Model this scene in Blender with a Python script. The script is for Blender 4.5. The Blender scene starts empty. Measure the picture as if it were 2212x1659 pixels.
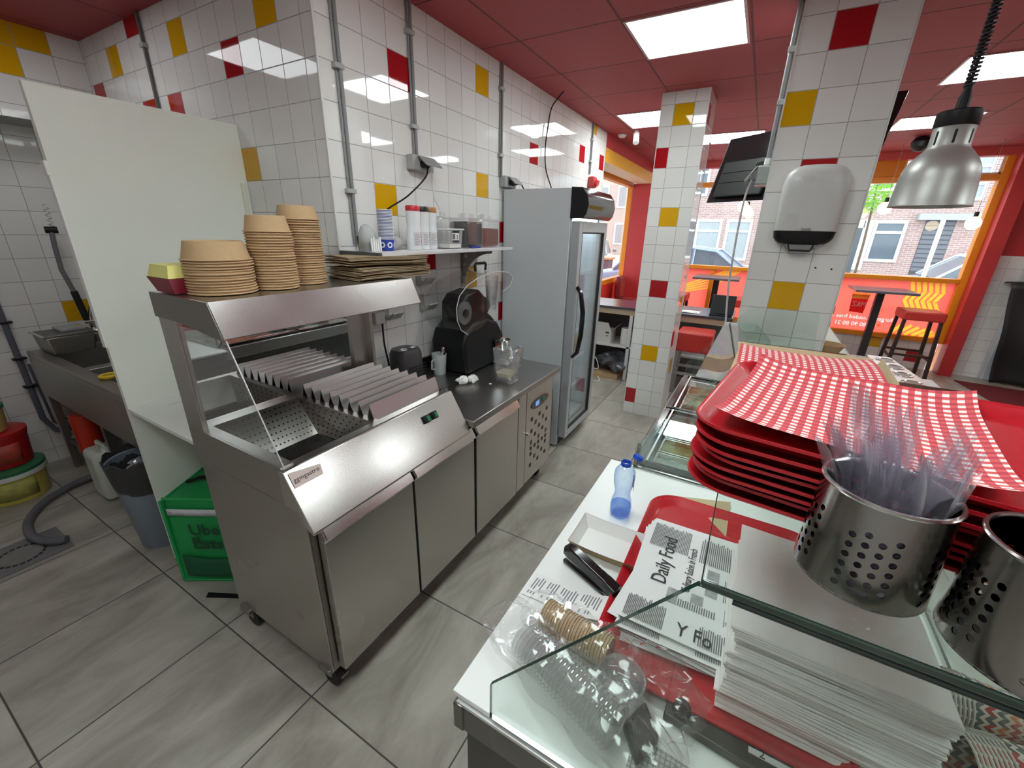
import bpy, bmesh, math, random
from mathutils import Vector, Matrix
random.seed(7)
S = bpy.context.scene
COL = S.collection
PI = math.pi

# ---------------------------------------------------------------- camera
cam_d = bpy.data.cameras.new('camera'); cam = bpy.data.objects.new('camera', cam_d); COL.objects.link(cam)
RT = Vector((0.4982, -0.8668, 0.0230)); UP = Vector((0.2909, 0.1921, 0.9373)); FW = Vector((0.8168, 0.4602, -0.3478))
FW.normalize(); RT = (RT - FW * RT.dot(FW)).normalized(); UP = RT.cross(FW)
cam.matrix_world = Matrix((( RT.x, UP.x, -FW.x, 0.0), (RT.y, UP.y, -FW.y, 0.0), (RT.z, UP.z, -FW.z, 1.7037), (0, 0, 0, 1)))
cam_d.sensor_width = 36.0; cam_d.lens = 894.39 / 2212 * 36; cam_d.clip_start = 0.02; cam_d.clip_end = 200
S.camera = cam
# ---------------------------------------------------------------- world, sun, exposure
S.view_settings.view_transform = 'Standard'; S.view_settings.look = 'None'
S.view_settings.gamma = 1.0; S.view_settings.exposure = 0.38; S.view_settings.use_curve_mapping = False
W = bpy.data.worlds.new('sky'); S.world = W; W.use_nodes = True
wn = W.node_tree; wn.nodes.clear()
wo = wn.nodes.new('ShaderNodeOutputWorld'); wb = wn.nodes.new('ShaderNodeBackground')
wb.inputs[0].default_value = (0.86, 0.93, 1.0, 1); wb.inputs[1].default_value = 3.4
wn.links.new(wb.outputs[0], wo.inputs[0])
sd = bpy.data.lights.new('sun', 'SUN'); sd.energy = 3.2; sd.angle = math.radians(8); sd.color = (1, 0.95, 0.88)
sun = bpy.data.objects.new('sun', sd); COL.objects.link(sun); sun.rotation_euler = (math.radians(38), math.radians(25), 0)
PANEL_STRENGTH = 13.0
S.cycles.transparent_max_bounces = 64; S.cycles.max_bounces = 16

# ---------------------------------------------------------------- materials
MATS = {}
def newmat(name):
    m = bpy.data.materials.new(name); m.use_nodes = True; nt = m.node_tree; nt.nodes.clear()
    return m, nt, nt.nodes.new('ShaderNodeOutputMaterial')
def P(name, col, rough=0.5, metal=0.0, noise=0.0, nscale=8.0, bump=0.0, bscale=60.0, spec=0.5, emit=None, es=0.0, stretch=None, coat=0.0):
    if name in MATS: return MATS[name]
    m, nt, out = newmat(name); N = nt.nodes; L = nt.links
    b = N.new('ShaderNodeBsdfPrincipled'); L.new(b.outputs[0], out.inputs[0])
    b.inputs['Base Color'].default_value = (*col, 1); b.inputs['Roughness'].default_value = rough
    b.inputs['Metallic'].default_value = metal; b.inputs['Specular IOR Level'].default_value = spec
    b.inputs['Coat Weight'].default_value = coat; b.inputs['Coat Roughness'].default_value = 0.08
    if emit: b.inputs['Emission Color'].default_value = (*emit, 1); b.inputs['Emission Strength'].default_value = es
    tc = N.new('ShaderNodeTexCoord'); mp = N.new('ShaderNodeMapping'); L.new(tc.outputs['Object'], mp.inputs[0])
    if stretch: mp.inputs['Scale'].default_value = stretch
    nz = N.new('ShaderNodeTexNoise'); nz.inputs['Scale'].default_value = nscale; nz.inputs['Detail'].default_value = 5
    L.new(mp.outputs[0], nz.inputs['Vector'])
    if noise:
        mx = N.new('ShaderNodeMix'); mx.data_type = 'RGBA'; L.new(nz.outputs[0], mx.inputs[0])
        mx.inputs[6].default_value = (*[c * (1 - noise) for c in col], 1); mx.inputs[7].default_value = (*[min(1, c * (1 + noise)) for c in col], 1)
        L.new(mx.outputs[2], b.inputs['Base Color'])
    mr = N.new('ShaderNodeMapRange'); mr.inputs[3].default_value = max(0.0, rough - 0.06); mr.inputs[4].default_value = min(1, rough + 0.08)
    L.new(nz.outputs[0], mr.inputs[0]); L.new(mr.outputs[0], b.inputs['Roughness'])
    if bump:
        n2 = N.new('ShaderNodeTexNoise'); n2.inputs['Scale'].default_value = bscale; n2.inputs['Detail'].default_value = 3
        L.new(mp.outputs[0], n2.inputs['Vector'])
        bp = N.new('ShaderNodeBump'); bp.inputs['Strength'].default_value = bump; bp.inputs['Distance'].default_value = 0.002
        L.new(n2.outputs[0], bp.inputs['Height']); L.new(bp.outputs[0], b.inputs['Normal'])
    MATS[name] = m; return m

def clear(name, tint=(0.97, 0.99, 0.98), ior=1.45, rough=0.02, extra=0.0, edge=None, glosscol=(1, 1, 1), milk=0.0, milkcol=(0.85, 0.85, 0.86)):
    """thin clear glass or plastic: see-through, with a Fresnel sheen and a tint that deepens at grazing edges"""
    if name in MATS: return MATS[name]
    m, nt, out = newmat(name); N = nt.nodes; L = nt.links
    tr = N.new('ShaderNodeBsdfTransparent'); gl = N.new('ShaderNodeBsdfGlossy'); gl.inputs['Roughness'].default_value = rough
    gl.inputs['Color'].default_value = (*glosscol, 1)
    sch = N.new('ShaderNodeLayerWeight'); sch.inputs[0].default_value = 0.5; f0 = ((ior - 1) / (ior + 1)) ** 2
    pw = N.new('ShaderNodeMath'); pw.operation = 'POWER'; pw.inputs[1].default_value = 5.0; L.new(sch.outputs['Facing'], pw.inputs[0])
    fr = N.new('ShaderNodeMath'); fr.operation = 'MULTIPLY_ADD'; fr.inputs[1].default_value = 1 - f0; fr.inputs[2].default_value = f0; L.new(pw.outputs[0], fr.inputs[0])
    mx = N.new('ShaderNodeMixShader')
    if edge:
        lw = N.new('ShaderNodeLayerWeight'); lw.inputs[0].default_value = 0.35
        cm = N.new('ShaderNodeMix'); cm.data_type = 'RGBA'; L.new(lw.outputs['Facing'], cm.inputs[0])
        cm.inputs[6].default_value = (*tint, 1); cm.inputs[7].default_value = (*edge, 1); L.new(cm.outputs[2], tr.inputs[0])
    else: tr.inputs[0].default_value = (*tint, 1)
    ad = N.new('ShaderNodeMath'); ad.operation = 'ADD'; ad.inputs[1].default_value = extra; ad.use_clamp = True
    L.new(fr.outputs[0], ad.inputs[0]); L.new(ad.outputs[0], mx.inputs[0]); L.new(tr.outputs[0], mx.inputs[1]); L.new(gl.outputs[0], mx.inputs[2])
    if milk:
        df = N.new('ShaderNodeBsdfDiffuse'); df.inputs[0].default_value = (*milkcol, 1); m2 = N.new('ShaderNodeMixShader'); m2.inputs[0].default_value = milk
        L.new(mx.outputs[0], m2.inputs[1]); L.new(df.outputs[0], m2.inputs[2]); L.new(m2.outputs[0], out.inputs[0])
    else: L.new(mx.outputs[0], out.inputs[0])
    MATS[name] = m; return m

def milky(name, col, trans=0.5, rough=0.25):
    """cloudy plastic: part diffuse, part clear, with a sheen"""
    if name in MATS: return MATS[name]
    m, nt, out = newmat(name); N = nt.nodes; L = nt.links
    tr = N.new('ShaderNodeBsdfTransparent'); tr.inputs[0].default_value = (*[0.4 + 0.6 * c for c in col], 1)
    b = N.new('ShaderNodeBsdfPrincipled'); b.inputs['Base Color'].default_value = (*col, 1); b.inputs['Roughness'].default_value = rough
    mx = N.new('ShaderNodeMixShader'); mx.inputs[0].default_value = 1 - trans
    L.new(tr.outputs[0], mx.inputs[1]); L.new(b.outputs[0], mx.inputs[2]); L.new(mx.outputs[0], out.inputs[0]); MATS[name] = m; return m

def emis(name, col, s):
    if name in MATS: return MATS[name]
    m, nt, out = newmat(name); e = nt.nodes.new('ShaderNodeEmission'); e.inputs[0].default_value = (*col, 1); e.inputs[1].default_value = s
    nt.links.new(e.outputs[0], out.inputs[0]); MATS[name] = m; return m

def tile_mat(name, col, rough=0.035, grout=(0.36, 0.35, 0.35), gw=0.013):
    if name in MATS: return MATS[name]
    m, nt, out = newmat(name); N = nt.nodes; L = nt.links
    b = N.new('ShaderNodeBsdfPrincipled'); L.new(b.outputs[0], out.inputs[0])
    uv = N.new('ShaderNodeUVMap'); uv.uv_map = 'UVMap'
    fr = N.new('ShaderNodeVectorMath'); fr.operation = 'FRACTION'; L.new(uv.outputs[0], fr.inputs[0])
    fl = N.new('ShaderNodeVectorMath'); fl.operation = 'FLOOR'; L.new(uv.outputs[0], fl.inputs[0])
    sp = N.new('ShaderNodeSeparateXYZ'); L.new(fr.outputs[0], sp.inputs[0])
    def M(op, a, b_=None):
        n = N.new('ShaderNodeMath'); n.operation = op
        for i, v in enumerate((a, b_)):
            if v is None: continue
            if isinstance(v, float): n.inputs[i].default_value = v
            else: L.new(v, n.inputs[i])
        return n.outputs[0]
    d = M('MINIMUM', M('MINIMUM', sp.outputs[0], M('SUBTRACT', 1.0, sp.outputs[0])), M('MINIMUM', sp.outputs[1], M('SUBTRACT', 1.0, sp.outputs[1])))
    mr = N.new('ShaderNodeMapRange'); mr.interpolation_type = 'SMOOTHSTEP'; L.new(d, mr.inputs[0]); mr.inputs[1].default_value = gw * 0.5; mr.inputs[2].default_value = gw * 1.3
    wnz = N.new('ShaderNodeTexWhiteNoise'); wnz.noise_dimensions = '2D'; L.new(fl.outputs[0], wnz.inputs['Vector'])
    hs = N.new('ShaderNodeHueSaturation'); hs.inputs['Color'].default_value = (*col, 1)
    vr = N.new('ShaderNodeMapRange'); L.new(wnz.outputs[0], vr.inputs[0]); vr.inputs[3].default_value = 0.95; vr.inputs[4].default_value = 1.04; L.new(vr.outputs[0], hs.inputs['Value'])
    mx = N.new('ShaderNodeMix'); mx.data_type = 'RGBA'; L.new(mr.outputs[0], mx.inputs[0]); mx.inputs[6].default_value = (*grout, 1); L.new(hs.outputs[0], mx.inputs[7])
    L.new(mx.outputs[2], b.inputs['Base Color'])
    rr = N.new('ShaderNodeMapRange'); L.new(mr.outputs[0], rr.inputs[0]); rr.inputs[3].default_value = 0.8; rr.inputs[4].default_value = rough; L.new(rr.outputs[0], b.inputs['Roughness'])
    # every tile sits at a slightly different tilt, which breaks reflections at the joints
    ge = N.new('ShaderNodeNewGeometry')
    sb = N.new('ShaderNodeVectorMath'); sb.operation = 'SUBTRACT'; L.new(wnz.outputs[1], sb.inputs[0]); sb.inputs[1].default_value = (0.5, 0.5, 0.5)
    sc = N.new('ShaderNodeVectorMath'); sc.operation = 'SCALE'; L.new(sb.outputs[0], sc.inputs[0]); sc.inputs['Scale'].default_value = 0.007
    av = N.new('ShaderNodeVectorMath'); L.new(ge.outputs['Normal'], av.inputs[0]); L.new(sc.outputs[0], av.inputs[1])
    nm = N.new('ShaderNodeVectorMath'); nm.operation = 'NORMALIZE'; L.new(av.outputs[0], nm.inputs[0])
    nz = N.new('ShaderNodeTexNoise'); nz.inputs['Scale'].default_value = 1.3; L.new(uv.outputs[0], nz.inputs['Vector'])
    hh = M('ADD', M('MULTIPLY', nz.outputs[0], 0.10), mr.outputs[0])
    bp = N.new('ShaderNodeBump'); bp.inputs['Strength'].default_value = 0.35; bp.inputs['Distance'].default_value = 0.0015
    L.new(hh, bp.inputs['Height']); L.new(nm.outputs[0], bp.inputs['Normal']); L.new(bp.outputs[0], b.inputs['Normal'])
    MATS[name] = m; return m

def steel(name, col=(0.56, 0.54, 0.51), rough=0.27, axis=0, dents=0.05):
    if name in MATS: return MATS[name]
    m, nt, out = newmat(name); N = nt.nodes; L = nt.links
    b = N.new('ShaderNodeBsdfPrincipled'); L.new(b.outputs[0], out.inputs[0]); b.inputs['Metallic'].default_value = 1.0
    tc = N.new('ShaderNodeTexCoord'); mp = N.new('ShaderNodeMapping'); L.new(tc.outputs['Object'], mp.inputs[0])
    sc = [90, 90, 90]; sc[axis] = 2; mp.inputs['Scale'].default_value = sc
    nz = N.new('ShaderNodeTexNoise'); nz.inputs['Scale'].default_value = 1.0; nz.inputs['Detail'].default_value = 2; L.new(mp.outputs[0], nz.inputs['Vector'])
    n2 = N.new('ShaderNodeTexNoise'); n2.inputs['Scale'].default_value = 4.0; n2.inputs['Detail'].default_value = 2; L.new(tc.outputs['Object'], n2.inputs['Vector'])
    mr = N.new('ShaderNodeMapRange'); L.new(n2.outputs[0], mr.inputs[0]); mr.inputs[3].default_value = rough - 0.03; mr.inputs[4].default_value = rough + 0.07; L.new(mr.outputs[0], b.inputs['Roughness'])
    mx = N.new('ShaderNodeMix'); mx.data_type = 'RGBA'; L.new(nz.outputs[0], mx.inputs[0])
    mx.inputs[6].default_value = (*[c * 0.98 for c in col], 1); mx.inputs[7].default_value = (*[min(1, c * 1.02) for c in col], 1); L.new(mx.outputs[2], b.inputs['Base Color'])
    n3 = N.new('ShaderNodeTexNoise'); n3.inputs['Scale'].default_value = 2.2; n3.inputs['Detail'].default_value = 1; L.new(tc.outputs['Object'], n3.inputs['Vector'])
    bp = N.new('ShaderNodeBump'); bp.inputs['Strength'].default_value = dents * 2; bp.inputs['Distance'].default_value = 0.002; L.new(n3.outputs[0], bp.inputs['Height'])
    MATS[name] = m; return m

def gridmat(name, col, line, px, py, ox, oy, w, rough, marble=0.0, bumpd=0.002, light=None, noisescale=2.2, stretch=(1, 1, 1), axes=(0, 1), spec=0.5):
    """flat-colour surface with a rectangular joint grid in object space"""
    if name in MATS: return MATS[name]
    m, nt, out = newmat(name); N = nt.nodes; L = nt.links
    b = N.new('ShaderNodeBsdfPrincipled'); L.new(b.outputs[0], out.inputs[0]); b.inputs['Specular IOR Level'].default_value = spec
    tc = N.new('ShaderNodeTexCoord'); sp = N.new('ShaderNodeSeparateXYZ'); L.new(tc.outputs['Object'], sp.inputs[0])
    def M(op, a, b_=None, clamp=False):
        n = N.new('ShaderNodeMath'); n.operation = op; n.use_clamp = clamp
        for i, v in enumerate((a, b_)):
            if v is None: continue
            if isinstance(v, (int, float)): n.inputs[i].default_value = v
            else: L.new(v, n.inputs[i])
        return n.outputs[0]
    def dist(ch, p, o):
        f = M('FRACT', M('DIVIDE', M('SUBTRACT', sp.outputs[ch], o), p)); return M('MULTIPLY', M('MINIMUM', f, M('SUBTRACT', 1.0, f)), p)
    d = M('MINIMUM', dist(axes[0], px, ox), dist(axes[1], py, oy))
    mr = N.new('ShaderNodeMapRange'); mr.interpolation_type = 'SMOOTHSTEP'; L.new(d, mr.inputs[0]); mr.inputs[1].default_value = w * 0.35; mr.inputs[2].default_value = w
    cx = M('FLOOR', M('DIVIDE', M('SUBTRACT', sp.outputs[axes[0]], ox), px)); cy = M('FLOOR', M('DIVIDE', M('SUBTRACT', sp.outputs[axes[1]], oy), py))
    cb = N.new('ShaderNodeCombineXYZ'); L.new(cx, cb.inputs[0]); L.new(cy, cb.inputs[1])
    wnz = N.new('ShaderNodeTexWhiteNoise'); wnz.noise_dimensions = '2D'; L.new(cb.outputs[0], wnz.inputs['Vector'])
    mp = N.new('ShaderNodeMapping'); mp.inputs['Scale'].default_value = stretch; L.new(tc.outputs['Object'], mp.inputs[0])
    ofs = N.new('ShaderNodeVectorMath'); ofs.operation = 'SCALE'; ofs.inputs['Scale'].default_value = 9.0 if marble else 0.0; L.new(wnz.outputs[1], ofs.inputs[0])
    ad = N.new('ShaderNodeVectorMath'); L.new(mp.outputs[0], ad.inputs[0]); L.new(ofs.outputs[0], ad.inputs[1])
    nz = N.new('ShaderNodeTexNoise'); nz.inputs['Scale'].default_value = noisescale; nz.inputs['Detail'].default_value = 9; nz.inputs['Roughness'].default_value = 0.62; nz.inputs['Distortion'].default_value = 0.6 if marble else 0.0
    L.new(ad.outputs[0], nz.inputs['Vector'])
    cr = N.new('ShaderNodeValToRGB'); L.new(nz.outputs[0], cr.inputs[0])
    k = marble if marble else 0.04
    cr.color_ramp.elements[0].position = 0.30; cr.color_ramp.elements[0].color = (*[c * (1 - k) for c in col], 1)
    cr.color_ramp.elements[1].position = 0.68; cr.color_ramp.elements[1].color = (*([min(1, c * (1 + k)) for c in col] if not light else light), 1)
    hs = N.new('ShaderNodeHueSaturation'); L.new(cr.outputs[0], hs.inputs['Color'])
    vr = N.new('ShaderNodeMapRange'); L.new(wnz.outputs[0], vr.inputs[0]); vr.inputs[3].default_value = 0.95; vr.inputs[4].default_value = 1.05; L.new(vr.outputs[0], hs.inputs['Value'])
    mx = N.new('ShaderNodeMix'); mx.data_type = 'RGBA'; L.new(mr.outputs[0], mx.inputs[0]); mx.inputs[6].default_value = (*line, 1); L.new(hs.outputs[0], mx.inputs[7]); L.new(mx.outputs[2], b.inputs['Base Color'])
    rr = N.new('ShaderNodeMapRange'); L.new(nz.outputs[0], rr.inputs[0]); rr.inputs[3].default_value = rough - 0.08; rr.inputs[4].default_value = rough + 0.12; L.new(rr.outputs[0], b.inputs['Roughness'])
    hh = M('ADD', mr.outputs[0], M('MULTIPLY', nz.outputs[0], 0.25))
    bp = N.new('ShaderNodeBump'); bp.inputs['Strength'].default_value = 0.4; bp.inputs['Distance'].default_value = bumpd; L.new(hh, bp.inputs['Height']); L.new(bp.outputs[0], b.inputs['Normal'])
    MATS[name] = m; return m

WHITE_T = tile_mat('white glazed tile', (0.80, 0.79, 0.77)); RED_T = tile_mat('red glazed tile', (0.42, 0.010, 0.016)); YEL_T = tile_mat('yellow glazed tile', (0.70, 0.38, 0.004))
GRAY_TRIM = P('white tile trim', (0.72, 0.72, 0.70), 0.35)
FLOORM = gridmat('stone floor tile', (0.345, 0.318, 0.265), (0.055, 0.05, 0.045), 0.5957, 0.5958, 0.569, 1.174, 0.0042, 0.34, marble=0.30, light=(0.49, 0.465, 0.405), noisescale=2.0, stretch=(1.0, 2.4, 1), bumpd=0.0012)
CEILM = gridmat('dark red ceiling panel', (0.36, 0.045, 0.052), (0.14, 0.012, 0.014), 0.6, 0.6, 0.2, 0.27, 0.010, 0.6, bumpd=0.006, noisescale=30)
STEEL = steel('brushed stainless steel'); STEELV = steel('brushed stainless steel upright', axis=2); STEELD = steel('dull stainless steel', (0.34, 0.33, 0.31), 0.36)
STEELB = steel('bright rolled steel', (0.72, 0.70, 0.67), 0.20, dents=0.3); STEELW = steel('scratched worktop steel', (0.40, 0.39, 0.38), 0.30)
MIRROR = P('polished steel mirror', (0.80, 0.81, 0.81), 0.06, 1.0); [setattr(n.inputs[3], 'default_value', 0.01) or setattr(n.inputs[4], 'default_value', 0.02) for n in MIRROR.node_tree.nodes if n.type == 'MAP_RANGE']; BLACK = P('black plastic', (0.006, 0.006, 0.007), 0.45, spec=0.35); BLACKG = P('glossy black plastic', (0.01, 0.01, 0.011), 0.12, coat=0.5)
RUBBER = P('black rubber', (0.015, 0.015, 0.015), 0.7); GASKET = P('dark gasket', (0.02, 0.02, 0.02), 0.6)
REDP = P('red tray plastic', (0.50, 0.012, 0.022), 0.30, noise=0.05, nscale=40, bump=0.12, bscale=900, coat=0.25); REDW = P('red painted wall', (0.50, 0.035, 0.038), 0.45)
REDL = P('red leatherette', (0.50, 0.028, 0.022), 0.36, bump=0.25, bscale=250); ORANGE = P('orange painted wood', (0.78, 0.27, 0.008), 0.35, noise=0.04); ORANGED = P('orange painted board', (0.72, 0.25, 0.008), 0.4)
YELP = P('yellow painted beam', (0.80, 0.42, 0.02), 0.45, noise=0.03); CREAM = P('cream painted soffit', (0.80, 0.62, 0.42), 0.5)
WHITEB = P('white melamine board', (0.84, 0.86, 0.84), 0.30, noise=0.02); WHITEP = P('white plastic', (0.80, 0.80, 0.79), 0.32); WHITEM = P('white painted metal', (0.62, 0.65, 0.68), 0.42, bump=0.15, bscale=700)
GRAYP = P('grey plastic', (0.40, 0.41, 0.40), 0.45); GRAYC = P('grey conduit', (0.24, 0.245, 0.25), 0.45); KRAFT = P('kraft board', (0.52, 0.35, 0.19), 0.75, noise=0.08, nscale=90); KRAFTD = P('brown kraft paper', (0.33, 0.25, 0.15), 0.8, noise=0.14, nscale=40)
PAPER = P('white paper', (0.82, 0.82, 0.80), 0.8, noise=0.02); NAPKIN = P('white tissue', (0.80, 0.76, 0.74), 0.95, noise=0.05, nscale=50, bump=0.3, bscale=300)
GREENF = P('green nylon', (0.010, 0.30, 0.075), 0.55, noise=0.12, bump=0.3, bscale=500); GREEND = P('dark green mesh', (0.006, 0.10, 0.04), 0.7, noise=0.2, nscale=300); REFLECT = P('silver reflective tape', (0.62, 0.63, 0.68), 0.25)
DARKTXT = P('black print', (0.015, 0.015, 0.018), 0.6); WHITETXT = P('white print', (0.85, 0.85, 0.85), 0.6); DGTXT = P('dark green print', (0.004, 0.07, 0.03), 0.6)
GLASS = clear('clear glass'); GLASST = clear('greenish glass sheet', (0.93, 0.97, 0.95), 1.5, 0.015, 0.01); GEDGE = P('dark green glass edge', (0.010, 0.045, 0.034), 0.06, coat=1.0, spec=1.0)
FORKM = clear('clear fork plastic', (0.975, 0.97, 0.985), 1.5, 0.10, 0.07, edge=(0.80, 0.79, 0.85), milk=0.06, milkcol=(0.88, 0.87, 0.92)); BAGM = clear('clear film', (0.985, 0.985, 0.985), 1.4, 0.10, 0.02, edge=(0.93, 0.93, 0.93), milk=0.03); PCLEAR = clear('clear hard plastic', (0.97, 0.97, 0.97), 1.45, 0.05, 0.02, edge=(0.72, 0.74, 0.75), milk=0.05)
BLUEB = clear('blue tinted bottle plastic', (0.88, 0.94, 0.99), 1.45, 0.05, 0.03, edge=(0.45, 0.60, 0.90), milk=0.06, milkcol=(.6, .7, .9)); LAMPM = P('grey lacquered lamp metal', (0.50, 0.50, 0.48), 0.42, 0.6)
PANELM = emis('lit ceiling panel', (0.89, 0.99, 0.98), PANEL_STRENGTH); BULB = emis('warm bulb', (1.0, 0.80, 0.42), 6.0)
LEDM = emis('fridge light', (0.85, 0.94, 1.0), 16.0)

def gingham(name, p=0.0125):
    m, nt, out = newmat(name); N = nt.nodes; L = nt.links
    b = N.new('ShaderNodeBsdfPrincipled'); L.new(b.outputs[0], out.inputs[0]); b.inputs['Roughness'].default_value = 0.75
    uv = N.new('ShaderNodeUVMap'); uv.uv_map = 'UVMap'; sp = N.new('ShaderNodeSeparateXYZ'); L.new(uv.outputs[0], sp.inputs[0])
    def M(op, a, b_=None):
        n = N.new('ShaderNodeMath'); n.operation = op
        for i, v in enumerate((a, b_)):
            if v is None: continue
            if isinstance(v, (int, float)): n.inputs[i].default_value = v
            else: L.new(v, n.inputs[i])
        return n.outputs[0]
    s = [M('LESS_THAN', M('FRACT', M('DIVIDE', sp.outputs[i], p * k)), 0.5) for i, k in ((0, 1.32), (1, 1.32))]
    t = M('ADD', s[0], s[1])
    cr = N.new('ShaderNodeValToRGB'); cr.color_ramp.interpolation = 'CONSTANT'; L.new(M('MULTIPLY', t, 0.5), cr.inputs[0])
    e = cr.color_ramp.elements; e[0].color = (0.82, 0.78, 0.76, 1); e[1].position = 0.4; e[1].color = (0.70, 0.10, 0.10, 1); x = e.new(0.9); x.color = (0.50, 0.045, 0.075, 1)
    L.new(cr.outputs[0], b.inputs['Base Color']); MATS[name] = m; return m
GINGHAM = gingham('red and white gingham paper')

def brick(name, c1, c2, mortar, sx=0.0, axes=(1, 2), scale=1.0):
    m, nt, out = newmat(name); N = nt.nodes; L = nt.links
    b = N.new('ShaderNodeBsdfPrincipled'); L.new(b.outputs[0], out.inputs[0]); b.inputs['Roughness'].default_value = 0.85
    tc = N.new('ShaderNodeTexCoord'); sp = N.new('ShaderNodeSeparateXYZ'); L.new(tc.outputs['Object'], sp.inputs[0]); cb = N.new('ShaderNodeCombineXYZ')
    L.new(sp.outputs[axes[0]], cb.inputs[0]); L.new(sp.outputs[axes[1]], cb.inputs[1])
    br = N.new('ShaderNodeTexBrick'); br.inputs['Scale'].default_value = scale; br.inputs['Color1'].default_value = (*c1, 1); br.inputs['Color2'].default_value = (*c2, 1); br.inputs['Mortar'].default_value = (*mortar, 1)
    br.inputs['Mortar Size'].default_value = 0.010; br.inputs['Brick Width'].default_value = 0.22; br.inputs['Row Height'].default_value = 0.065; L.new(cb.outputs[0], br.inputs['Vector'])
    L.new(br.outputs[0], b.inputs['Base Color']); MATS[name] = m; return m
BRICK = brick('purple brown brick', (0.30, 0.19, 0.18), (0.38, 0.25, 0.23), (0.45, 0.40, 0.38)); BRICKY = brick('sandy brick', (0.50, 0.36, 0.25), (0.60, 0.46, 0.34), (0.6, 0.55, 0.5), axes=(0, 2))

# ---------------------------------------------------------------- mesh helpers
class MB:
    """collects shapes in world coordinates; the thing's origin is subtracted on build"""
    def __init__(s): s.v = []; s.f = []; s.m = []; s.uv = {}
    def add(s, vs, fs, mi=0):
        o = len(s.v); s.v += [tuple(v) for v in vs]; s.f += [tuple(o + i for i in f) for f in fs]; s.m += [mi] * len(fs); return s
    def box(s, x0, x1, y0, y1, z0, z1, mi=0):
        return s.add([(x0, y0, z0), (x1, y0, z0), (x1, y1, z0), (x0, y1, z0), (x0, y0, z1), (x1, y0, z1), (x1, y1, z1), (x0, y1, z1)],
                     [(0, 3, 2, 1), (4, 5, 6, 7), (0, 1, 5, 4), (1, 2, 6, 5), (2, 3, 7, 6), (3, 0, 4, 7)], mi)
    def prism(s, pts, d, mi=0, side=None):
        """pts: 3-D polygon, extruded along vector d"""
        n = len(pts); d = Vector(d); a = [Vector(p) for p in pts]
        s.add([*a, *[p + d for p in a]], [tuple(range(n))[::-1], tuple(range(n, 2 * n))], mi)
        o = len(s.v) - 2 * n; k = mi if side is None else side
        for i in range(n):
            j = (i + 1) % n; s.f.append((o + i, o + j, o + n + j, o + n + i)); s.m.append(k)
        return s
    def lathe(s, prof, c=(0, 0, 0), n=24, axis=None, cap=True, mi=0, closed=False):
        """prof: (r, h) pairs along the axis"""
        ax = Vector(axis or (0, 0, 1)).normalized(); u = ax.orthogonal().normalized(); w = ax.cross(u); c = Vector(c)
        o = len(s.v); k = len(prof)
        for r, h in prof:
            for i in range(n):
                a = 2 * PI * i / n; s.v.append(tuple(c + ax * h + (u * math.cos(a) + w * math.sin(a)) * r))
        for j in range(k - 1 if not closed else k):
            jj = (j + 1) % k
            for i in range(n):
                i2 = (i + 1) % n; s.f.append((o + j * n + i, o + j * n + i2, o + jj * n + i2, o + jj * n + i)); s.m.append(mi)
        if cap and not closed:
            s.f.append(tuple(o + i for i in range(n))[::-1]); s.m.append(mi); s.f.append(tuple(o + (k - 1) * n + i for i in range(n))); s.m.append(mi)
        return s
    def cyl(s, p0, p1, r, r2=None, n=16, mi=0):
        p0 = Vector(p0); d = Vector(p1) - p0; return s.lathe([(r, 0), (r if r2 is None else r2, d.length)], p0, n, d, mi=mi)
    def tube(s, pts, r, n=8, mi=0):
        pts = [Vector(p) for p in pts]; o = len(s.v); k = len(pts); up = None
        for j, p in enumerate(pts):
            t = (pts[min(j + 1, k - 1)] - pts[max(j - 1, 0)]).normalized()
            if up is None: up = t.orthogonal().normalized()
            up = (up - t * up.dot(t)); up = up.normalized() if up.length > 1e-6 else t.orthogonal().normalized(); w = t.cross(up)
            rr = r[j] if isinstance(r, (list, tuple)) else r
            for i in range(n):
                a = 2 * PI * i / n; s.v.append(tuple(p + (up * math.cos(a) + w * math.sin(a)) * rr))
        for j in range(k - 1):
            for i in range(n):
                i2 = (i + 1) % n; s.f.append((o + j * n + i, o + j * n + i2, o + (j + 1) * n + i2, o + (j + 1) * n + i)); s.m.append(mi)
        s.f.append(tuple(o + i for i in range(n))[::-1]); s.m.append(mi); s.f.append(tuple(o + (k - 1) * n + i for i in range(n))); s.m.append(mi)
        return s
    def grid(s, fn, nu, nv, th=0.0, mi=0, uvfn=None):
        """surface fn(u,v) for u,v in 0..1; th>0 closes it as a slab under the surface"""
        o = len(s.v)
        for j in range(nv + 1):
            for i in range(nu + 1): s.v.append(tuple(fn(i / nu, j / nv)))
        if th:
            for j in range(nv + 1):
                for i in range(nu + 1):
                    p = Vector(fn(i / nu, j / nv)); s.v.append((p.x, p.y, p.z - th))
        q = (nu + 1) * (nv + 1); A = lambda i, j: o + j * (nu + 1) + i
        for j in range(nv):
            for i in range(nu):
                if uvfn: s.uv[len(s.f)] = [uvfn(a / nu, b / nv) for a, b in ((i, j), (i + 1, j), (i + 1, j + 1), (i, j + 1))]
                s.f.append((A(i, j), A(i + 1, j), A(i + 1, j + 1), A(i, j + 1))); s.m.append(mi)
                if th: s.f.append((A(i, j + 1) + q, A(i + 1, j + 1) + q, A(i + 1, j) + q, A(i, j) + q)); s.m.append(mi)
        if th:
            for i in range(nu): s.f.append((A(i + 1, 0), A(i, 0), A(i, 0) + q, A(i + 1, 0) + q)); s.m.append(mi); s.f.append((A(i, nv), A(i + 1, nv), A(i + 1, nv) + q, A(i, nv) + q)); s.m.append(mi)
            for j in range(nv): s.f.append((A(0, j), A(0, j + 1), A(0, j + 1) + q, A(0, j) + q)); s.m.append(mi); s.f.append((A(nu, j + 1), A(nu, j), A(nu, j) + q, A(nu, j + 1) + q)); s.m.append(mi)
        return s
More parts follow.
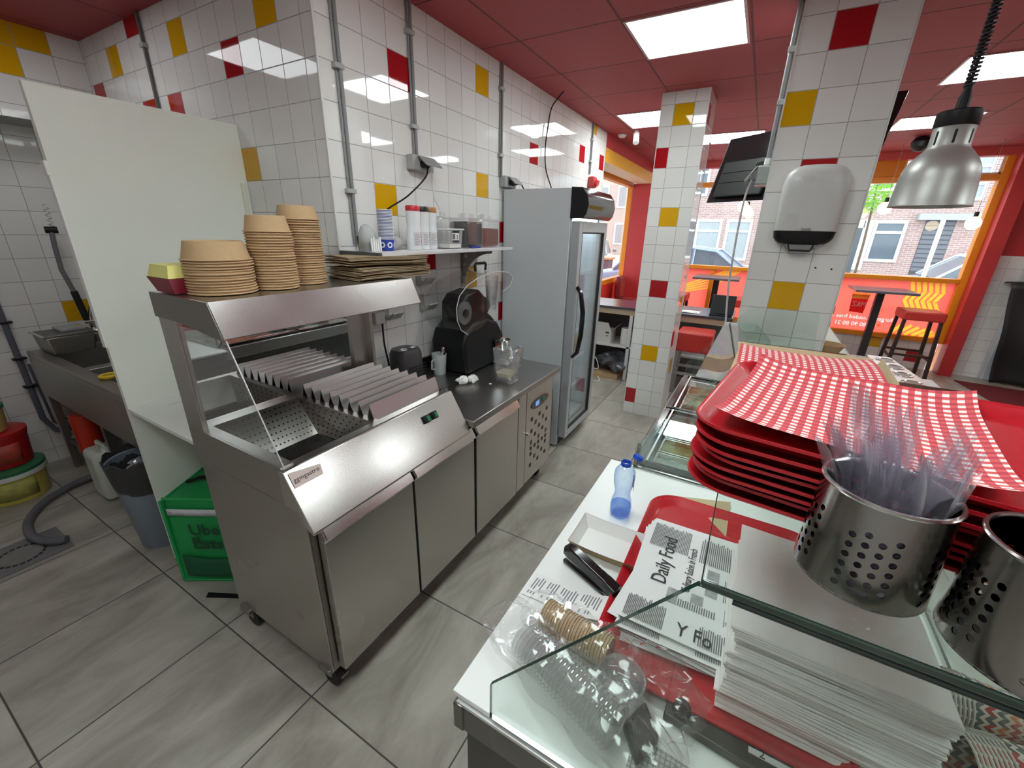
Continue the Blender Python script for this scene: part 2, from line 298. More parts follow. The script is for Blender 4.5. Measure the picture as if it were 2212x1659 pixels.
    def xf(s, M):
        s.v = [tuple(M @ Vector(v)) for v in s.v]; return s

def lab(o, label=None, cat=None, group=None, kind=None):
    if label: o['label'] = label
    if cat: o['category'] = cat
    if group: o['group'] = group
    if kind: o['kind'] = kind
    return o

def build(name, mb, mats, parent=None, bev=0.0, seg=2, smooth=True, ang=32, sub=0, solid=0.0, label=None):
    me = bpy.data.meshes.new(name); org = Vector((0, 0, 0)); p = parent
    while p is not None: org += p.location; p = p.parent
    me.from_pydata([tuple(Vector(v) - org) for v in mb.v], [], mb.f)
    mats = mats if isinstance(mats, (list, tuple)) else [mats]
    for m in mats: me.materials.append(m)
    for i, p in enumerate(me.polygons): p.material_index = mb.m[i]
    if mb.uv:
        ul = me.uv_layers.new(name='UVMap')
        for fi, c in mb.uv.items():
            for k, li in enumerate(me.polygons[fi].loop_indices): ul.data[li].uv = c[k]
    bm = bmesh.new(); bm.from_mesh(me)
    if not mb.uv: bmesh.ops.recalc_face_normals(bm, faces=bm.faces)
    bm.to_mesh(me); bm.free()
    if smooth:
        for p in me.polygons: p.use_smooth = True
        me.set_sharp_from_angle(angle=math.radians(ang))
    o = bpy.data.objects.new(name, me); COL.objects.link(o)
    if parent is not None: o.parent = parent
    if solid: q = o.modifiers.new('thickness', 'SOLIDIFY'); q.thickness = solid; q.offset = 0
    if sub: q = o.modifiers.new('smooth', 'SUBSURF'); q.levels = sub; q.render_levels = sub
    if bev: q = o.modifiers.new('bevel', 'BEVEL'); q.width = bev; q.segments = seg; q.limit_method = 'ANGLE'; q.angle_limit = math.radians(35); q.harden_normals = False
    if label: o['label'] = label
    return o

def thing(name, label, cat, loc=(0, 0, 0), group=None, kind=None):
    o = bpy.data.objects.new(name, None); COL.objects.link(o); o.location = loc; o.empty_display_size = 0.05
    return lab(o, label, cat, group, kind)
def solo(name, mb, mats, label, cat, group=None, loc=None, kind=None, **k):
    """a thing that is one mesh"""
    if loc is not None: mb.v = [tuple(Vector(v) - Vector(loc)) for v in mb.v]
    o = build(name, mb, mats, None, **k)
    if loc is not None: o.location = loc
    return lab(o, label, cat, group, kind)
def struct(name, mb, mats, parent=None, **k):
    o = build(name, mb, mats, parent, **k)
    if parent is None: o['kind'] = 'structure'
    return o
def copy_tree(o, parent=None):
    c = o.copy(); COL.objects.link(c)
    if parent is not None: c.parent = parent
    for ch in o.children:
        copy_tree(ch, c)
    return c
ORD = ['topmost', 'second', 'third', 'fourth', 'fifth', 'sixth', 'seventh', 'eighth', 'ninth', 'tenth', 'eleventh', 'twelfth', 'thirteenth', 'fourteenth', 'fifteenth', 'sixteenth', 'seventeenth', 'eighteenth', 'nineteenth',
       'twentieth', 'twenty-first', 'twenty-second', 'twenty-third', 'twenty-fourth', 'twenty-fifth', 'twenty-sixth', 'twenty-seventh', 'twenty-eighth', 'twenty-ninth', 'thirtieth', 'thirty-first', 'thirty-second', 'thirty-third', 'thirty-fourth']
def ordn(k): return ORD[k] if k == 0 else ORD[k] + ' from top'

def text(name, s, size, M, mat, parent, align='LEFT', depth=0.0004, spacing=1.0, sx=1.0, bold=0.0):
    """lettering as a flat mesh; M places the text's own x/y plane in the world"""
    cu = bpy.data.curves.new(name, 'FONT'); cu.body = s; cu.size = size; cu.extrude = depth; cu.align_x = align; cu.space_character = spacing; cu.resolution_u = 3; cu.offset = bold
    t = bpy.data.objects.new(name, cu); COL.objects.link(t); bpy.context.view_layer.update()
    me = bpy.data.meshes.new_from_object(t.evaluated_get(bpy.context.evaluated_depsgraph_get())); bpy.data.objects.remove(t)
    me.transform(Matrix.Diagonal((sx, 1, 1, 1))); me.transform(M)
    org = Vector((0, 0, 0)); p = parent
    while p is not None: org += p.location; p = p.parent
    me.transform(Matrix.Translation(-org)); me.materials.clear(); me.materials.append(mat)
    o = bpy.data.objects.new(name, me); COL.objects.link(o); o.parent = parent; return o
def frame(o, x, y):
    x = Vector(x).normalized(); y = Vector(y); y = (y - x * y.dot(x)).normalized(); z = x.cross(y)
    return Matrix(((x.x, y.x, z.x, o[0]), (x.y, y.y, z.y, o[1]), (x.z, y.z, z.z, o[2]), (0, 0, 0, 1)))

def tiled(mb, o, ud, u0, u1, z0, z1, uoff, zoff, spec, t=0.15, flip=False):
    """adds a tiled face: o + ud*u, from z0 to z1; cells listed in spec get another material (1 red, 2 yellow)"""
    o = Vector(o); ud = Vector(ud)
    us = [u0] + [uoff + t * k for k in range(math.ceil((u0 - uoff) / t + 1e-4), math.floor((u1 - uoff) / t - 1e-4) + 1)] + [u1]
    zs = [z0] + [zoff + t * k for k in range(math.ceil((z0 - zoff) / t + 1e-4), math.floor((z1 - zoff) / t - 1e-4) + 1)] + [z1]
    def quad(a, b, c, d, mi):
        pts = [o + ud * a + Vector((0, 0, c)), o + ud * b + Vector((0, 0, c)), o + ud * b + Vector((0, 0, d)), o + ud * a + Vector((0, 0, d))]
        uv = [((a - uoff) / t, (c - zoff) / t), ((b - uoff) / t, (c - zoff) / t), ((b - uoff) / t, (d - zoff) / t), ((a - uoff) / t, (d - zoff) / t)]
        if flip: pts = pts[::-1]; uv = uv[::-1]
        mb.uv[len(mb.f)] = uv; mb.add(pts, [(0, 1, 2, 3)], mi)
    for a, b in zip(us, us[1:]):
        for c, d in zip(zs, zs[1:]):
            i = math.floor(((a + b) / 2 - uoff) / t); j = math.floor(((c + d) / 2 - zoff) / t)
            quad(a, b, c, d, spec.get((i, j), 0))
TM = [WHITE_T, RED_T, YEL_T]
# ================================================================ room shell
CZ = 2.75; YW = 1.746; XL = 1.389; YP = 2.405; XF = 7.7
m = MB(); m.box(-1.5, XF, -4.6, 4.5, -0.06, 0); struct('floor', m, FLOORM, smooth=False)
m = MB(); m.box(-1.5, XF + 0.3, -4.6, 4.5, CZ, CZ + 0.08); struct('ceiling', m, CEILM, smooth=False)
ZR = 2.5125
m = MB()   # long tiled wall behind the worktop
tiled(m, (0, YW, 0), (1, 0, 0), XL, 5.13, 0, CZ, 1.7924, ZR, {(0, -1): 1, (5, 0): 2, (-1, -5): 2, (5, -4): 2, (1, -7): 1, (10, -2): 1, (17, -1): 1, (21, -1): 1, (19, 1): 2, (7, -6): 1, (7, -10): 1, (4, -8): 2, (12, -9): 2, (15, -12): 1})
tiled(m, (5.13, 0, 0), (0, 1, 0), YW, YW + 0.25, 0, CZ, YW, ZR, {})
m.add([(XL, YW + .25, 0), (5.13, YW + .25, 0), (5.13, YW + .25, CZ), (XL, YW + .25, CZ)], [(0, 3, 2, 1)])
struct('wall_right', m, TM, smooth=False)
m = MB()   # tiled wall running back to the sinks
tiled(m, (XL, 0, 0), (0, 1, 0), YW, 4.3, 0, CZ, 1.8216, ZR, {(1, 0): 2, (3, -1): 1, (3, -4): 2, (6, 0): 2, (11, 0): 2, (9, 1): 1, (13, -1): 1, (7, -2): 1, (9, -2): 1, (10, -6): 1, (6, -9): 2})
m.add([(XL + .2, YW + .251, 0), (XL + .2, 4.3, 0), (XL + .2, 4.3, CZ), (XL + .2, YW + .251, CZ)], [(0, 1, 2, 3)])
struct('wall_left', m, TM, smooth=False)
m = MB(); m.box(XL - 0.004, XL + 0.006, YW - 0.006, YW + 0.004, 0, CZ); struct('trim_1', m, GRAY_TRIM, bev=0.002)
m = MB()   # back wall: low recessed part and the boxed-out part above it
tiled(m, (0, 4.3, 0), (1, 0, 0), -1.5, XL, 0, 2.26, 1.139, 2.2, {(0, -5): 1, (-1, -8): 2, (0, -8): 2}, t=0.15)
tiled(m, (0, 3.956, 0), (1, 0, 0), -1.5, XL, 2.26, CZ, 1.389 - 0.15, 2.63, {(-1, 0): 2, (-2, 0): 2, (-2, -1): 2, (-3, 0): 2}, t=0.15)
m.add([(-1.5, 3.956, 2.26), (XL, 3.956, 2.26), (XL, 4.3, 2.26), (-1.5, 4.3, 2.26)], [(0, 1, 2, 3)], 3)
m.add([(-1.5, 4.4, 0), (XL, 4.4, 0), (XL, 4.4, CZ), (-1.5, 4.4, CZ)], [(0, 1, 2, 3)], 0)
struct('wall_back', m, TM + [P('grey plaster soffit', (0.36, 0.36, 0.35), 0.8)], smooth=False)
m = MB(); m.box(-1.6, -1.5, -4.6, 4.5, 0, CZ); struct('wall_rear', m, P('off white plaster', (0.72, 0.71, 0.69), 0.7), smooth=False)
m = MB(); m.box(-1.5, XF, -4.7, -4.6, 0, CZ); struct('wall_far_side', m, REDW, smooth=False)

# ---- free-standing tiled pillars
def pillar(name, x0, x1, yr, yl, yoff, zoff, front, side, far_side={}):
    m = MB()
    tiled(m, (x0, 0, 0), (0, -1, 0), -yl, -yr, 0, CZ, -yoff, zoff, front)
    tiled(m, (0, yr, 0), (1, 0, 0), x0, x1, 0, CZ, x0, zoff, side)
    tiled(m, (0, yl, 0), (1, 0, 0), x0, x1, 0, CZ, x0, zoff, far_side, flip=True)
    tiled(m, (x1, 0, 0), (0, -1, 0), -yl, -yr, 0, CZ, -yoff, zoff, {}, flip=True)
    for x in (x0, x1):
        for y in (yr, yl): m.box(x - .003, x + .003, y - .003, y + .003, 0, CZ, 3)
    return struct(name, m, TM + [GRAY_TRIM], smooth=False)
pillar('wall_pillar_middle', 3.942, 4.32, 0.56, 0.912, 0.8113, 2.6643, {(0, -1): 2, (-1, -3): 1, (0, -6): 2, (0, -10): 1, (0, -14): 2, (-1, -17): 1}, {(0, -1): 1, (1, -11): 2, (0, -13): 1, (1, -15): 2})
pillar('wall_pillar_near', 2.768, 3.14, -0.392, 0.042, -0.0896, 2.6736, {(0, -1): 1, (-1, -3): 2, (0, -5): 1, (0, -9): 2, (1, -12): 1}, {(1, -4): 2})

# ---- boxed yellow beam and side window bay past the tiled wall
m = MB(); m.box(5.131, XF, YW, YW + 0.25, 2.47, 2.61, 0); m.box(5.131, XF, YW, YW + .25, 2.61, CZ, 1); m.box(5.131, XF, YW + .002, YW + .25, 2.466, 2.47, 2)
struct('trim_2', m, [YELP, REDW, CREAM], smooth=False)
YS = 2.12   # plane of the side window
m = MB(); m.box(5.131, XF, YS - .08, YS + .02, 0, 0.93); struct('wall_side_low', m, P('red painted panel', (0.62, 0.03, 0.02), 0.4), smooth=False)
def window_unit(name, rects, bars, fm, gm, parent=None): ...
m = MB()
for b in ((5.131, XF, 0.93, 1.00), (5.131, XF, 2.42, 2.50), (5.131, 5.19, 1.00, 2.42), (7.60, XF, 1.00, 2.42)): m.box(b[0], b[1], YS - .06, YS + .02, b[2], b[3])
wf = struct('window_1', m, ORANGE, smooth=False, bev=.003)
m = MB(); m.box(5.19, 7.60, YS - .004, YS + .004, 1.0, 2.42); build('pane', m, GLASS, wf, smooth=False)
m = MB(); m.box(5.131, XF, YS - .08, YS + .02, 2.50, CZ); struct('trim_3', m, ORANGED, smooth=False)
# red corner pier between side window and shopfront
m = MB(); m.box(7.56, XF, 1.55, YS - .081, 0, 2.466); struct('wall_corner_pier', m, REDW, smooth=False)
m = MB(); m.box(XL + .2, 5.13, YS, YS + .1, 0, CZ); struct('wall_outer', m, REDW, smooth=False)

# ---- shopfront
T_ = 0.14
m = MB(); tiled(m, (XF, 0, 0), (0, -1, 0), -1.549, 2.30, 0, 0.39, -1.55, 0.39, {(21, -1): 2, (8, -2): 2, (24, -2): 1}); m.box(XF + .002, XF + T_, -2.30, 1.55, 0, 0.39, 0)
struct('wall_front_low', m, TM, smooth=False)
m = MB(); yl, yr = 1.55, -2.30
for z0, z1, d in ((0.39, 0.455, .05), (1.185, 1.24, .06), (2.40, 2.47, .05)): m.box(XF - d, XF + .06, yr, yl, z0, z1)
m.box(XF - .05, XF + .06, yr - .075, yr, 0.39, CZ); m.box(XF - .05, XF + .06, yl, yl + .06, .39, CZ)
for y in (0.62,): m.box(XF - .03, XF + .05, y - .03, y + .03, 0.455, 1.185)
wf = struct('window_2', m, ORANGE, smooth=False, bev=.004)
m = MB(); m.box(XF + .008, XF + .014, yr, yl, 1.24, 2.40); build('pane', m, GLASS, wf, smooth=False)
m = MB(); m.box(XF + .008, XF + .014, yr, -1.39, 2.47, CZ); m.box(XF + .008, XF + .014, -.55, yl, 2.47, CZ); build('pane', m, GLASS, wf, smooth=False)
m = MB(); m.box(XF - .03, XF + .03, -1.39, -0.55, 2.47, CZ); build('transom_panel', m, ORANGED, wf, smooth=False, label='solid orange board in the row above the glass')
m = MB()
for a, b, c, d in ((yr, -1.39, 2.47, CZ),): 
    for q in ((a, a + .02, c, d), (b - .02, b, c, d), (a, b, c, c + .02), (a, b, d - .02, d)): m.box(XF - .008, XF + .004, *q)
build('bead', m, P('white bead', (.8, .8, .78), .4), wf, smooth=False)
# translucent red window film with yellow waves and lettering, read from behind
FILM = milky('coral window film', (0.90, 0.24, 0.19), 0.25, 0.4); 
fn = FILM.node_tree; 
fb = [n for n in fn.nodes if n.type == 'BSDF_PRINCIPLED'][0]; tl = fn.nodes.new('ShaderNodeBsdfTranslucent'); tl.inputs[0].default_value = (1.0, 0.36, 0.29, 1); am = fn.nodes.new('ShaderNodeMixShader'); am.inputs[0].default_value = 0.65
mxn = [n for n in fn.nodes if n.type == 'MIX_SHADER' and n != am][0]; fn.links.new(fb.outputs[0], am.inputs[1]); fn.links.new(tl.outputs[0], am.inputs[2]); fn.links.new(am.outputs[0], mxn.inputs[2])
def translucent(name, c):
    if name in MATS: return MATS[name]
    mt, nt, out = newmat(name); a = nt.nodes.new('ShaderNodeBsdfTranslucent'); a.inputs[0].default_value = (*c, 1); d = nt.nodes.new('ShaderNodeBsdfDiffuse'); d.inputs[0].default_value = (*c, 1)
    x = nt.nodes.new('ShaderNodeMixShader'); x.inputs[0].default_value = .6; nt.links.new(d.outputs[0], x.inputs[1]); nt.links.new(a.outputs[0], x.inputs[2]); nt.links.new(x.outputs[0], out.inputs[0]); MATS[name] = mt; return mt
def printed_film(name, c, tr=.22):
    mt, nt, out = newmat(name); N = nt.nodes; L = nt.links; d = N.new('ShaderNodeBsdfDiffuse'); d.inputs[0].default_value = (*c, 1); a = N.new('ShaderNodeBsdfTranslucent'); a.inputs[0].default_value = (*c, 1); p = N.new('ShaderNodeBsdfTransparent'); p.inputs[0].default_value = (*c, 1)
    x = N.new('ShaderNodeMixShader'); x.inputs[0].default_value = .65; L.new(d.outputs[0], x.inputs[1]); L.new(a.outputs[0], x.inputs[2]); y = N.new('ShaderNodeMixShader'); y.inputs[0].default_value = tr; L.new(x.outputs[0], y.inputs[1]); L.new(p.outputs[0], y.inputs[2]); L.new(y.outputs[0], out.inputs[0]); return mt
FY = printed_film('yellow film', (1.0, .80, .25)); FW_ = printed_film('white film', (1, 1, 1), .35); FR = translucent('deep red film', (0.75, 0.07, 0.07))
m = MB(); m.box(XF - .002, XF + .004, yr, yl, 0.455, 1.185); film = build('window_film', m, FILM, wf, smooth=False, label='coral red advertising film on the lower glass')
def ribbon(mb, pts, w, x, n=26):
    """flat band on the glass through (y,z) points"""
    def at(t):
        k = t * (len(pts) - 1); i = min(int(k), len(pts) - 2); f = k - i; f = f * f * (3 - 2 * f) if len(pts) > 2 else f
        return Vector((pts[i][0] * (1 - f) + pts[i + 1][0] * f, pts[i][1] * (1 - f) + pts[i + 1][1] * f))
    P_ = [at(i / n) for i in range(n + 1)]; vs = []
    for i, p in enumerate(P_):
        d = (P_[min(i + 1, n)] - P_[max(i - 1, 0)]).normalized(); q = Vector((-d.y, d.x)) * w / 2; vs += [(x, p.x + q.x, p.y + q.y), (x, p.x - q.x, p.y - q.y)]
    mb.add(vs, [(2 * i, 2 * i + 1, 2 * i + 3, 2 * i + 2) for i in range(n)])
m = MB()
for k in range(6):
    y = -1.86 - k * .062; ribbon(m, [(y, 1.18), (y - .035, 1.05), (y + .02, .93), (y - .05, .80), (y - .0, .70)][:5 - (k > 3)], .040, XF - .0035)
for k in range(6):
    y = -1.80 - k * .08; ribbon(m, [(y, .46), (y - .13, .62 - .02 * k)], .044, XF - .0035, 4)
for k in range(5):
    ribbon(m, [(1.5, .98 - k * .045), (1.0, .92 - k * .03), (.66, 1.06 - k * .045), (.42 - .05 * k, 1.18)], .022, XF - .0035)
for k in range(4): ribbon(m, [(-.62 - .04 * k, 1.18), (-.78, 1.10 - .045 * k), (-.98 + .02 * k, 1.13 - .05 * k), (-1.10 - .0 * k, 1.18)], .02, XF - .0035)
build('wave_stripes', m, FY, wf, smooth=False, solid=.016, label='yellow wavy stripes on the film')
MT = lambda y, z: frame((XF - .0005, y, z), (0, 1, 0), (0, 0, 1))     # +x of the text runs to +y: reads mirrored from inside
text('lettering', 'Burger - Loaded fries - Snacks', .078, MT(-1.815, .615), FW_, wf, depth=.006, bold=.0015)
text('lettering', '06 80 90 80 21', .078, MT(-1.62, .515), FW_, wf, depth=.006, bold=.0015)
m = MB(); m.prism([(XF - .004, y, z) for y, z in ((-1.26, .96), (-1.275, .71), (-1.44, .70), (-1.46, .96))], (-.001, 0, 0))
lg = build('fries_carton_mark', m, FR, wf, smooth=False)
m = MB()
for k in range(6): m.box(XF - .0065, XF - .0055, -1.455 + k * .033, -1.43 + k * .033, .93, 1.03 + .015 * (k % 3))
m.box(XF - .0065, XF - .0055, -1.455, -1.265, .90, .96); build('fries_mark', m, FY, lg, smooth=False)
text('lettering', 'M&Z', .10, MT(-1.45, .79), FW_, lg, sx=.8, depth=.012)
for o_ in [c_ for c_ in wf.children if c_.name.startswith(('lettering', 'wave_stripes'))]:
    q_ = film.modifiers.new('cut', 'BOOLEAN'); q_.operation = 'DIFFERENCE'; q_.object = o_; q_.solver = 'EXACT'; q_.use_self = True
m = MB(); m.lathe([(.018, 0), (.018, .001)], (XF - .004, -1.66, .55), 12, (-1, 0, 0)); build('phone_mark', m, FY, wf)

# ---- wall to the right of the shopfront
m = MB(); m.box(XF - .22, XF + .1, -2.52, -2.376, 0, CZ); struct('trim_4', m, REDW, smooth=False)
m = MB(); tiled(m, (XF - .05, 0, 0), (0, -1, 0), 2.52, 4.6, 0, 1.55, 2.52, 1.55, {}); tiled(m, (XF - .222, 0, 0), (0, 1, 0), -2.52, -2.52, 0, 0.01, 0, 0, {})
m.box(XF - .05, XF + .1, -4.6, -2.52, 1.55, CZ, 3); m.box(XF - .048, XF + .1, -4.6, -2.52, 0, 1.55, 0); struct('wall_front_right', m, TM + [REDW], smooth=False)
m = MB(); m.box(XF - .14, XF - .051, -2.93, -2.83, 0, 1.55); struct('trim_5', m, P('pale blue white post', (.62, .66, .72), .4), smooth=False, bev=.01)
m = MB(); m.box(XF - .05, XF + .06, -2.376, -2.375, 0, CZ); m.box(5.13, XF, YS + .021, YS + .03, 2.42, CZ); struct('trim_6', m, ORANGE, smooth=False)
m = MB(); m.box(XF - .12, XF + .02, -4.6, 2.1, 2.66, CZ - .001); struct('trim_7', m, P('coral bulkhead', (.62, .10, .10), .5), smooth=False)

# ---- lit ceiling panels
def panel(x0, x1, y0, y1, label, mat=None):
    c = ((x0 + x1) / 2, (y0 + y1) / 2, CZ); t = thing('ceiling_light', label, 'ceiling light', c, 'square ceiling lights')
    m = MB(); z = CZ - .006
    for b in ((x0, x1, y0, y0 + .014), (x0, x1, y1 - .014, y1), (x0, x0 + .014, y0 + .014, y1 - .014), (x1 - .014, x1, y0 + .014, y1 - .014)): m.box(*b, z, CZ - .0005)
    build('frame', m, P('pinkish panel frame', (.55, .35, .35), .4), t, smooth=False)
    m = MB(); m.box(x0 + .014, x1 - .014, y0 + .014, y1 - .014, z + .001, CZ - .0005); build('diffuser', m, mat or PANELM, t, smooth=False, label='glowing white diffuser'); return t
panel(2.63, 3.20, .285, .865, 'large lit ceiling panel at the top centre, left of the near tiled pillar')
panel(4.42, 5.02, .86, 1.44, 'lit ceiling panel just left of the middle tiled pillar')
panel(5.62, 6.20, .20, .79, 'small lit ceiling panel between the middle pillar and the hanging screen')
panel(3.98, 4.56, -1.46, -.86, 'lit ceiling panel behind the spiral lamp cord')
panel(5.58, 6.15, -1.46, -.87, 'lit ceiling panel left of the heat lamp neck, above the shopfront')
panel(.83, 1.41, .285, .865, 'lit ceiling panel above the chip warmer, seen only mirrored in the tiles')
panel(-.6, 0, .285, .865, 'lit ceiling panel behind the viewpoint, mirrored in the tiles')
panel(2.2, 2.8, -2.66, -2.06, 'lit ceiling panel over the customer side, out of view to the right')
panel(4.0, 4.6, -3.26, -2.66, 'lit ceiling panel over the customer side, far out of view to the right')
panel(.36, .94, 2.85, 3.43, 'lit ceiling panel over the sink room, mirrored in the side tiles', emis('dimmer ceiling panel', (0.93, 0.97, 1.0), 4.5))
panel(.2, .8, -1.46, -.86, 'lit ceiling panel over the customer side of the near counter')

# ---- ceiling fittings
t = thing('spotlight', 'small white cylindrical spotlight on the ceiling left of the middle pillar', 'spotlight', (5.14, 1.42, CZ))
m = MB(); m.cyl((5.14, 1.42, CZ - .001), (5.14, 1.42, CZ - .03), .022); build('base', m, WHITEP, t)
m = MB(); m.cyl((5.14, 1.42, CZ - .03), (5.08, 1.40, CZ - .13), .032); build('lamp_head', m, WHITEP, t, bev=.003)
m = MB(); m.lathe([(.05, 0), (.048, -.012), (.03, -.03), (.001, -.035)], (5.28, 1.62, CZ - .001), 20); solo('smoke_detector', m, WHITEP, 'round pale smoke detector on the ceiling beside the white spotlight', 'smoke detector')
m = MB(); m.lathe([(.02, 0), (.06, -.01), (.085, -.05), (.08, -.10), (.04, -.14), (.001, -.15)], (6.6, -1.27, CZ - .001), 20); solo('ceiling_speaker', m, BLACK, 'black round ceiling fitting left of the heat lamp', 'ceiling fitting')
m = MB(); m.lathe([(.05, 0), (.05, -.02), (.035, -.05), (.001, -.06)], (1.33, 2.50, CZ - .001), 20); solo('ceiling_detector', m, GRAYP, 'grey fitting at the very top edge above the sink room wall', 'ceiling fitting')
for x, y, z, l in ((7.0, .34, 2.09, 'upper glowing globe bulb under the hanging screen'), (7.1, .285, 2.035, 'lower glowing globe bulb under the hanging screen'), (7.0, -1.20, 2.06, 'glowing globe bulb left of the heat lamp rim'), (7.0, -2.03, 1.90, 'glowing globe bulb at the right end of the shopfront glass')):
    t = thing('pendant_bulb', l, 'pendant light', (x, y, z), 'globe bulbs along the shopfront')
    m = MB(); m.lathe([(.001, -.07)] + [(.07 * math.sin(a * PI / 12), -.07 * math.cos(a * PI / 12)) for a in range(1, 11)] + [(.03, .068)], (x, y, z), 20); build('bulb', m, BULB, t)
    m = MB(); m.cyl((x, y, z + .06), (x, y, z + .12), .02); build('socket', m, BLACK, t)
    m = MB(); m.tube([(x, y, z + .12), (x, y, CZ - .002)], .0025, 6); build('cord', m, P('thin grey cord', (.3, .3, .3), .6), t)

# ---- conduits and sockets on the long wall
yw = YW - .012
def conduit(name, p0, p1, label, clips, mat=GRAYC, r=.0085, ax='y'):
    t = thing(name, label, 'conduit', p0); m = MB(); m.cyl(p0, p1, r); build('pipe', m, mat, t)
    if ax == 'y':
        m = MB(); m.cyl((p0[0] - .018, p0[1] + .006, p0[2]), (p1[0] - .018, p1[1] + .006, p1[2]), r * .45); build('pipe', m, mat, t)
    for z in clips:
        m = MB()
        if ax == 'y': m.box(p0[0] - .036, p0[0] + .014, p0[1] - .014, YW - .0005, z - .010, z + .010)
        else: m.box(p0[0] - .014, XL - .0005, p0[1] - .02, p0[1] + .02, z - .01, z + .01)
        build('clip', m, GRAYP, t, bev=.002)
    return t
conduit('wall_conduit', (1.492, yw, 1.62), (1.492, yw, CZ - .001), 'double grey conduit down the tiles beside the corner trim', (2.35, 1.86))
conduit('wall_conduit', (1.955, yw, 2.075), (1.955, yw, CZ - .001), 'grey conduit coming down to the double socket above the cups', (2.62, 2.21))
conduit('wall_conduit', (2.845, yw, 2.06), (2.845, yw, CZ - .001), 'grey conduit coming down to the socket at the left of the fridge top', (2.60, 2.20))
conduit('wall_conduit', (4.65, yw, 2.28), (4.65, yw, CZ - .001), 'dark conduit above the red alarm call point', (2.6, 2.4))
conduit('wall_conduit', (XL - .012, 3.125, .95), (XL - .012, 3.125, CZ - .001), 'dark conduit down the sink room wall behind the white partition', (2.60,), ax='x', mat=P('dark grey conduit', (.1, .1, .1), .5))
def socket(x, z, w, label, openk=1):
    t = thing('wall_socket', label, 'socket', (x, YW, z)); h = .075
    m = MB(); m.box(x - w / 2, x + w / 2, YW - .05, YW - .0005, z - h / 2, z + h / 2); build('box', m, GRAYP, t, bev=.006)
    m = MB(); m.prism([(x - w * .28, YW - .05, z + .03), (x - w * .28, YW - .056, z + .036), (x - w * .28, YW - .115, z - .012), (x - w * .28, YW - .112, z - .018)], (w * .76, 0, 0)); build('lid', m, P('grey hinged lid', (.27, .27, .27), .4), t, bev=.002, label='grey hinged socket lid standing open')
    m = MB(); m.cyl((x - w * .08, YW - .05, z - .004), (x - w * .08, YW - .09, z - .012), .018); build('plug', m, BLACK, t); return t
socket(1.965, 2.035, .17, 'grey double socket with lifted lids above the seasoning shakers')
socket(2.92, 2.035, .16, 'grey socket with lifted lid at the left edge of the fridge top')
m = MB(); m.box(1.54, 1.61, YW - .035, YW - .0005, 1.21, 1.275); solo('wall_socket', m, P('light grey plastic', (.55, .56, .55), .4), 'light grey single socket under the right end of the warmer canopy', 'socket', bev=.004)
t = thing('alarm_call_point', 'red alarm call point on the tiles above the fridge', 'alarm', (4.68, YW, 2.21))
m = MB(); m.box(4.63, 4.74, YW - .07, YW - .0005, 2.15, 2.26); build('housing', m, P('red alarm plastic', (.45, .03, .03), .35), t, bev=.015)
m = MB(); m.cyl((4.685, YW - .07, 2.20), (4.685, YW - .10, 2.19), .032); build('lens', m, P('red lens', (.6, .03, .03), .15), t)
def cable(name, pts, r, mat, label, n=28):
    pts = [Vector(p) for p in pts]; out = []
    for i in range(len(pts) - 1):
        p0 = pts[max(i - 1, 0)]; p1 = pts[i]; p2 = pts[i + 1]; p3 = pts[min(i + 2, len(pts) - 1)]
        for k in range(8):
            u = k / 8; out.append(0.5 * ((2 * p1) + (p2 - p0) * u + (2 * p0 - 5 * p1 + 4 * p2 - p3) * u * u + (3 * p1 - p0 - 3 * p2 + p3) * u ** 3))
    out.append(pts[-1]); m = MB(); m.tube(out, r, 8); return solo(name, m, mat, label, 'cable')
cable('power_cable', [(1.95, YW - .09, 2.015), (1.93, YW - .085, 1.96), (1.80, YW - .07, 1.86), (1.68, YW - .04, 1.79), (1.655, YW - .02, 1.74), (1.65, YW - .015, 1.62)], .0045, BLACK, 'black cable from the double socket down behind the striped cups')
cable('power_cable', [(2.01, YW - .06, 2.0), (2.03, YW - .05, 1.93), (2.07, YW - .03, 1.86), (2.13, YW - .02, 1.80), (2.14, YW - .02, 1.62)], .0035, WHITEP, 'thin white cable hanging from the double socket to the clear containers')
cable('power_cable', [(3.56, 1.60, CZ - .004), (3.60, YW - .03, 2.66), (3.56, YW - .02, 2.5), (3.53, YW - .02, 2.35), (3.56, YW - .02, 2.2), (3.66, YW - .03, 2.07), (3.70, YW - .05, 1.985)], .005, BLACK, 'long black cable hanging from the ceiling to the top of the fridge')
cable('power_cable', [(2.93, YW - .09, 2.02), (3.02, YW - .08, 2.03), (3.08, YW - .08, 1.99)], .005, BLACK, 'short black cable from the socket onto the fridge top')
cable('power_cable', [(1.575, YW - .045, 1.215), (1.572, YW - .05, 1.10), (1.582, YW - .06, .99), (1.60, YW - .05, .90), (1.63, YW - .06, .862)], .005, BLACK, 'black cable from the light grey socket down to the fan heater')
cable('power_cable', [(1.478, YW - .03, 1.66), (1.475, YW - .04, 1.60), (1.48, YW - .02, 1.54)], .004, BLACK, 'short black cable loop at the left end of the wall shelf')
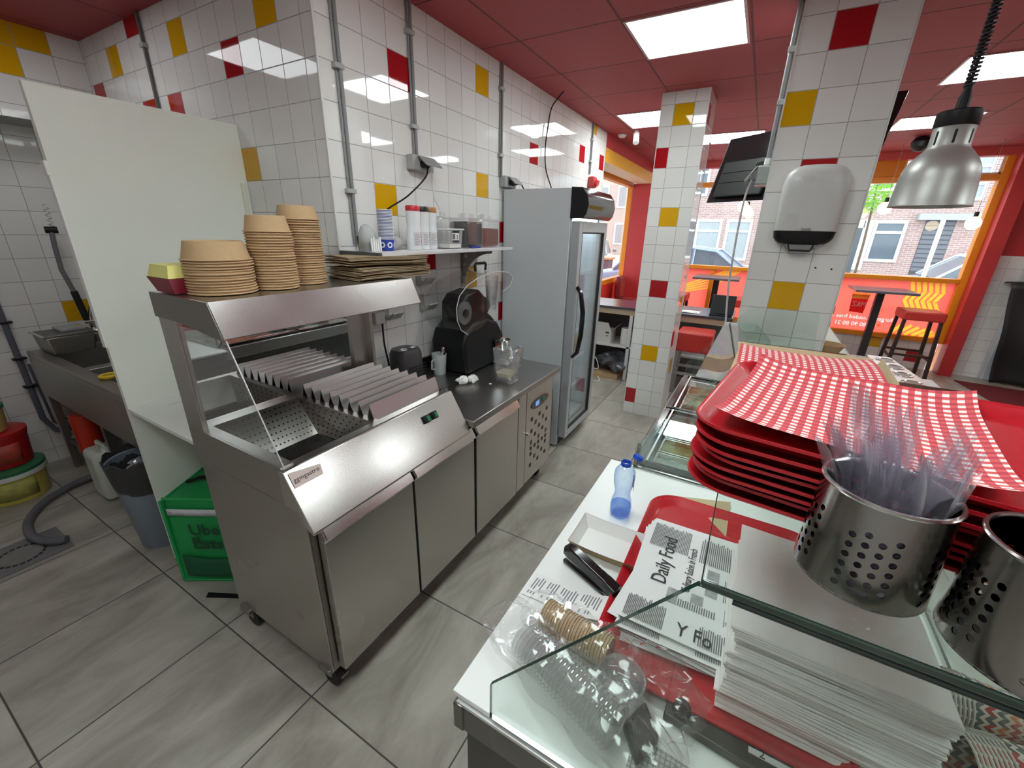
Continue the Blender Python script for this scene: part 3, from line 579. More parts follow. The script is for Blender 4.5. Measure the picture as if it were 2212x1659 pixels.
for x, z, l in ((1.945, 1.425, 'upper'), (1.965, 1.272, 'lower')) + ((1.665, 1.262, 'left'),):
    m = MB(); m.box(x - .042, x - .002, YW - .009, YW - .0005, z - .042, z + .055)
    m.prism([(x - .042, YW - .009, z - .042), (x - .042, YW - .055, z - .036), (x - .042, YW - .085, z - .002), (x - .042, YW - .078, z + .006), (x - .042, YW - .050, z - .022), (x - .042, YW - .009, z - .016)], (.042, 0, 0))
    m.prism([(x, YW - .055, z - .036), (x, YW - .085, z - .002), (x, YW - .078, z + .006), (x, YW - .050, z - .022)], (.040, 0, 0))
    solo('wall_hook', m, P('satin grey hook', (.42, .42, .41), .4, .2), {'upper': 'upper grey wall hook, right below the red tile', 'lower': 'lower grey wall hook, beneath the upper one', 'left': 'grey wall hook beside the socket under the canopy'}[l], 'wall hook', 'grey wall hooks', bev=.002)
# ================================================================ white partition with its shelf counter
t = thing('partition', 'tall pale green-white board partition between the sinks and the chip warmer', 'partition', (1.0, YP, 0))
m = MB(); m.box(.648, XL - .001, YP, YP + .028, 0, 2.168); build('panel', m, P('pale green white board', (.87, .89, .81), .42, noise=.04, nscale=3, bump=.05, bscale=300), t, smooth=False)
m = MB(); m.box(.640, .6479, YP - .002, YP + .030, 1.18, 1.86); m.box(.636, .6479, YP - .004, YP + .034, 1.86, 1.91); build('edge_profile', m, P('bright white edge strip', (.9, .9, .88), .35), t, bev=.001)
m = MB(); m.box(1.35, 1.375, YP - .012, YP - .0005, 1.30, 1.90); build('batten', m, P('pale yellow batten', (.72, .74, .6), .45), t, bev=.002)
t = thing('shelf_counter', 'low white board counter fixed in front of the partition, behind the chip warmer', 'counter', (1.0, 2.1, 0))
m = MB(); m.box(.648, 1.385, 1.765, YP - .001, .868, .886); build('worktop', m, WHITEB, t, bev=.001)
m = MB(); m.box(.652, .672, 1.766, 1.784, .0, .868); build('leg', m, GRAYP, t, smooth=False)
m = MB(); m.box(.9, 1.36, 2.05, 2.25, .887, .905); solo('cutting_board', m, P('pale board', (.72, .75, .72), .4), 'pale flat board lying on the low white counter behind the warmer', 'board', bev=.004)

# ---- delivery bag
BO = Vector((.60, 2.21, 0)); bu = Vector((.514, -.857, 0)); bn = Vector((.857, .514, 0))
def bp(u, v, z): return BO + bu * u + bn * v + Vector((0, 0, z))
t = thing('delivery_bag', 'bright green insulated delivery backpack on the floor beneath the white counter', 'bag', BO)
m = MB(); H_ = .47
m.grid(lambda u, v: bp(.40 * u, -.012 * math.sin(PI * u) * math.sin(PI * v) + .015 * v, .012 + H_ * v), 10, 10)
m.grid(lambda u, v: bp(.012 * v, .34 * u, .012 + H_ * v), 6, 6); m.grid(lambda u, v: bp(.40 - .012 * v, .34 * u, .012 + H_ * v), 6, 6)
m.grid(lambda u, v: bp(.40 * u, .34, .012 + H_ * v), 6, 6); m.grid(lambda u, v: bp(.012 + .376 * u, .015 + .325 * v, .012 + H_ + .03 * math.sin(PI * u) * math.sin(PI * v)), 8, 8); m.grid(lambda u, v: bp(.4 * u, .34 * v, .012), 2, 2)
bag = build('shell', m, GREENF, t)
m = MB(); 
for a, b in (((0, 0, .012), (0, .0, .48)), ((.40, 0, .012), (.39, 0, .48)), ((0, 0, .012), (.40, 0, .012)), ((0, .015, .482), (.39, .015, .482)), ((0, .34, .012), (.012, .34, .482)), ((.0, .0, .012), (0, .34, .012)), ((.012, .015, .482), (.012, .34, .482))): m.tube([bp(*a), bp(*b)], .008, 8)
build('piping', m, P('green webbing', (.012, .34, .09), .6), t)
m = MB(); m.grid(lambda u, v: bp(.02 + .36 * u, -.004 - .012 * math.sin(PI * u) * .3, .405 + .035 * v), 8, 1); build('reflective_strip', m, REFLECT, t, solid=.003)
m = MB(); m.grid(lambda u, v: bp(.04 + .32 * u, -.016 - .006 * math.sin(PI * u), .05 + (.13 - .02 * math.sin(PI * u)) * v), 8, 4); build('mesh_pocket', m, GREEND, t, solid=.003, label='dark green mesh pocket')
m = MB(); m.tube([bp(.05, .12, .508), bp(.12, .12, .535), bp(.22, .12, .535), bp(.28, .12, .508)], .010, 6); build('handle', m, BLACK, t)
m = MB(); m.tube([bp(-.01, .05, .44), bp(-.045, .08, .36), bp(-.05, .10, .2), bp(-.015, .12, .06)], .012, 6); m.tube([bp(-.01, .2, .44), bp(-.04, .22, .3), bp(-.01, .24, .08)], .010, 6); build('strap', m, GREENF, t)
BM = frame(bp(.11, -.020, .305), bu, (0, 0, 1)); text('lettering', 'Uber', .085, BM, DGTXT, t, depth=.0008, bold=.0012)
BM = frame(bp(.11, -.021, .225), bu, (0, 0, 1)); text('lettering', 'Eats', .088, BM, DGTXT, t, depth=.0012, bold=.0016)
m = MB(); m.prism([(.60, 2.01, .001), (.70, 1.83, .001), (.715, 1.85, .001), (.62, 2.03, .001)], (0, 0, .004)); solo('loose_strap', m, BLACK, 'loose black strap lying on the floor in front of the green bag', 'strap')

# ================================================================ refrigerated counter (three doors) and the chip warmer on it
x0, x1 = .63, 2.475; yf, yb = 1.085, YW - .012
t = thing('refrigerated_counter', 'long stainless steel refrigerated counter with three doors and a vented end', 'counter', (1.55, 1.4, 0))
m = MB(); m.box(x0 + .002, x1, yf + .012, yb, .125, .815); build('body', m, STEELD, t, smooth=False)
m = MB(); m.box(1.455, x1 + .012, 1.022, yb + .008, .815, .852); m.box(1.455, x1 + .012, yb - .012, yb + .010, .852, .935); build('worktop', m, STEELW, t, bev=.004)
m = MB(); m.box(x0 - .004, x0 + .0019, 1.10, 1.73, .115, .84); build('side_panel', m, STEELV, t, bev=.001)
def door(a, b):
    m = MB(); m.box(a, b, 1.058, 1.09, .13, .725); m.prism([(a, 1.058, .725), (a, 1.09, .725), (a, 1.09, .782), (a, 1.075, .785), (a, 1.048, .742)], (b - a, 0, 0)); d = build('door', m, STEELV, t, bev=.002)
    m = MB(); m.prism([(a + .004, 1.0465, .742), (a + .004, 1.0735, .787), (a + .004, 1.070, .787), (a + .004, 1.043, .742)], (b - a - .008, 0, 0)); build('handle_lip', m, STEELB, d, smooth=False); return d
door(.652, 1.066); door(1.080, 1.508); door(1.530, 1.962)
m = MB(); m.box(1.975, 2.072, 1.062, 1.097, .13, .79); build('filler_strip', m, STEELV, t, bev=.002)
m = MB()
for a in (1.073, 1.519, 1.968, 2.078): m.box(a - .006, a + .006, 1.07, 1.10, .13, .79)
m.box(.652, 2.46, 1.075, 1.10, .787, .8149); build('gasket', m, GASKET, t, smooth=False)
m = MB(); m.box(2.085, 2.465, 1.066, 1.10, .13, .80); gp = build('vent_panel', m, STEELV, t, bev=.002, label='perforated machine compartment panel with a control display')
m = MB()
for r in range(9):
    for c in range(5):
        if (r + c) % 2 == 0 or r in (5,): 
            xx = 2.15 + c * .055; zz = .56 - r * .042
            if (r // 1) % 3 == 1:
                for k in range(4): m.box(xx, xx + .028, 1.0646, 1.0662, zz + k * .008, zz + k * .008 + .004)
            else: m.box(xx, xx + .026, 1.0646, 1.0662, zz, zz + .026)
build('vent_holes', m, P('dark vent', (.05, .035, .025), .7), gp, smooth=False)
m = MB(); m.prism([(2.14 + .125 * (1 - math.cos(a)), 1.0655, .665 + .035 * math.sin(a) * (1.0 if a < PI else 1.0)) for a in [k * PI / 10 for k in range(20)]], (0, -.004, 0)); cp = build('control_display', m, BLACKG, gp)
m = MB(); m.box(2.20, 2.25, 1.0600, 1.0614, .650, .682); build('digits', m, emis('dim blue digits', (.25, .45, .9), .6), gp, smooth=False)
m = MB(); m.cyl((2.31, 1.062, .668), (2.31, 1.058, .668), .016); build('power_button', m, P('green button', (.02, .25, .12), .3), gp)
def caster(x, y, par):
    m = MB(); m.cyl((x - .015, y, .045), (x + .015, y, .045), .044, n=20); w = build('caster', m, RUBBER, par, bev=.004)
    m = MB(); m.box(x - .02, x + .02, y - .012, y + .012, .05, .10); m.box(x - .04, x + .04, y - .035, y + .035, .098, .124); build('fork', m, STEELD, w, bev=.002)
for x, y in ((.655, 1.145), (.650, 1.665), (2.40, 1.155), (2.40, 1.66)): caster(x, y, t)
m = MB(); m.cyl((2.09, 1.045, .50), (2.09, 1.068, .50), .010); build('lock', m, STEELB, gp)
# foot brake on the front caster
m = MB(); m.box(.655, .69, 1.10, 1.14, .04, .052); build('brake_pedal', m, STEELD, t, bev=.002)

WX0, WX1 = .618, 1.455
t = thing('chip_warmer', 'stainless steel chip warming station with canopy, perforated bin and bag divider', 'food warmer', (1.04, 1.4, .85))
# slanted front and its ends
m = MB()
prof = [(1.04, .792), (1.038, .80), (1.148, .985), (1.172, .985), (1.172, .855), (1.10, .855), (1.10, .83), (1.062, .80)]
m.prism([(WX0 - .008, y, z) for y, z in prof], (WX1 - WX0 + .004, 0, 0)); fp = build('front_panel', m, steel('polished slanted steel', (.66, .64, .62), .22, dents=.35), t, bev=.002)
m = MB(); m.prism([(WX0, 1.172, .853), (WX0, 1.172, .985), (WX0, 1.735, .985), (WX0, 1.735, .853)], (.012, 0, 0)); m.prism([(WX1 - .012, 1.172, .853), (WX1 - .012, 1.172, .985), (WX1 - .012, 1.735, .985), (WX1 - .012, 1.735, .853)], (.012, 0, 0)); m.box(WX0 + .012, WX1 - .012, 1.70, 1.735, .853, .985)
m.box(WX0, WX0 + .045, 1.172, 1.735, .985, .990); m.box(WX1 - .02, WX1, 1.172, 1.735, .985, .990); m.box(WX0 + .045, WX1 - .02, 1.655, 1.735, .985, .990); m.box(WX0 + .045, WX1 - .02, 1.152, 1.185, .984, .990); m.box(1.005, 1.035, 1.185, 1.655, .960, .990)
build('basin_rim', m, STEEL, t, smooth=False)
# bin: perforated sloping plates and a dark pan
m = MB(); a0, a1 = .663, 1.005
m.add([(a0, 1.655, .988), (a1, 1.655, .988), (a1 - .03, 1.50, .868), (a0 + .05, 1.50, .868)], [(0, 1, 2, 3)])
m.add([(a0, 1.655, .988), (a0 + .05, 1.50, .868), (a0 + .05, 1.24, .868), (a0, 1.185, .988)], [(0, 1, 2, 3)])
m.add([(a1, 1.655, .988), (a1, 1.185, .988), (a1 - .02, 1.24, .868), (a1 - .03, 1.50, .868)], [(0, 1, 2, 3)])
m.add([(a0, 1.185, .988), (a0 + .05, 1.24, .868), (a1 - .02, 1.24, .868), (a1, 1.185, .988)], [(0, 1, 2, 3)]); bn_ = build('bin', m, STEEL, t, smooth=False)
m = MB()
for i in range(15):
    for j in range(7):
        u = (i + .5 + .5 * (j % 2)) / 15.6; v = (j + .6) / 7.4
        A = Vector((a0, 1.655, .988)).lerp(Vector((a1, 1.655, .988)), u); B = Vector((a0 + .05, 1.50, .868)).lerp(Vector((a1 - .03, 1.50, .868)), u); p = A.lerp(B, v); nr = Vector((0, -.61, .79))
        m.lathe([(.0034, 0), (.0034, .0006)], p + nr * .0006, 8, nr)
for i in range(10):
    for j in range(6):
        u = (i + .5 + .5 * (j % 2)) / 11; v = (j + .6) / 6.6
        A = Vector((a1, 1.655, .988)).lerp(Vector((a1, 1.185, .988)), u); B = Vector((a1 - .03, 1.50, .868)).lerp(Vector((a1 - .02, 1.24, .868)), u); p = A.lerp(B, v); nr = Vector((-.98, 0, .2))
        m.lathe([(.0034, 0), (.0034, .0006)], p + nr * .0008, 8, nr)
h = build('perforations', m, BLACK, bn_, smooth=False); h['kind'] = 'stuff'
m = MB(); m.box(a0 + .05, a1 - .03, 1.24, 1.50, .858, .867); build('pan', m, P('dark pan', (.03, .03, .03), .25, .6), t, smooth=False)
# bag divider: a corrugated steel insert
m = MB(); n = 8; X0, X1 = 1.03, 1.43; ya, yb_ = 1.195, 1.665
for k in range(n):
    y0_ = yb_ - (yb_ - ya) * (k + 1) / n; y1_ = yb_ - (yb_ - ya) * k / n; zb = .962; zt = 1.046
    m.prism([(X0, y0_, zb), (X0, y0_ + .030, zt), (X0, y0_ + .0325, zt), (X0, y1_ - .004, zb), (X0, y1_ - .007, zb - .002), (X0, y0_ + .031, zt - .006), (X0, y0_ + .003, zb - .002)], (X1 - X0, 0, 0))
m.box(X0 - .012, X0 - .001, ya, yb_, .94, .972); m.box(X0, X1, ya, yb_, .935, .945); build('bag_divider', m, steel('satin steel ridges', (.62, .60, .60), .30, dents=.02), t, smooth=False)
# posts, rear mirror, side glass, canopy
m = MB(); m.prism([(WX0, 1.625, .99), (WX0, 1.735, .99), (WX0, 1.735, 1.40), (WX0, 1.62, 1.40)], (.018, 0, 0)); m.box(WX0 + .018, WX0 + .035, 1.668, 1.735, .99, 1.40); build('post', m, STEELV, t, bev=.001)
m = MB(); m.box(WX1 - .018, WX1, 1.64, 1.735, .99, 1.40); m.box(WX1 - .105, WX1 - .018, 1.675, 1.735, .99, 1.40); build('post', m, STEELV, t, bev=.001)
m = MB(); m.box(WX0 + .036, WX1 - .106, 1.690, 1.70, .99, 1.42); build('mirror_back', m, MIRROR, t, smooth=False, label='mirror-polished rear panel')
m = MB(); m.prism([(WX0 + .004, 1.16, .991), (WX0 + .004, 1.618, .991), (WX0 + .004, 1.618, 1.385), (WX0 + .004, 1.345, 1.385)], (.005, 0, 0)); build('side_glass', m, PCLEAR, t, smooth=False)
m = MB(); m.tube([(WX0 + .0065, 1.16, .991), (WX0 + .0065, 1.345, 1.385)], .0022, 6); build('glass_edge', m, P('pale glass edge', (.55, .55, .56), .2), t)
m = MB(); CX0, CX1 = .618, 1.478
cp_ = [(1.338, 1.378), (1.385, 1.482), (1.75, 1.484), (1.75, 1.402), (1.60, 1.40), (1.345, 1.374)]
m.prism([(CX0 + .003, y, z) for y, z in cp_], (CX1 - CX0 - .006, 0, 0)); cn = build('canopy', m, STEEL, t, bev=.0015)
m = MB(); m.prism([(CX0, 1.336, 1.379), (CX0, 1.384, 1.4835), (CX0, 1.3825, 1.4845), (CX0, 1.333, 1.379)], (CX1 - CX0, 0, 0)); build('canopy_front', m, steel('bright canopy steel', (.70, .67, .66), .24, dents=.2), cn, smooth=False)
for xe_ in (CX0 - .003, CX1 - .002): m = MB(); m.prism([(xe_, y, z) for y, z in cp_], (.0045, 0, 0)); build('canopy_end', m, STEELD, cn, smooth=False)
m = MB(); m.box(.75, 1.40, 1.50, 1.56, 1.385, 1.399); build('heating_element', m, BLACK, cn, bev=.003)
# brand plate and switches on the slant
sv = Vector((0, .110, .185)).normalized(); s0 = lambda u, v: Vector((WX0 - .008 + u, 1.0375, .80)) + sv * v + Vector((0, -.0012, .0007))
m = MB(); m.prism([s0(.012, .155), s0(.112, .155), s0(.118, .190), s0(.018, .207), s0(.012, .205)], (0, -.0012, .0007)); build('brand_plate', m, P('pinkish brand plate', (.55, .45, .42), .35, .5), fp)
text('lettering', 'ggmgastro', .021, frame(s0(.017, .172) + Vector((0, -.0016, .001)), (1, 0, 0), sv), DARKTXT, fp, depth=.0003, spacing=1.05)
for u in (.605, .655):
    c = s0(u, .135); nrm = Vector((0, -.86, .51)); m = MB(); m.prism([c, c + Vector((.030, 0, 0)), c + Vector((.030, 0, 0)) + sv * .034, c + sv * .034], nrm * .012); sw = build('switch', m, BLACK, fp, bev=.002)
    c2 = c + Vector((.010, 0, 0)) + sv * .006 + nrm * .0125; m = MB(); m.prism([c2, c2 + Vector((.016, 0, 0)), c2 + Vector((.016, 0, 0)) + sv * .022, c2 + sv * .022], nrm * .003); build('rocker', m, P('green rocker', (.01, .16, .07), .25), sw)

# ---- inverted kraft bowls and paper bags on the canopy
def bowl_mesh(r_rim, r_base, h, c=(0, 0, 0)):
    m = MB(); m.lathe([(r_rim, .003), (r_rim + .0025, .0022), (r_rim + .003, 0), (r_rim + .0015, -.0016), (r_rim - .001, -.001), (r_base, h), (r_base - .002, h + .001), (r_base - .0035, h - .004), (r_base - .001 - .0025, h - .006), (.001, h - .006), (.001, h - .007), (r_base - .004, h - .007), (r_rim - .0035, 0), (r_rim - .0015, .003)][::-1], c, 40, cap=False, closed=True); return m
def bowl_stack(x, y, z, r, rb, h, n, dz, where, group):
    for k in range(n):
        kk = n - 1 - k   # from the top
        jx, jy = random.uniform(-.0018, .0018), random.uniform(-.0018, .0018)
        l = 'kraft bowl, %s of the %s' % (ordn(kk), where)
        if k == 0: b0 = solo('kraft_bowl', bowl_mesh(r, rb, h), KRAFT, l, 'bowl', group); b0.location = (x, y, z + .003); b = b0
        else: b = b0.copy(); COL.objects.link(b); b['label'] = l
        b.location = (x + jx, y + jy, z + .002 + k * dz + (.0005 * (k % 3)))
bowl_stack(.758, 1.565, 1.485, .099, .084, .056, 13, .0088, 'wide left stack on the canopy', 'upturned kraft bowls in the wide left stack')
bowl_stack(.928, 1.535, 1.485, .0745, .062, .052, 22, .0092, 'middle stack on the canopy', 'upturned kraft bowls in the middle stack')
bowl_stack(1.088, 1.590, 1.485, .0765, .064, .048, 28, .0088, 'tallest stack on the canopy', 'upturned kraft bowls in the tall right stack')
t = thing('burger_box', 'pale yellow takeaway box in a dark red carton at the left end of the canopy', 'box', (.665, 1.66, 1.485))
m = MB(); m.prism([(.63, 1.60, 1.487), (.63, 1.72, 1.487), (.615, 1.735, 1.535), (.615, 1.585, 1.535)], (.075, 0, 0)); build('tray', m, P('dark red carton', (.25, .01, .03), .35), t)
m = MB(); m.prism([(.617, 1.59, 1.536), (.617, 1.73, 1.536), (.627, 1.72, 1.575), (.627, 1.60, 1.575)], (.085, 0, 0)); build('lid', m, P('pale yellow carton', (.80, .76, .25), .5), t)
# folded paper bags, laid in two bundles
def bag_obj(l, g):
    m = MB(); 
    m.grid(lambda u, v: (-.21 + .42 * u, -.11 + .22 * v + .006 * math.sin(8 * u), .0022 + .0018 * math.sin(5.2 * u + 3 * v)), 14, 4, th=.0034)
    m.grid(lambda u, v: (.12 + .09 * u, -.108 + .20 * v, .0036 + .003 * u), 3, 2, th=.0012)
    return solo('paper_bag', m, KRAFTD, l, 'paper bag', g)
for k in range(16):
    kk = 15 - k; up = k >= 9; l = 'brown paper bag, %s of the pile at the right of the canopy' % ordn(kk)
    if k == 0: b0 = bag_obj(l, 'folded brown paper bags on the canopy'); b = b0
    else: b = b0.copy(); COL.objects.link(b); b['label'] = l
    b.location = (1.435 + (0.012 if up else .03) + random.uniform(-.012, .012), 1.555 + random.uniform(-.012, .012), 1.488 + k * .0056 + (.006 if up else 0)); b.rotation_euler = (random.uniform(-.008, .008), random.uniform(-.01, .01), (-.16 if up else -.06) + random.uniform(-.04, .04)); b.scale = (1.0, 1 if not up else .95, 1)

# ================================================================ tall display fridge
FX0, FX1, FY0, FY1 = 2.872, 3.475, 1.185, YW - .02
t = thing('display_fridge', 'tall grey-white glass-door drinks fridge against the tiled wall', 'fridge', (3.17, 1.45, 0))
m = MB(); ztop = 1.985
m.box(FX0, FX0 + .035, FY0, FY1, .02, ztop); m.box(FX1 - .035, FX1, FY0, FY1, .16, ztop); m.box(FX0 + .035, FX1 - .035, FY1 - .035, FY1, .16, ztop); m.box(FX0 + .035, FX1 - .035, FY0, FY1 - .035, 1.79, ztop); m.box(FX0 + .035, FX1 - .035, FY0, FY1 - .035, .16, .20)
build('cabinet', m, WHITEM, t, bev=.003)
m = MB(); m.box(FX0 + .036, FX1 - .02, FY0 + .005, FY1 - .02, .0, .159); build('plinth', m, P('dark plinth', (.03, .03, .035), .5), t, smooth=False)
m = MB()
for k in range(26): m.box(FX0 + .036, FX1 - .036, FY1 - .044, FY1 - .036, .26 + k * .056, .28 + k * .056)
m.box(FX1 - .040, FX1 - .0355, FY0 + .02, FY1 - .05, .2, 1.78); build('liner', m, P('ribbed white liner', (.72, .76, .80), .4), t, smooth=False)
m = MB(); d0, d1 = 1.112, 1.178; zb, zt = .10, 1.775
m.box(FX0 + .01, FX0 + .062, d0, d1, zb, zt); m.box(FX1 - .055, FX1, d0, d1, zb, zt); m.box(FX0 + .062, FX1 - .055, d0, d1, zb, zb + .06); m.box(FX0 + .062, FX1 - .055, d0, d1, zt - .075, zt); dr = build('door', m, P('silver grey door frame', (.50, .52, .54), .35, .3), t, bev=.004)
m = MB(); m.box(FX0 + .062, FX1 - .055, d0 + .012, d0 + .018, zb + .06, zt - .075); build('pane', m, clear('fridge glass', (.90, .95, .97), 1.5, .02, .05), dr, smooth=False)
m = MB(); 
for b in ((FX0 + .060, FX0 + .072, zb + .055, zt - .07), (FX1 - .065, FX1 - .053, zb + .055, zt - .07)): m.box(b[0], b[1], d0 + .002, d0 + .03, b[2], b[3])
m.box(FX0 + .072, FX1 - .065, d0 + .002, d0 + .03, zb + .055, zb + .066); m.box(FX0 + .072, FX1 - .065, d0 + .002, d0 + .03, zt - .082, zt - .07); build('seal', m, GASKET, dr, smooth=False)
m = MB(); m.tube([(FX0 + .02, 1.112 - .004, 1.33), (FX0 + .02, 1.075, 1.29), (FX0 + .02, 1.048, 1.15), (FX0 + .02, 1.05, .98), (FX0 + .02, 1.07, .84), (FX0 + .02, 1.108, .80)], [.014, .016, .018, .018, .016, .014], 10); build('handle', m, BLACKG, dr)
m = MB(); m.cyl((FX0 + .20, 1.112, 1.745), (FX0 + .20, 1.108, 1.745), .012); build('lock', m, STEELB, dr)
m = MB(); arc = [(1.19, 1.79), (1.10, 1.79), (1.075, 1.82), (1.062, 1.88), (1.075, 1.94), (1.11, 1.985), (1.19, 1.99)]
m.prism([(FX0, y, z) for y, z in arc], (FX1 - FX0, 0, 0)); cn = build('light_box', m, BLACKG, t, bev=.006, ang=50, label='glossy black curved header')
m = MB(); m.prism([(FX0 - .003, y, z) for y, z in arc], (.002, 0, 0)); build('light_box_end', m, BLACK, cn)
m = MB(); m.box(FX0 + .07, FX1 - .06, 1.19, 1.215, 1.765, 1.785); build('light_strip', m, LEDM, t, smooth=False)
SHZ = (.46, .70, .94, 1.17, 1.40)
for z in SHZ:
    m = MB()
    for k in range(12): m.box(FX0 + .05 + k * .045, FX0 + .053 + k * .045, FY0 + .02, FY1 - .06, z, z + .003)
    m.box(FX0 + .04, FX1 - .045, FY0 + .012, FY0 + .022, z - .012, z + .012); build('shelf', m, P('white shelf wire', (.75, .77, .8), .35), t, smooth=False)
def bottle(c, h, r, body, cap, label, cat, group, liquid=None):
    m = MB(); m.lathe([(r * .8, 0), (r, .008), (r, h * .55), (r * .92, h * .62), (r * .42, h * .84), (r * .40, h * .92), (r * .40, h * .93)], (0, 0, 0), 14); o = solo('drink_bottle', m, body, label, cat, group)
    m = MB(); m.lathe([(r * .46, h * .925), (r * .46, h)], (0, 0, 0), 12); build('cap', m, cap, o); o.location = c; return o
OJ = P('orange drink', (.80, .32, .02), .2); CO = P('dark cola drink', (.05, .015, .01), .15); WA = P('pale drink', (.55, .60, .66), .15)
for zi, z, mat_, cap_, nm in ((0, SHZ[0], WA, BLACK, 'pale'), (1, SHZ[1], OJ, OJ, 'orange'), (2, SHZ[2], CO, OJ, 'dark'), (4, SHZ[4], OJ, OJ, 'tall orange')):
    o0 = None
    for r in range(2):
        for k in range(4):
            c = (FX0 + .085 + k * .068, FY0 + .06 + r * .075, z + .014)
            if nm == 'tall orange' and k > 1: continue
            lb = '%s bottle on the %s fridge shelf, %s row' % (nm, ('lowest', 'second lowest', 'middle', '', 'top')[zi], ('front', 'back')[r])
            lb = '%s, %s from the handle side' % (lb, ('first', 'second', 'third', 'fourth')[k])
            if o0 is None: o0 = bottle(c, .17 if nm != 'tall orange' else .19, .029, mat_, cap_, lb, 'bottle', nm + ' drink bottles in the fridge')
            else: q = copy_tree(o0); q.location = c; q['label'] = lb
# narrow gap between worktop and fridge: steel pipe stub and crate
m = MB(); m.box(2.53, 2.80, 1.20, 1.62, .001, .55); solo('steel_bin', m, STEELD, 'narrow steel cabinet in the gap between worktop end and fridge', 'cabinet', bev=.01)

# ================================================================ things on the steel worktop
t = thing('fan_heater', 'squat black fan heater on the worktop behind the bag divider', 'heater', (1.63, 1.60, .852))
m = MB(); hx, hy = 1.63, 1.60
m.lathe([(.075, 0), (.085, .01), (.092, .10), (.086, .205), (.070, .228), (.001, .232)], (0, 0, 0), 4 * 8); 
m.v = [(hx + (abs(x) ** .72) * math.copysign(1, x) * .46 * 1.05, hy + (abs(y) ** .72) * math.copysign(1, y) * .46 * .95, .852 + z) for x, y, z in m.v]; build('housing', m, P('anthracite plastic', (.045, .045, .05), .4), t, ang=50)
m = MB()
for k in range(7): m.tube([(hx + .075 - .13 * j / 8 * 1.0 - .0, hy - .088 + .006 * abs(j - 4) / 4 * 2, .885 + k * .018) for j in range(9)], .0028, 5)
build('grille', m, BLACK, t)
m = MB(); m.box(hx + .0, hx + .035, hy - .045, hy - .025, 1.0838, 1.091); build('button', m, P('silver button', (.6, .6, .6), .3, .6), t, bev=.003)
m = MB(); m.tube([(hx - .045 + .022 * math.cos(a), hy - .03 + .014 * math.sin(a), 1.087) for a in [k * PI / 8 for k in range(17)]], .0025, 6); build('dial_ring', m, P('silver ring', (.6, .6, .6), .3, .6), t)
def jug_mesh(): pass
t = thing('measuring_beaker', 'small cloudy plastic beaker of white liquid against the upstand, holding a steel tool', 'beaker', (1.915, 1.60, .852))
CL = milky('cloudy plastic', (.72, .76, .76), .45)
m = MB(); m.lathe([(.035, 0), (.037, .004), (.047, .13), (.045, .13), (.035, .006), (.001, .006)], (1.915, 1.60, .852), 24, cap=False); build('cup', m, CL, t)
m = MB(); m.lathe([(.034, .007), (.041, .085), (.001, .085)], (1.915, 1.60, .852), 24); build('contents', m, P('milky liquid', (.62, .63, .60), .3), t)
m = MB(); m.tube([(1.873, 1.60, .955), (1.845, 1.60, .95), (1.842, 1.60, .90), (1.876, 1.60, .89)], .005, 6); build('handle', m, CL, t)
m = MB(); m.tube([(1.90, 1.60, .885), (1.945, 1.585, 1.005)], .008, 10); m.lathe([(.012, 0), (.013, .02), (.008, .03)], (1.942, 1.586, .99), 12); solo('steel_tool', m, STEELB, 'short steel tool leaning in the cloudy beaker', 'utensil')

# blender with its clear sound hood swung open
t = thing('blender', 'black commercial blender with open clear sound hood beside the fridge', 'blender', (2.22, 1.48, .852))
m = MB(); bx0, bx1 = 2.03, 2.38
m.prism([(1.975, 1.43, .854), (1.955, 1.43, .98), (1.95, 1.43, 1.05), (1.98, 1.43, 1.12), (2.05, 1.43, 1.165), (2.2, 1.43, 1.175), (2.33, 1.43, 1.13), (2.40, 1.43, 1.04), (2.42, 1.43, .92), (2.42, 1.43, .854)], (0, .26, 0)); build('base', m, BLACK, t, bev=.02, seg=3)
m = MB(); m.prism([(2.00, 1.47, 1.10), (1.985, 1.47, 1.20), (1.99, 1.47, 1.29), (2.04, 1.47, 1.335), (2.17, 1.47, 1.355), (2.22, 1.47, 1.315), (2.29, 1.47, 1.28), (2.31, 1.47, 1.235), (2.27, 1.47, 1.195), (2.31, 1.47, 1.17), (2.38, 1.47, 1.11), (2.38, 1.47, 1.0), (2.0, 1.47, 1.0)], (0, .16, 0)); build('back_housing', m, BLACK, t, bev=.012)
m = MB(); m.prism([(2.27, 1.422, .935), (2.375, 1.422, .935), (2.375, 1.422, 1.01), (2.27, 1.422, 1.02)], (0, -.012, 0)); pn = build('control_panel', m, BLACKG, t, bev=.004)
for i in range(4):
    for j in range(2): 
        m = MB(); m.box(2.285 + i * .020, 2.299 + i * .020, 1.404, 1.4098, .955 + j * .022, .971 + j * .022); build('key', m, P('red key', (.5, .05, .03), .4) if i == 0 else P('pale key', (.6, .6, .6), .4), pn, bev=.001)
HOOD = clear('clear hood plastic', (.98, .98, .98), 1.45, .05, .02, edge=(.88, .89, .90))
HP = [(1.95, 1.12), (1.885, 1.16), (1.85, 1.22), (1.845, 1.29), (1.875, 1.355), (1.95, 1.405), (2.05, 1.435), (2.17, 1.455), (2.30, 1.46), (2.40, 1.445), (2.47, 1.41)]
def hpt(u, y): k = u * (len(HP) - 1); i = min(int(k), len(HP) - 2); f = k - i; return (HP[i][0] * (1 - f) + HP[i + 1][0] * f, y, HP[i][1] * (1 - f) + HP[i + 1][1] * f)
m = MB(); m.grid(lambda u, v: hpt(u, 1.405 + .235 * v), 30, 4)
for y in (1.405, 1.64): m.add([(x, y, z) for x, z in HP] + [(2.44, y, 1.36), (2.34, y, 1.33), (2.27, y, 1.22), (2.1, y, 1.14)], [tuple(range(len(HP) + 4))])
build('sound_hood', m, HOOD, t, ang=60)
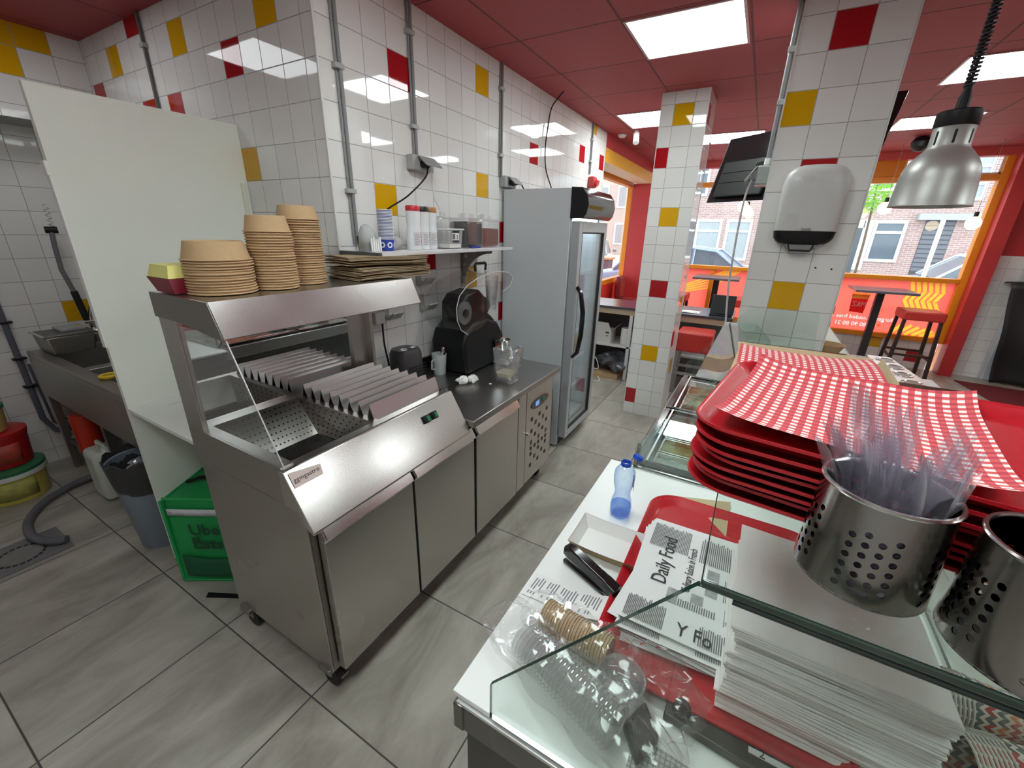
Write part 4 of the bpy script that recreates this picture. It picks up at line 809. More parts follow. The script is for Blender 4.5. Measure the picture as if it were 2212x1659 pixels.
m = MB(); m.tube([hpt(k / 40, 1.405) for k in range(41)] + [(2.44, 1.405, 1.36), (2.34, 1.405, 1.33)], .0028, 6); build('hood_rim', m, P('pale hood rim', (.55, .56, .56), .2), t)
m = MB(); m.tube([(2.17, 1.50, 1.462), (2.165, 1.50, 1.50), (2.175, 1.50, 1.508), (2.275, 1.50, 1.508), (2.285, 1.50, 1.50), (2.28, 1.50, 1.462)], .008, 8); build('hood_handle', m, BLACK, t)
m = MB(); m.cyl((1.955, 1.425, 1.245), (1.955, 1.437, 1.245), .066, n=36); dk = build('hinge_disc', m, milky('smoky hinge disc', (.25, .25, .25), .45), t)
m = MB(); m.cyl((1.955, 1.417, 1.245), (1.955, 1.4245, 1.245), .024, n=24); build('hinge_boss', m, BLACK, dk)
# stacked clear jugs inside the hood
for k in range(3):
    z = 1.17 + k * .03; m = MB(); m.lathe([(.028, 0), (.04, .15), (.038, .15), (.027, .004)], (2.20, 1.40, z + .06), 18, cap=False)
    solo('clear_jug', m, PCLEAR, '%s clear plastic cup nested under the open blender hood' % (('lowest', 'middle', 'uppermost')[k]), 'cup', 'clear cups under the blender hood')
def sqjug(c, w, h, name, label, mat, txt=None, fill=None):
    t = thing(name, label, 'jug', c); x, y, z = c
    m = MB(); b = w * .40; tt = w * .5
    ring = lambda hw, zz, cc=.25: [(x + sx * hw * (1 if q else 1 - cc), y + sy * hw * (1 - cc if q else 1), zz) for sx, sy, q in ((1, -1, 0), (1, -1, 1), (1, 1, 1), (1, 1, 0), (-1, 1, 0), (-1, 1, 1), (-1, -1, 1), (-1, -1, 0))]
    rs = [ring(b, z), ring(b, z + h * .12), ring(b * .92, z + h * .14), ring(tt, z + h)]
    o = 0; m.v = [p for r in rs for p in r]
    for j in range(3):
        for i in range(8): m.f.append((j * 8 + i, j * 8 + (i + 1) % 8, (j + 1) * 8 + (i + 1) % 8, (j + 1) * 8 + i)); m.m.append(0)
    m.f.append(tuple(range(16, 24))); m.m.append(0); build('body', m, mat, t, solid=.003)
    m = MB(); m.tube([(x + tt * .9, y - .0, z + h * .93), (x + tt + w * .42, y - .01, z + h * .9), (x + tt + w * .45, y - .01, z + h * .5), (x + tt + w * .40, y - .01, z + h * .32)], [.012, .013, .013, .010], 8); build('handle', m, mat, t)
    if fill: m = MB(); m.v = [tuple(p) for p in ring(b * .88, z + h * .15)] + [tuple(p) for p in ring(b * .98, z + h * fill)]; m.f = [tuple(range(8)), tuple(range(8, 16))] + [(i, (i + 1) % 8, 8 + (i + 1) % 8, 8 + i) for i in range(8)]; m.m = [0] * 10; build('residue', m, milky('creamy residue', (.74, .70, .52), .45), t)
    if txt:
        m = MB()
        for k in range(16): m.box(x - .0 - (.016 if k % 4 == 0 else .010), x + .012, y - tt * .86 - .0025 - k * .0006, y - tt * .86 - .002 - k * .0006, z + h * (.22 + .038 * k), z + h * (.22 + .038 * k) + .0012)
        build('scale_marks', m, DARKTXT, t, smooth=False)
        text('lettering', txt, .022, frame((x - .018, y - tt * 1.0 - .004, z + h * .84), (1, 0, 0), (0, .05, 1)), DARKTXT, t)
    return t
sqjug((2.035, 1.185, .852), .135, .205, 'blender_jug', 'square clear blender jug with a scale and creamy dregs at the front of the worktop', PCLEAR, 'JTC', .28)
sqjug((2.27, 1.27, .852), .10, .135, 'measuring_jug', 'smaller clear jug beside the large blender jug', PCLEAR)
m = MB(); m.lathe([(.036, 0), (.05, .055), (.053, .056), (.05, .052), (.035, .004), (.001, .004)], (2.33, 1.39, .962), 28, cap=False); solo('steel_bowl', m, STEELB, 'small steel bowl behind the clear jugs next to the fridge', 'bowl')
m = MB(); m.box(2.28, 2.38, 1.34, 1.44, .852, .96); solo('jug_stand', m, CL, 'cloudy plastic tub under the small steel bowl', 'tub', bev=.01)
m = MB()
rr = random.Random(3)
def crump(c, sx, sy, sz, seed, nu=14, nv=10):
    r = random.Random(seed); ph = [r.uniform(0, 6) for _ in range(8)]
    def f(u, v):
        a = u * 2 * PI; b = v * PI; k = 1 + .22 * math.sin(3 * a + ph[0]) * math.sin(2 * b + ph[1]) + .18 * math.sin(5 * a + ph[2] + 3 * b) + .12 * math.sin(9 * a + ph[3]) * math.sin(7 * b + ph[4])
        return (c[0] + sx * k * math.cos(a) * math.sin(b), c[1] + sy * k * math.sin(a) * math.sin(b), c[2] + sz * (1 + .98 * k * math.cos(b) if True else 0))
    return f
m.grid(crump((1.845, 1.37, .853), .035, .03, .022, 1), 20, 12); m.grid(crump((1.895, 1.335, .853), .03, .03, .022, 2), 20, 12)
m.v = [(x, y, max(z, .853)) for x, y, z in m.v]; solo('crumpled_tissue', m, P('white tissue paper', (.82, .82, .80), .9), 'crumpled white tissue on the steel worktop', 'tissue', smooth=False)
m = MB(); m.lathe([(.008, 0), (.008, .002)], (1.93, 1.235, .8525), 12); solo('scrap', m, PAPER, 'tiny white scrap left of the blender jug', 'scrap')

# ================================================================ wall shelf and its stock
t = thing('wall_shelf', 'narrow white shelf on steel brackets along the tiled wall', 'shelf', (1.95, 1.6, 1.59))
m = MB(); m.box(1.40, 2.58, 1.475, YW - .001, 1.578, 1.596); build('board', m, P('pinkish white shelf board', (.66, .64, .66), .4), t, bev=.002)
m = MB(); m.box(1.385, 1.40, 1.475, YW - .001, 1.579, 1.595); build('end_cap', m, P('dark shelf end', (.08, .08, .08), .5), t, smooth=False)
for x in (1.45, 2.36):
    m = MB(); pts = [(x, YW - .001, 1.577), (x, 1.50, 1.577), (x, 1.505, 1.56)] + [(x, 1.505 + .215 * math.sin(a), 1.355 + .205 * math.cos(a)) for a in [k * PI / 2 / 10 for k in range(1, 11)]] + [(x, YW - .001, 1.355)]
    m.prism(pts, (.004, 0, 0)); m.box(x - .012, x + .016, YW - .003, YW - .0005, 1.33, 1.577); br = build('bracket', m, STEELD, t, smooth=False)
    m = MB()
    for yy, zz, r in ((1.71, 1.535, .014), (1.722, 1.48, .008), (1.728, 1.43, .006), (1.64, 1.558, .007)): m.cyl((x - .001, yy, zz), (x + .005, yy, zz), r)
    build('bracket_hole', m, P('pale hole', (.6, .6, .6), .5), br)
# clear dessert cups
for k in range(5):
    m = MB(); m.lathe([(.037, 0), (.034, .05), (.022, .085), (.001, .095)], (0, 0, 0), 20, cap=False); 
    if k == 0: c0 = solo('dessert_cup', m, milky('frosted clear plastic', (.78, .80, .80), .55), '', 'cup', 'domed clear cups at the left end of the shelf', solid=.001); o = c0
    else: o = c0.copy(); COL.objects.link(o)
    o.location = (1.43 + .008 * (k % 2), 1.60, 1.597 + k * .006); o['label'] = ['lowest', 'second lowest', 'middle', 'second highest', 'uppermost'][k] + ' domed clear cup at the left end of the shelf'
for k in range(5):
    m = MB(); m.cyl((1.41 + k * .013, 1.545, 1.597), (1.41 + k * .013, 1.548, 1.655 + .006 * math.sin(k * 2)), .0048); solo('white_stick', m, WHITEP, ('first', 'second', 'third', 'fourth', 'fifth')[k] + ' short white tube from the left in front of the domed cups', 'tube', 'short white tubes in front of the domed cups')
CUPB = P('blue cup paper', (.02, .05, .33), .5); CUPW = P('white cup rim', (.85, .85, .84), .5)
def cup_copy(k, n):
    l = 'striped paper cup, %s of the blue and white stack on the shelf' % ordn(n - 1 - k); return l
n_ = 21
for k in range(n_):
    if k == 0:
        m = MB(); m.lathe([(.0320, -.030), (.0350, .0002), (.0366, .0004), (.0376, .0010), (.0378, .0022), (.0372, .0034), (.0362, .0038), (.0345, .0030), (.0315, -.030)], (0, 0, 0), 28, cap=False); m.m = [1 if (f // 28) in (0, 7) else 0 for f in range(len(m.f))]
        c0 = solo('striped_cup', m, [CUPW, CUPB], '', 'cup', 'nested striped cups on the shelf'); o = c0
    else: o = c0.copy(); COL.objects.link(o)
    o.location = (1.548 + random.uniform(-.0006, .0006), 1.595, 1.597 + .052 + k * .0065); o['label'] = cup_copy(k, n_)
t = thing('lettered_cup', 'blue paper cup with big white letters at the foot of the striped stack', 'cup', (1.548, 1.595, 1.597))
m = MB(); m.lathe([(.001, .001), (.0325, .0), (.0335, .001), (.0368, .050), (.0355, .050)], (1.548, 1.595, 1.597), 32, cap=False); build('sleeve', m, CUPB, t)
m = MB()
def arc_ring(cx, r0, r1, z0, a_sc):
    N_ = 24; vs = []
    for i in range(N_ + 1):
        a = 2 * PI * i / N_
        for r in (r0, r1):
            th = cx + r * math.cos(a) / .036; z = z0 + .004 + r * math.sin(a) * 1.0; RR = .0342 + (z - 1.597) * .068; vs.append((1.548 + RR * math.sin(th), 1.595 - RR * math.cos(th), z))
    m.add(vs, [(2 * i, 2 * i + 1, 2 * i + 3, 2 * i + 2) for i in range(N_)])
arc_ring(-.30, .0075, .0135, 1.6195, 1); arc_ring(.75, .0075, .0135, 1.6195, 1); arc_ring(-1.35, .0075, .0135, 1.6195, 1); build('lettering', m, P('white letters', (.9, .9, .9), .5), t, smooth=False, solid=.0006)
m = MB(); m.cyl((1.60, 1.615, 1.63), (1.66, 1.64, 1.63), .031, n=24); solo('paper_roll', m, P('grey white paper roll', (.58, .58, .57), .6), 'small pale roll lying behind the striped cups', 'roll')
# three seasoning shakers
for k, (x, cc, cn_) in enumerate(((1.712, (.55, .02, .03), 'red'), (1.800, (.012, .012, .012), 'black'), (1.884, (.42, .17, .04), 'brown'))):
    y = 1.565 + .018 * k; t = thing('seasoning_shaker', 'tall white seasoning shaker with a %s lid on the wall shelf' % cn_, 'shaker', (x, y, 1.597), 'tall seasoning shakers')
    m = MB(); m.lathe([(.036, 0), (.037, .003), (.037, .095), (.034, .11), (.034, .125), (.0365, .145), (.036, .185), (.034, .187)], (x, y, 1.597), 28); build('body', m, P('shaker white', (.78, .79, .80), .3), t)
    m = MB(); m.lathe([(.0362, .187), (.0362, .208), (.034, .212), (.001, .212)], (x, y, 1.597), 28); build('lid', m, P(cn_ + ' lid', cc, .35), t)
    m = MB(); th0 = -.35
    def lb(u, v, R=.0376, a0=-.9, a1=.45, z0=.018, z1=.088): a = a0 + (a1 - a0) * u; return (x + R * math.sin(a), y - R * math.cos(a), 1.597 + z0 + (z1 - z0) * v)
    m.grid(lb, 10, 1); l_ = build('printed_label', m, P('label grey', (.66, .66, .67), .5), t)
    m = MB()
    for r in range(7): m.grid(lambda u, v: lb(.12 + .7 * u * (.6 + .4 * ((r * 7) % 3) / 2), .1 + r * .12 + .05 * v, .0379), 6, 1)
    build('print_lines', m, P('grey print', (.35, .34, .36), .6), l_)
    m = MB(); m.grid(lambda u, v: lb(u, v, .0380, .52, .60, .0, .186), 2, 8); build('seam_line', m, DARKTXT, t)
    m = MB(); m.grid(lambda u, v: lb(u, v, .0379, .30, .47, .025, .088), 3, 1); build('colour_flash', m, P(cn_ + ' flash', tuple(min(1, c * 1.2 + .08) for c in cc), .5), l_)
t = thing('food_container', 'clear lidded tub with a label reading 2, right of the shakers', 'container', (2.04, 1.60, 1.597))
m = MB(); m.prism([(1.965, 1.53, 1.598), (2.075, 1.53, 1.598), (2.09, 1.53, 1.695), (1.95, 1.53, 1.695)], (0, .13, 0)); build('tub', m, clear('frosty tub', (.95, .96, .96), 1.45, .2, .06, milk=.25), t, bev=.006)
m = MB(); m.box(1.967, 2.073, 1.535, 1.655, 1.600, 1.622); build('contents', m, P('white powder', (.85, .83, .76), .8), t, bev=.003)
m = MB(); m.box(1.945, 2.095, 1.525, 1.665, 1.696, 1.706); build('lid', m, milky('frosty lid', (.86, .87, .88), .3), t, bev=.003)
m = MB(); m.box(1.985, 2.045, 1.5275, 1.529, 1.632, 1.682); tg = build('label_card', m, P('label white', (.8, .8, .8), .5), t, smooth=False)
m = MB(); m.box(1.985, 2.045, 1.5265, 1.5274, 1.632, 1.643); m.box(1.988, 2.048, 1.5262, 1.5274, 1.682, 1.693); m.box(1.988, 1.996, 1.5265, 1.5274, 1.648, 1.678); m.box(2.001, 2.009, 1.5265, 1.5274, 1.648, 1.678); build('print', m, DARKTXT, tg, smooth=False)
text('lettering', '2', .032, frame((2.020, 1.5262, 1.649), (1, 0, 0), (0, 0, 1)), DARKTXT, tg)
def canister(x, liq, lab_, h, mat, y=1.61, w=.095):
    t = thing('drink_dispenser_jar', lab_, 'jar', (x, y, 1.597), 'clear lidded jars at the right of the shelf')
    JR = clear('clear jar plastic', (.975, .975, .975), 1.4, .12, .03, edge=(.90, .90, .90), milk=.08)
    m = MB(); m.prism([(x - w, y - .07, 1.598), (x + w, y - .07, 1.598), (x + w, y + .07, 1.598), (x - w, y + .07, 1.598)], (0, 0, .17)); build('body', m, JR, t, bev=.018, seg=3)
    m = MB(); m.cyl((x, y, 1.769), (x, y, 1.79), .045, n=24); build('neck_ring', m, JR, t); m = MB(); m.cyl((x - .05, y - .03, 1.769), (x - .05, y - .03, 1.795), .021, n=20); build('screw_cap', m, P('semi clear cap', (.75, .75, .75), .35), t)
    if mat: m = MB(); m.box(x - w + .006, x + w - .006, y - .064, y + .064, 1.602, 1.598 + h); build('syrup', m, mat, t, bev=.014)
    return t
canister(2.035, None, 'empty clear jar behind the tub labelled 2', 0, None, 1.675, .08)
canister(2.232, None, 'clear jar two thirds full of dark purple syrup', .150, clear('dark purple syrup', (.10, .055, .09), 1.35, .05, .0))
canister(2.43, None, 'clear jar half full of red brown syrup at the end of the shelf', .115, clear('red brown syrup', (.52, .17, .09), 1.35, .05, .0))
m = MB(); m.box(2.155, 2.25, 1.515, 1.535, 1.597, 1.607); solo('blue_strip', m, P('blue card', (.02, .03, .3), .4), 'flat dark blue strip lying before the dark syrup jar', 'card')

# ================================================================ sink area
t = thing('sink_unit', 'dark stainless double sink unit along the sink room wall, seen left of the partition', 'sink', (1.03, 3.3, 0))
sx0, sx1, sy0, sy1, sz = .70, XL - .01, 2.50, 4.10, .88
m = MB(); 
m.box(sx0, sx0 + .07, sy0, sy1, sz - .03, sz); m.box(sx1 - .12, sx1, sy0, sy1, sz - .03, sz); m.box(sx0 + .07, sx1 - .12, sy1 - .09, sy1, sz - .03, sz); m.box(sx0 + .07, sx1 - .12, 3.28, 3.36, sz - .03, sz); m.box(sx0 + .07, sx1 - .12, sy0, 2.60, sz - .03, sz)
m.box(sx1 - .015, sx1, sy0, sy1, sz, sz + .10); m.box(sx0, sx0 + .02, sy0, sy1, sz - .30, sz - .03); build('top', m, STEELD, t, bev=.004)
for a, b in ((3.36, sy1 - .09), (2.60, 3.28)):
    m = MB(); xa, xb = sx0 + .07, sx1 - .12; zz = sz - .26
    m.add([(xa, a, sz - .002), (xb, a, sz - .002), (xb, b, sz - .002), (xa, b, sz - .002), (xa + .03, a + .03, zz), (xb - .03, a + .03, zz), (xb - .03, b - .03, zz), (xa + .03, b - .03, zz)], [(0, 1, 5, 4), (1, 2, 6, 5), (2, 3, 7, 6), (3, 0, 4, 7), (4, 5, 6, 7)]); build('basin', m, steel('basin steel', (.30, .30, .29), .38), t, bev=.015, seg=3)
for x, y in ((sx0 + .03, sy1 - .04), (sx0 + .03, 3.16), (sx1 - .05, sy1 - .04), (sx1 - .05, 3.16)):
    m = MB(); m.box(x - .02, x + .02, y - .02, y + .02, 0, sz - .30 if x < 1 else sz - .03); build('leg', m, STEELD, t, smooth=False)
m = MB(); m.box(sx0 + .03, sx1 - .03, 3.55, sy1 - .02, .20, .22); build('undershelf', m, STEELD, t, smooth=False)
t = thing('steel_gastro_tub', 'deep rectangular steel tub on the back corner of the sink top', 'tub', (.87, 3.93, .88))
m = MB(); m.prism([(.76, 3.80, .882), (.97, 3.80, .882), (.985, 3.80, 1.0), (.745, 3.80, 1.0)], (0, .26, 0)); build('body', m, STEELD, t, bev=.012)
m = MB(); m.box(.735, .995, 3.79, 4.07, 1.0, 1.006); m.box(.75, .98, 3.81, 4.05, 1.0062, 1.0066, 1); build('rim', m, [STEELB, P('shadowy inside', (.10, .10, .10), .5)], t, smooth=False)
m = MB(); m.box(.84, .97, 3.88, 4.03, 1.007, 1.03); solo('clear_tray', m, milky('cloudy tray', (.5, .52, .52), .4), 'cloudy plastic tray lying on the steel tub', 'tray', bev=.006)
t = thing('spray_tap', 'chrome pre-rinse tap with grey hose rising behind the sinks', 'tap', (1.05, 4.05, .88))
m = MB(); m.tube([(1.05, 4.05, 1.06), (1.07, 4.03, 1.14), (1.09, 3.98, 1.16), (1.10, 3.93, 1.12)], .012, 10); m.cyl((1.02, 4.06, 1.03), (1.13, 4.0, 1.03), .018); m.cyl((1.05, 4.05, .881), (1.05, 4.05, 1.06), .020); m.cyl((1.02, 4.02, .96), (1.12, 3.98, .96), .022); build('mixer', m, STEELB, t)
m = MB(); m.tube([(1.03, 4.05, 1.05), (1.02, 4.06, 1.20), (1.0, 4.10, 1.38), (1.015, 4.14, 1.52), (1.03, 4.16, 1.64)], .014, 8); build('hose', m, P('grey rubber hose', (.13, .13, .14), .5), t)
m = MB(); m.cyl((1.03, 4.05, 1.04), (1.015, 4.065, 1.24), .020); build('grip', m, BLACK, t)
m = MB(); m.cyl((1.0, 4.165, 1.635), (1.06, 4.155, 1.635), .022); build('spray_head', m, BLACK, t); m = MB(); m.tube([(1.04 + .014 * math.cos(k * 1.3), 4.16 + .014 * math.sin(k * 1.3), 1.655 + k * .006) for k in range(24)], .003, 5); build('spring', m, STEELB, t)
m = MB(); m.tube([(.78 + .036 * math.cos(a), 3.02 + .036 * math.sin(a), .893) for a in [k * PI / 8 for k in range(17)]], .010, 8); m.tube([(.816, 3.02, .893), (.87, 3.02, .893)], .01, 8); solo('scrubber_ring', m, P('yellow plastic', (.75, .50, .02), .4), 'yellow plastic ring on the front edge of the sink', 'ring')
# back-wall pipe and hoses
t = thing('drain_pipe', 'dark vertical pipe with brackets on the back wall at the left edge', 'pipe', (.70, 4.27, 0))
m = MB(); m.tube([(.685, 4.275, 1.60), (.685, 4.275, .35), (.72, 4.25, .25), (.9, 4.2, .22)], .017, 10); m.tube([(.72, 4.28, .75), (.73, 4.28, .30), (.80, 4.2, .25)], .008, 8); m.tube([(.75, 4.28, .75), (.76, 4.28, .34), (.84, 4.2, .28)], .008, 8); build('pipe', m, P('slate pipe', (.10, .11, .14), .5), t)
for z in (1.45, 1.05, .80, .60): m = MB(); m.box(.655, .72, 4.25, 4.299, z - .006, z + .006); build('bracket', m, BLACK, t, smooth=False)
m = MB(); pts = [(.76, 3.72, .03), (.62, 3.72, .03), (.45, 3.62, .028), (.34, 3.45, .026), (.31, 3.25, .026), (.345, 3.12, .026), (.40, 3.06, .026)]
out = []
for i in range(len(pts) - 1):
    p0 = Vector(pts[max(i - 1, 0)]); p1 = Vector(pts[i]); p2 = Vector(pts[i + 1]); p3 = Vector(pts[min(i + 2, len(pts) - 1)])
    for k in range(8): u = k / 8; out.append(.5 * ((2 * p1) + (p2 - p0) * u + (2 * p0 - 5 * p1 + 4 * p2 - p3) * u * u + (3 * p1 - p0 - 3 * p2 + p3) * u ** 3))
m.tube(out + [Vector(pts[-1])], .021, 12); solo('drain_hose', m, P('ribbed grey hose', (.12, .12, .135), .55, bump=.4, bscale=120), 'thick grey drain hose curving over the floor to the drain', 'hose')
t = thing('floor_drain', 'square grey floor drain with a ring of slots under the hose end', 'drain', (.25, 3.15, 0))
m = MB(); m.box(.02, .41, 3.0, 3.30, .001, .004); build('plate', m, P('galvanised plate', (.20, .20, .21), .5, .3, noise=.2, nscale=20), t, smooth=False)
m = MB()
for k in range(22):
    a = 2 * PI * k / 22; c = Vector((.235, 3.14, .0042)); d = Vector((math.cos(a), math.sin(a), 0)); q = Vector((-d.y, d.x, 0)); m.prism([c + d * .085 - q * .009, c + d * .097 - q * .009, c + d * .097 + q * .009, c + d * .085 + q * .009], (0, 0, .0008))
build('slots', m, BLACK, t, smooth=False)
m = MB(); m.lathe([(.080, 0), (.080, .001)], (.235, 3.14, .0042), 28); build('lid', m, P('worn drain lid', (.24, .235, .225), .5, .3, noise=.25, nscale=30), t)
# waste bin, jerrycans, bucket
t = thing('waste_bin', 'tall blue-grey plastic waste bin lined with a black bag behind the partition', 'bin', (.80, 2.70, 0))
bc = (.70, 2.665)
m = MB(); m.lathe([(.095, 0), (.10, .01), (.138, .52), (.142, .525), (.136, .52), (.09, .02), (.001, .02)], (*bc, 0), 28, cap=False); build('body', m, P('blue grey plastic', (.20, .24, .29), .5), t)
m = MB(); m.lathe([(.128, .36), (.138, .40), (.150, .50), (.155, .545), (.149, .55), (.138, .51), (.09, .40), (.001, .38)], (*bc, 0), 36, cap=False); m.v = [(x + .004 * math.sin(40 * x + 9 * z), y + .004 * math.sin(33 * y + 7 * z), z + .012 * math.sin(9 * math.atan2(y - bc[1], x - bc[0])) * (z > .45)) for x, y, z in m.v]; build('liner', m, P('grey black bin bag', (.035, .035, .037), .35, bump=.4, bscale=30), t)
m = MB(); m.grid(crump((.70, 2.66, .46), .06, .05, .03, 5), 18, 10); build('rubbish', m, P('crumpled film', (.35, .36, .38), .25, .4), t, smooth=False)
for k, (x, y, l, c_) in enumerate(((.735, 3.42, 'cloudy white jerrycan of pale liquid in front of the sink legs', (.55, .60, .52)), (.93, 3.40, 'second, half hidden pale jerrycan behind the bin', (.50, .55, .48)))):
    t = thing('jerrycan', l, 'jerrycan', (x, y, 0), 'jerrycans under the sinks'); m = MB(); m.box(x - .075, x + .075, y - .10, y + .10, .002, .34); build('body', m, P('cloudy can %d' % k, c_, .35), t, bev=.035, seg=4)
    m = MB(); m.tube([(x - .0, y - .06, .335), (x, y - .06, .375), (x, y + .04, .375), (x, y + .05, .33)], .012, 8); build('handle', m, P('cloudy can handle', (.62, .66, .6), .35), t)
    m = MB(); m.cyl((x, y - .085, .335), (x, y - .085, .37), .022); build('cap', m, WHITEP, t)
m = MB(); m.cyl((.765, 3.72, .222), (.765, 3.72, .50), .065, n=24); solo('red_canister', m, P('red canister plastic', (.55, .03, .01), .35), 'bright red canister on the shelf beneath the sinks', 'canister', bev=.01)
m = MB(); m.box(.90, 1.10, 2.90, 3.12, .30, .52); solo('grey_blue_crate', m, P('grey blue plastic crate', (.10, .13, .19), .5), 'grey-blue plastic tub hanging below the sink behind the bin', 'tub', bev=.02)
m = MB(); m.grid(crump((.85, 3.90, .225), .10, .09, .05, 9), 22, 14); solo('plastic_bags', m, P('crumpled clear bag', (.35, .36, .30), .22, .3), 'crumpled clear bags on the shelf under the far sink', 'bag', smooth=False)
# food buckets at the left edge
for k, (x, y, z, r, h, c_, lc, l) in enumerate(((.40, 3.92, .0, .165, .21, (.62, .52, .10), (.03, .16, .07), 'wide yellow food bucket with a white rim and green lid at the left edge'), (.41, 3.93, .232, .135, .21, (.42, .01, .012), (.45, .012, .014), 'dark red food bucket standing on the yellow bucket'), (.37, 3.93, .463, .12, .15, (.55, .42, .14), (.03, .18, .06), 'topmost food bucket with a green lid at the left edge'))):
    t = thing('food_bucket', l, 'bucket', (x, y, z), 'stacked food buckets'); m = MB(); m.lathe([(r * .86, .002), (r * .88, .008), (r * .97, h * .9), (r, h * .9), (r, h), (r * .97, h)], (x, y, z), 36); build('body', m, P('bucket colour %d' % k, c_, .35, noise=.12, nscale=12), t)
    m = MB(); m.lathe([(r * 1.02, h * .96), (r * 1.03, h + .012), (r * .95, h + .018), (.001, h + .018)], (x, y, z), 36); build('lid', m, P('bucket lid %d' % k, lc, .4), t)
    if k == 0:
        m = MB(); m.lathe([(r * 1.035, h * .82), (r * 1.04, h * .95), (r * 1.0, h * .955)], (x, y, z), 36, cap=False); build('rim_band', m, P('off white band', (.62, .66, .62), .4), t)
    m = MB(); m.grid(lambda u, v: (x + r * (.90 + .085 * v) * math.cos(-2.35 + 1.3 * u), y + r * (.90 + .085 * v) * math.sin(-2.35 + 1.3 * u), z + h * (.15 + .6 * v)), 12, 2)
    build('printed_label', m, P('bucket print %d' % k, ((.42, .40, .10), (.45, .06, .04), (.50, .30, .10))[k], .5, noise=.75, nscale=22), t, solid=.001)
# ================================================================ serving counters (two refrigerated units with glass guards)
GY0, GY1 = -.50, .259          # customer side / staff side of the glass
def guard(name, x0, x1, label, x2=None):
    ye = -.50 if x2 is None else -.36; x2 = x2 or x1
    t = thing(name, label, 'glass guard', ((x0 + x1) / 2, 0, .89)); zt = 1.343
    prof = [(.259, .893), (.259, .976), (-.010, zt), (ye + .04, zt), (ye, .893)]
    for x in (x0, x1 - .008):
        m = MB(); m.prism([(x, y, z) for y, z in prof], (.008, 0, 0), 0, 1); build('end_pane', m, [GLASST, GEDGE], t, smooth=False)
    m = MB(); m.prism([(x0 - .002, -.012, zt), (x2, -.012, zt), (x2, ye, zt), (x0 - .002, ye, zt)], (0, 0, .012), 0, 1); build('top_pane', m, [GLASST, GEDGE], t, bev=.0035, seg=3, ang=30)
    if ye > -.4: return t
    m = MB(); m.prism([(x0 + .01, -.49, .893), (x2 - .01, -.49, .893), (x2 - .01, -.465, zt - .002), (x0 + .01, -.465, zt - .002)], (0, -.006, 0), 0, 1); build('front_pane', m, [GLASST, GEDGE], t, smooth=False)
    m = MB(); m.cyl((x0 + .003, -.045, zt - .004), (x0 + .003, -.495, zt - .004), .0045, n=12); build('edge_rod', m, P('dark polished rod', (.05, .07, .065), .12, .5), t)
    return t
CX = .408
t = thing('serving_counter', 'stainless refrigerated serving counter in the foreground with a white work board', 'counter', (.9, -.08, 0))
m = MB(); m.box(CX + .012, 1.40, -.50, .318, .09, .80); build('body', m, steel('dark counter side', (.13, .13, .125), .35, dents=.05), t, smooth=False)
m = MB(); m.box(CX + .002, 1.402, -.505, .338, .80, .865); m.box(CX - .001, 1.402, .318, .341, .80, .868); build('top_frame', m, steel('counter frame steel', (.22, .22, .21), .25, dents=.02), t, bev=.003)
m = MB(); m.box(CX + .002, CX + .018, -.50, .335, .8655, .8725); build('bright_edge', m, P('bright edge strip', (.80, .82, .80), .2, .6), t, bev=.001)
m = MB(); m.box(CX + .018, 1.412, -.5, .346, .8685, .8745); build('board_edge', m, GASKET, t, smooth=False)
m = MB(); m.box(CX + .008, 1.412, -.5, .347, .8747, .886); build('work_board', m, WHITEB, t, bev=.0015, label='white plastic work board')
for y in (-.42, .25): m = MB(); m.cyl((CX + .08, y, 0), (CX + .08, y, .09), .02); build('foot', m, STEELD, t)
guard('glass_guard', CX, 1.398, 'clear glass guard with dark green edges over the foreground counter')
ZB = .8865
# ---- second unit
t = thing('saladette', 'second refrigerated unit with glass lids over food pans, beyond the white board', 'counter', (2.0, -.08, 0))
ux0, ux1 = 1.418, 2.61
m = MB(); m.box(ux0, ux1, -.50, .245, .09, .80); build('body', m, steel('dark unit body', (.16, .16, .155), .35), t, smooth=False)
m = MB()
for b in ((ux0, ux1, .225, .272), (ux0, ux1, -.50, -.25), (ux0, ux0 + .05, -.25, .225), (ux1 - .05, ux1, -.25, .225), (1.99, 2.04, -.25, .225)): m.box(*b, .80, .885)
build('top_frame', m, STEEL, t, bev=.004)
m = MB(); m.box(ux0 + .05, ux1 - .05, -.25, .225, .66, .67); build('well_floor', m, STEELD, t, smooth=False)
for a, b in ((ux0 + .01, 2.005), (2.02, ux1 - .01)):
    m = MB()
    for q in ((a, b, .235, .262), (a, b, -.05, -.035), (a, a + .018, -.035, .235), (b - .018, b, -.035, .235)): m.box(*q, .887, .905)
    ld = build('glass_lid', m, BLACKG, t, bev=.002, label='black framed glass lid')
    m = MB(); m.box(a + .018, b - .018, -.035, .235, .893, .899); build('pane', m, GLASST, ld, smooth=False)
    m = MB(); m.box(a + .01, b - .01, .218, .226, .9052, .909); build('chrome_strip', m, STEELB, ld, bev=.001)
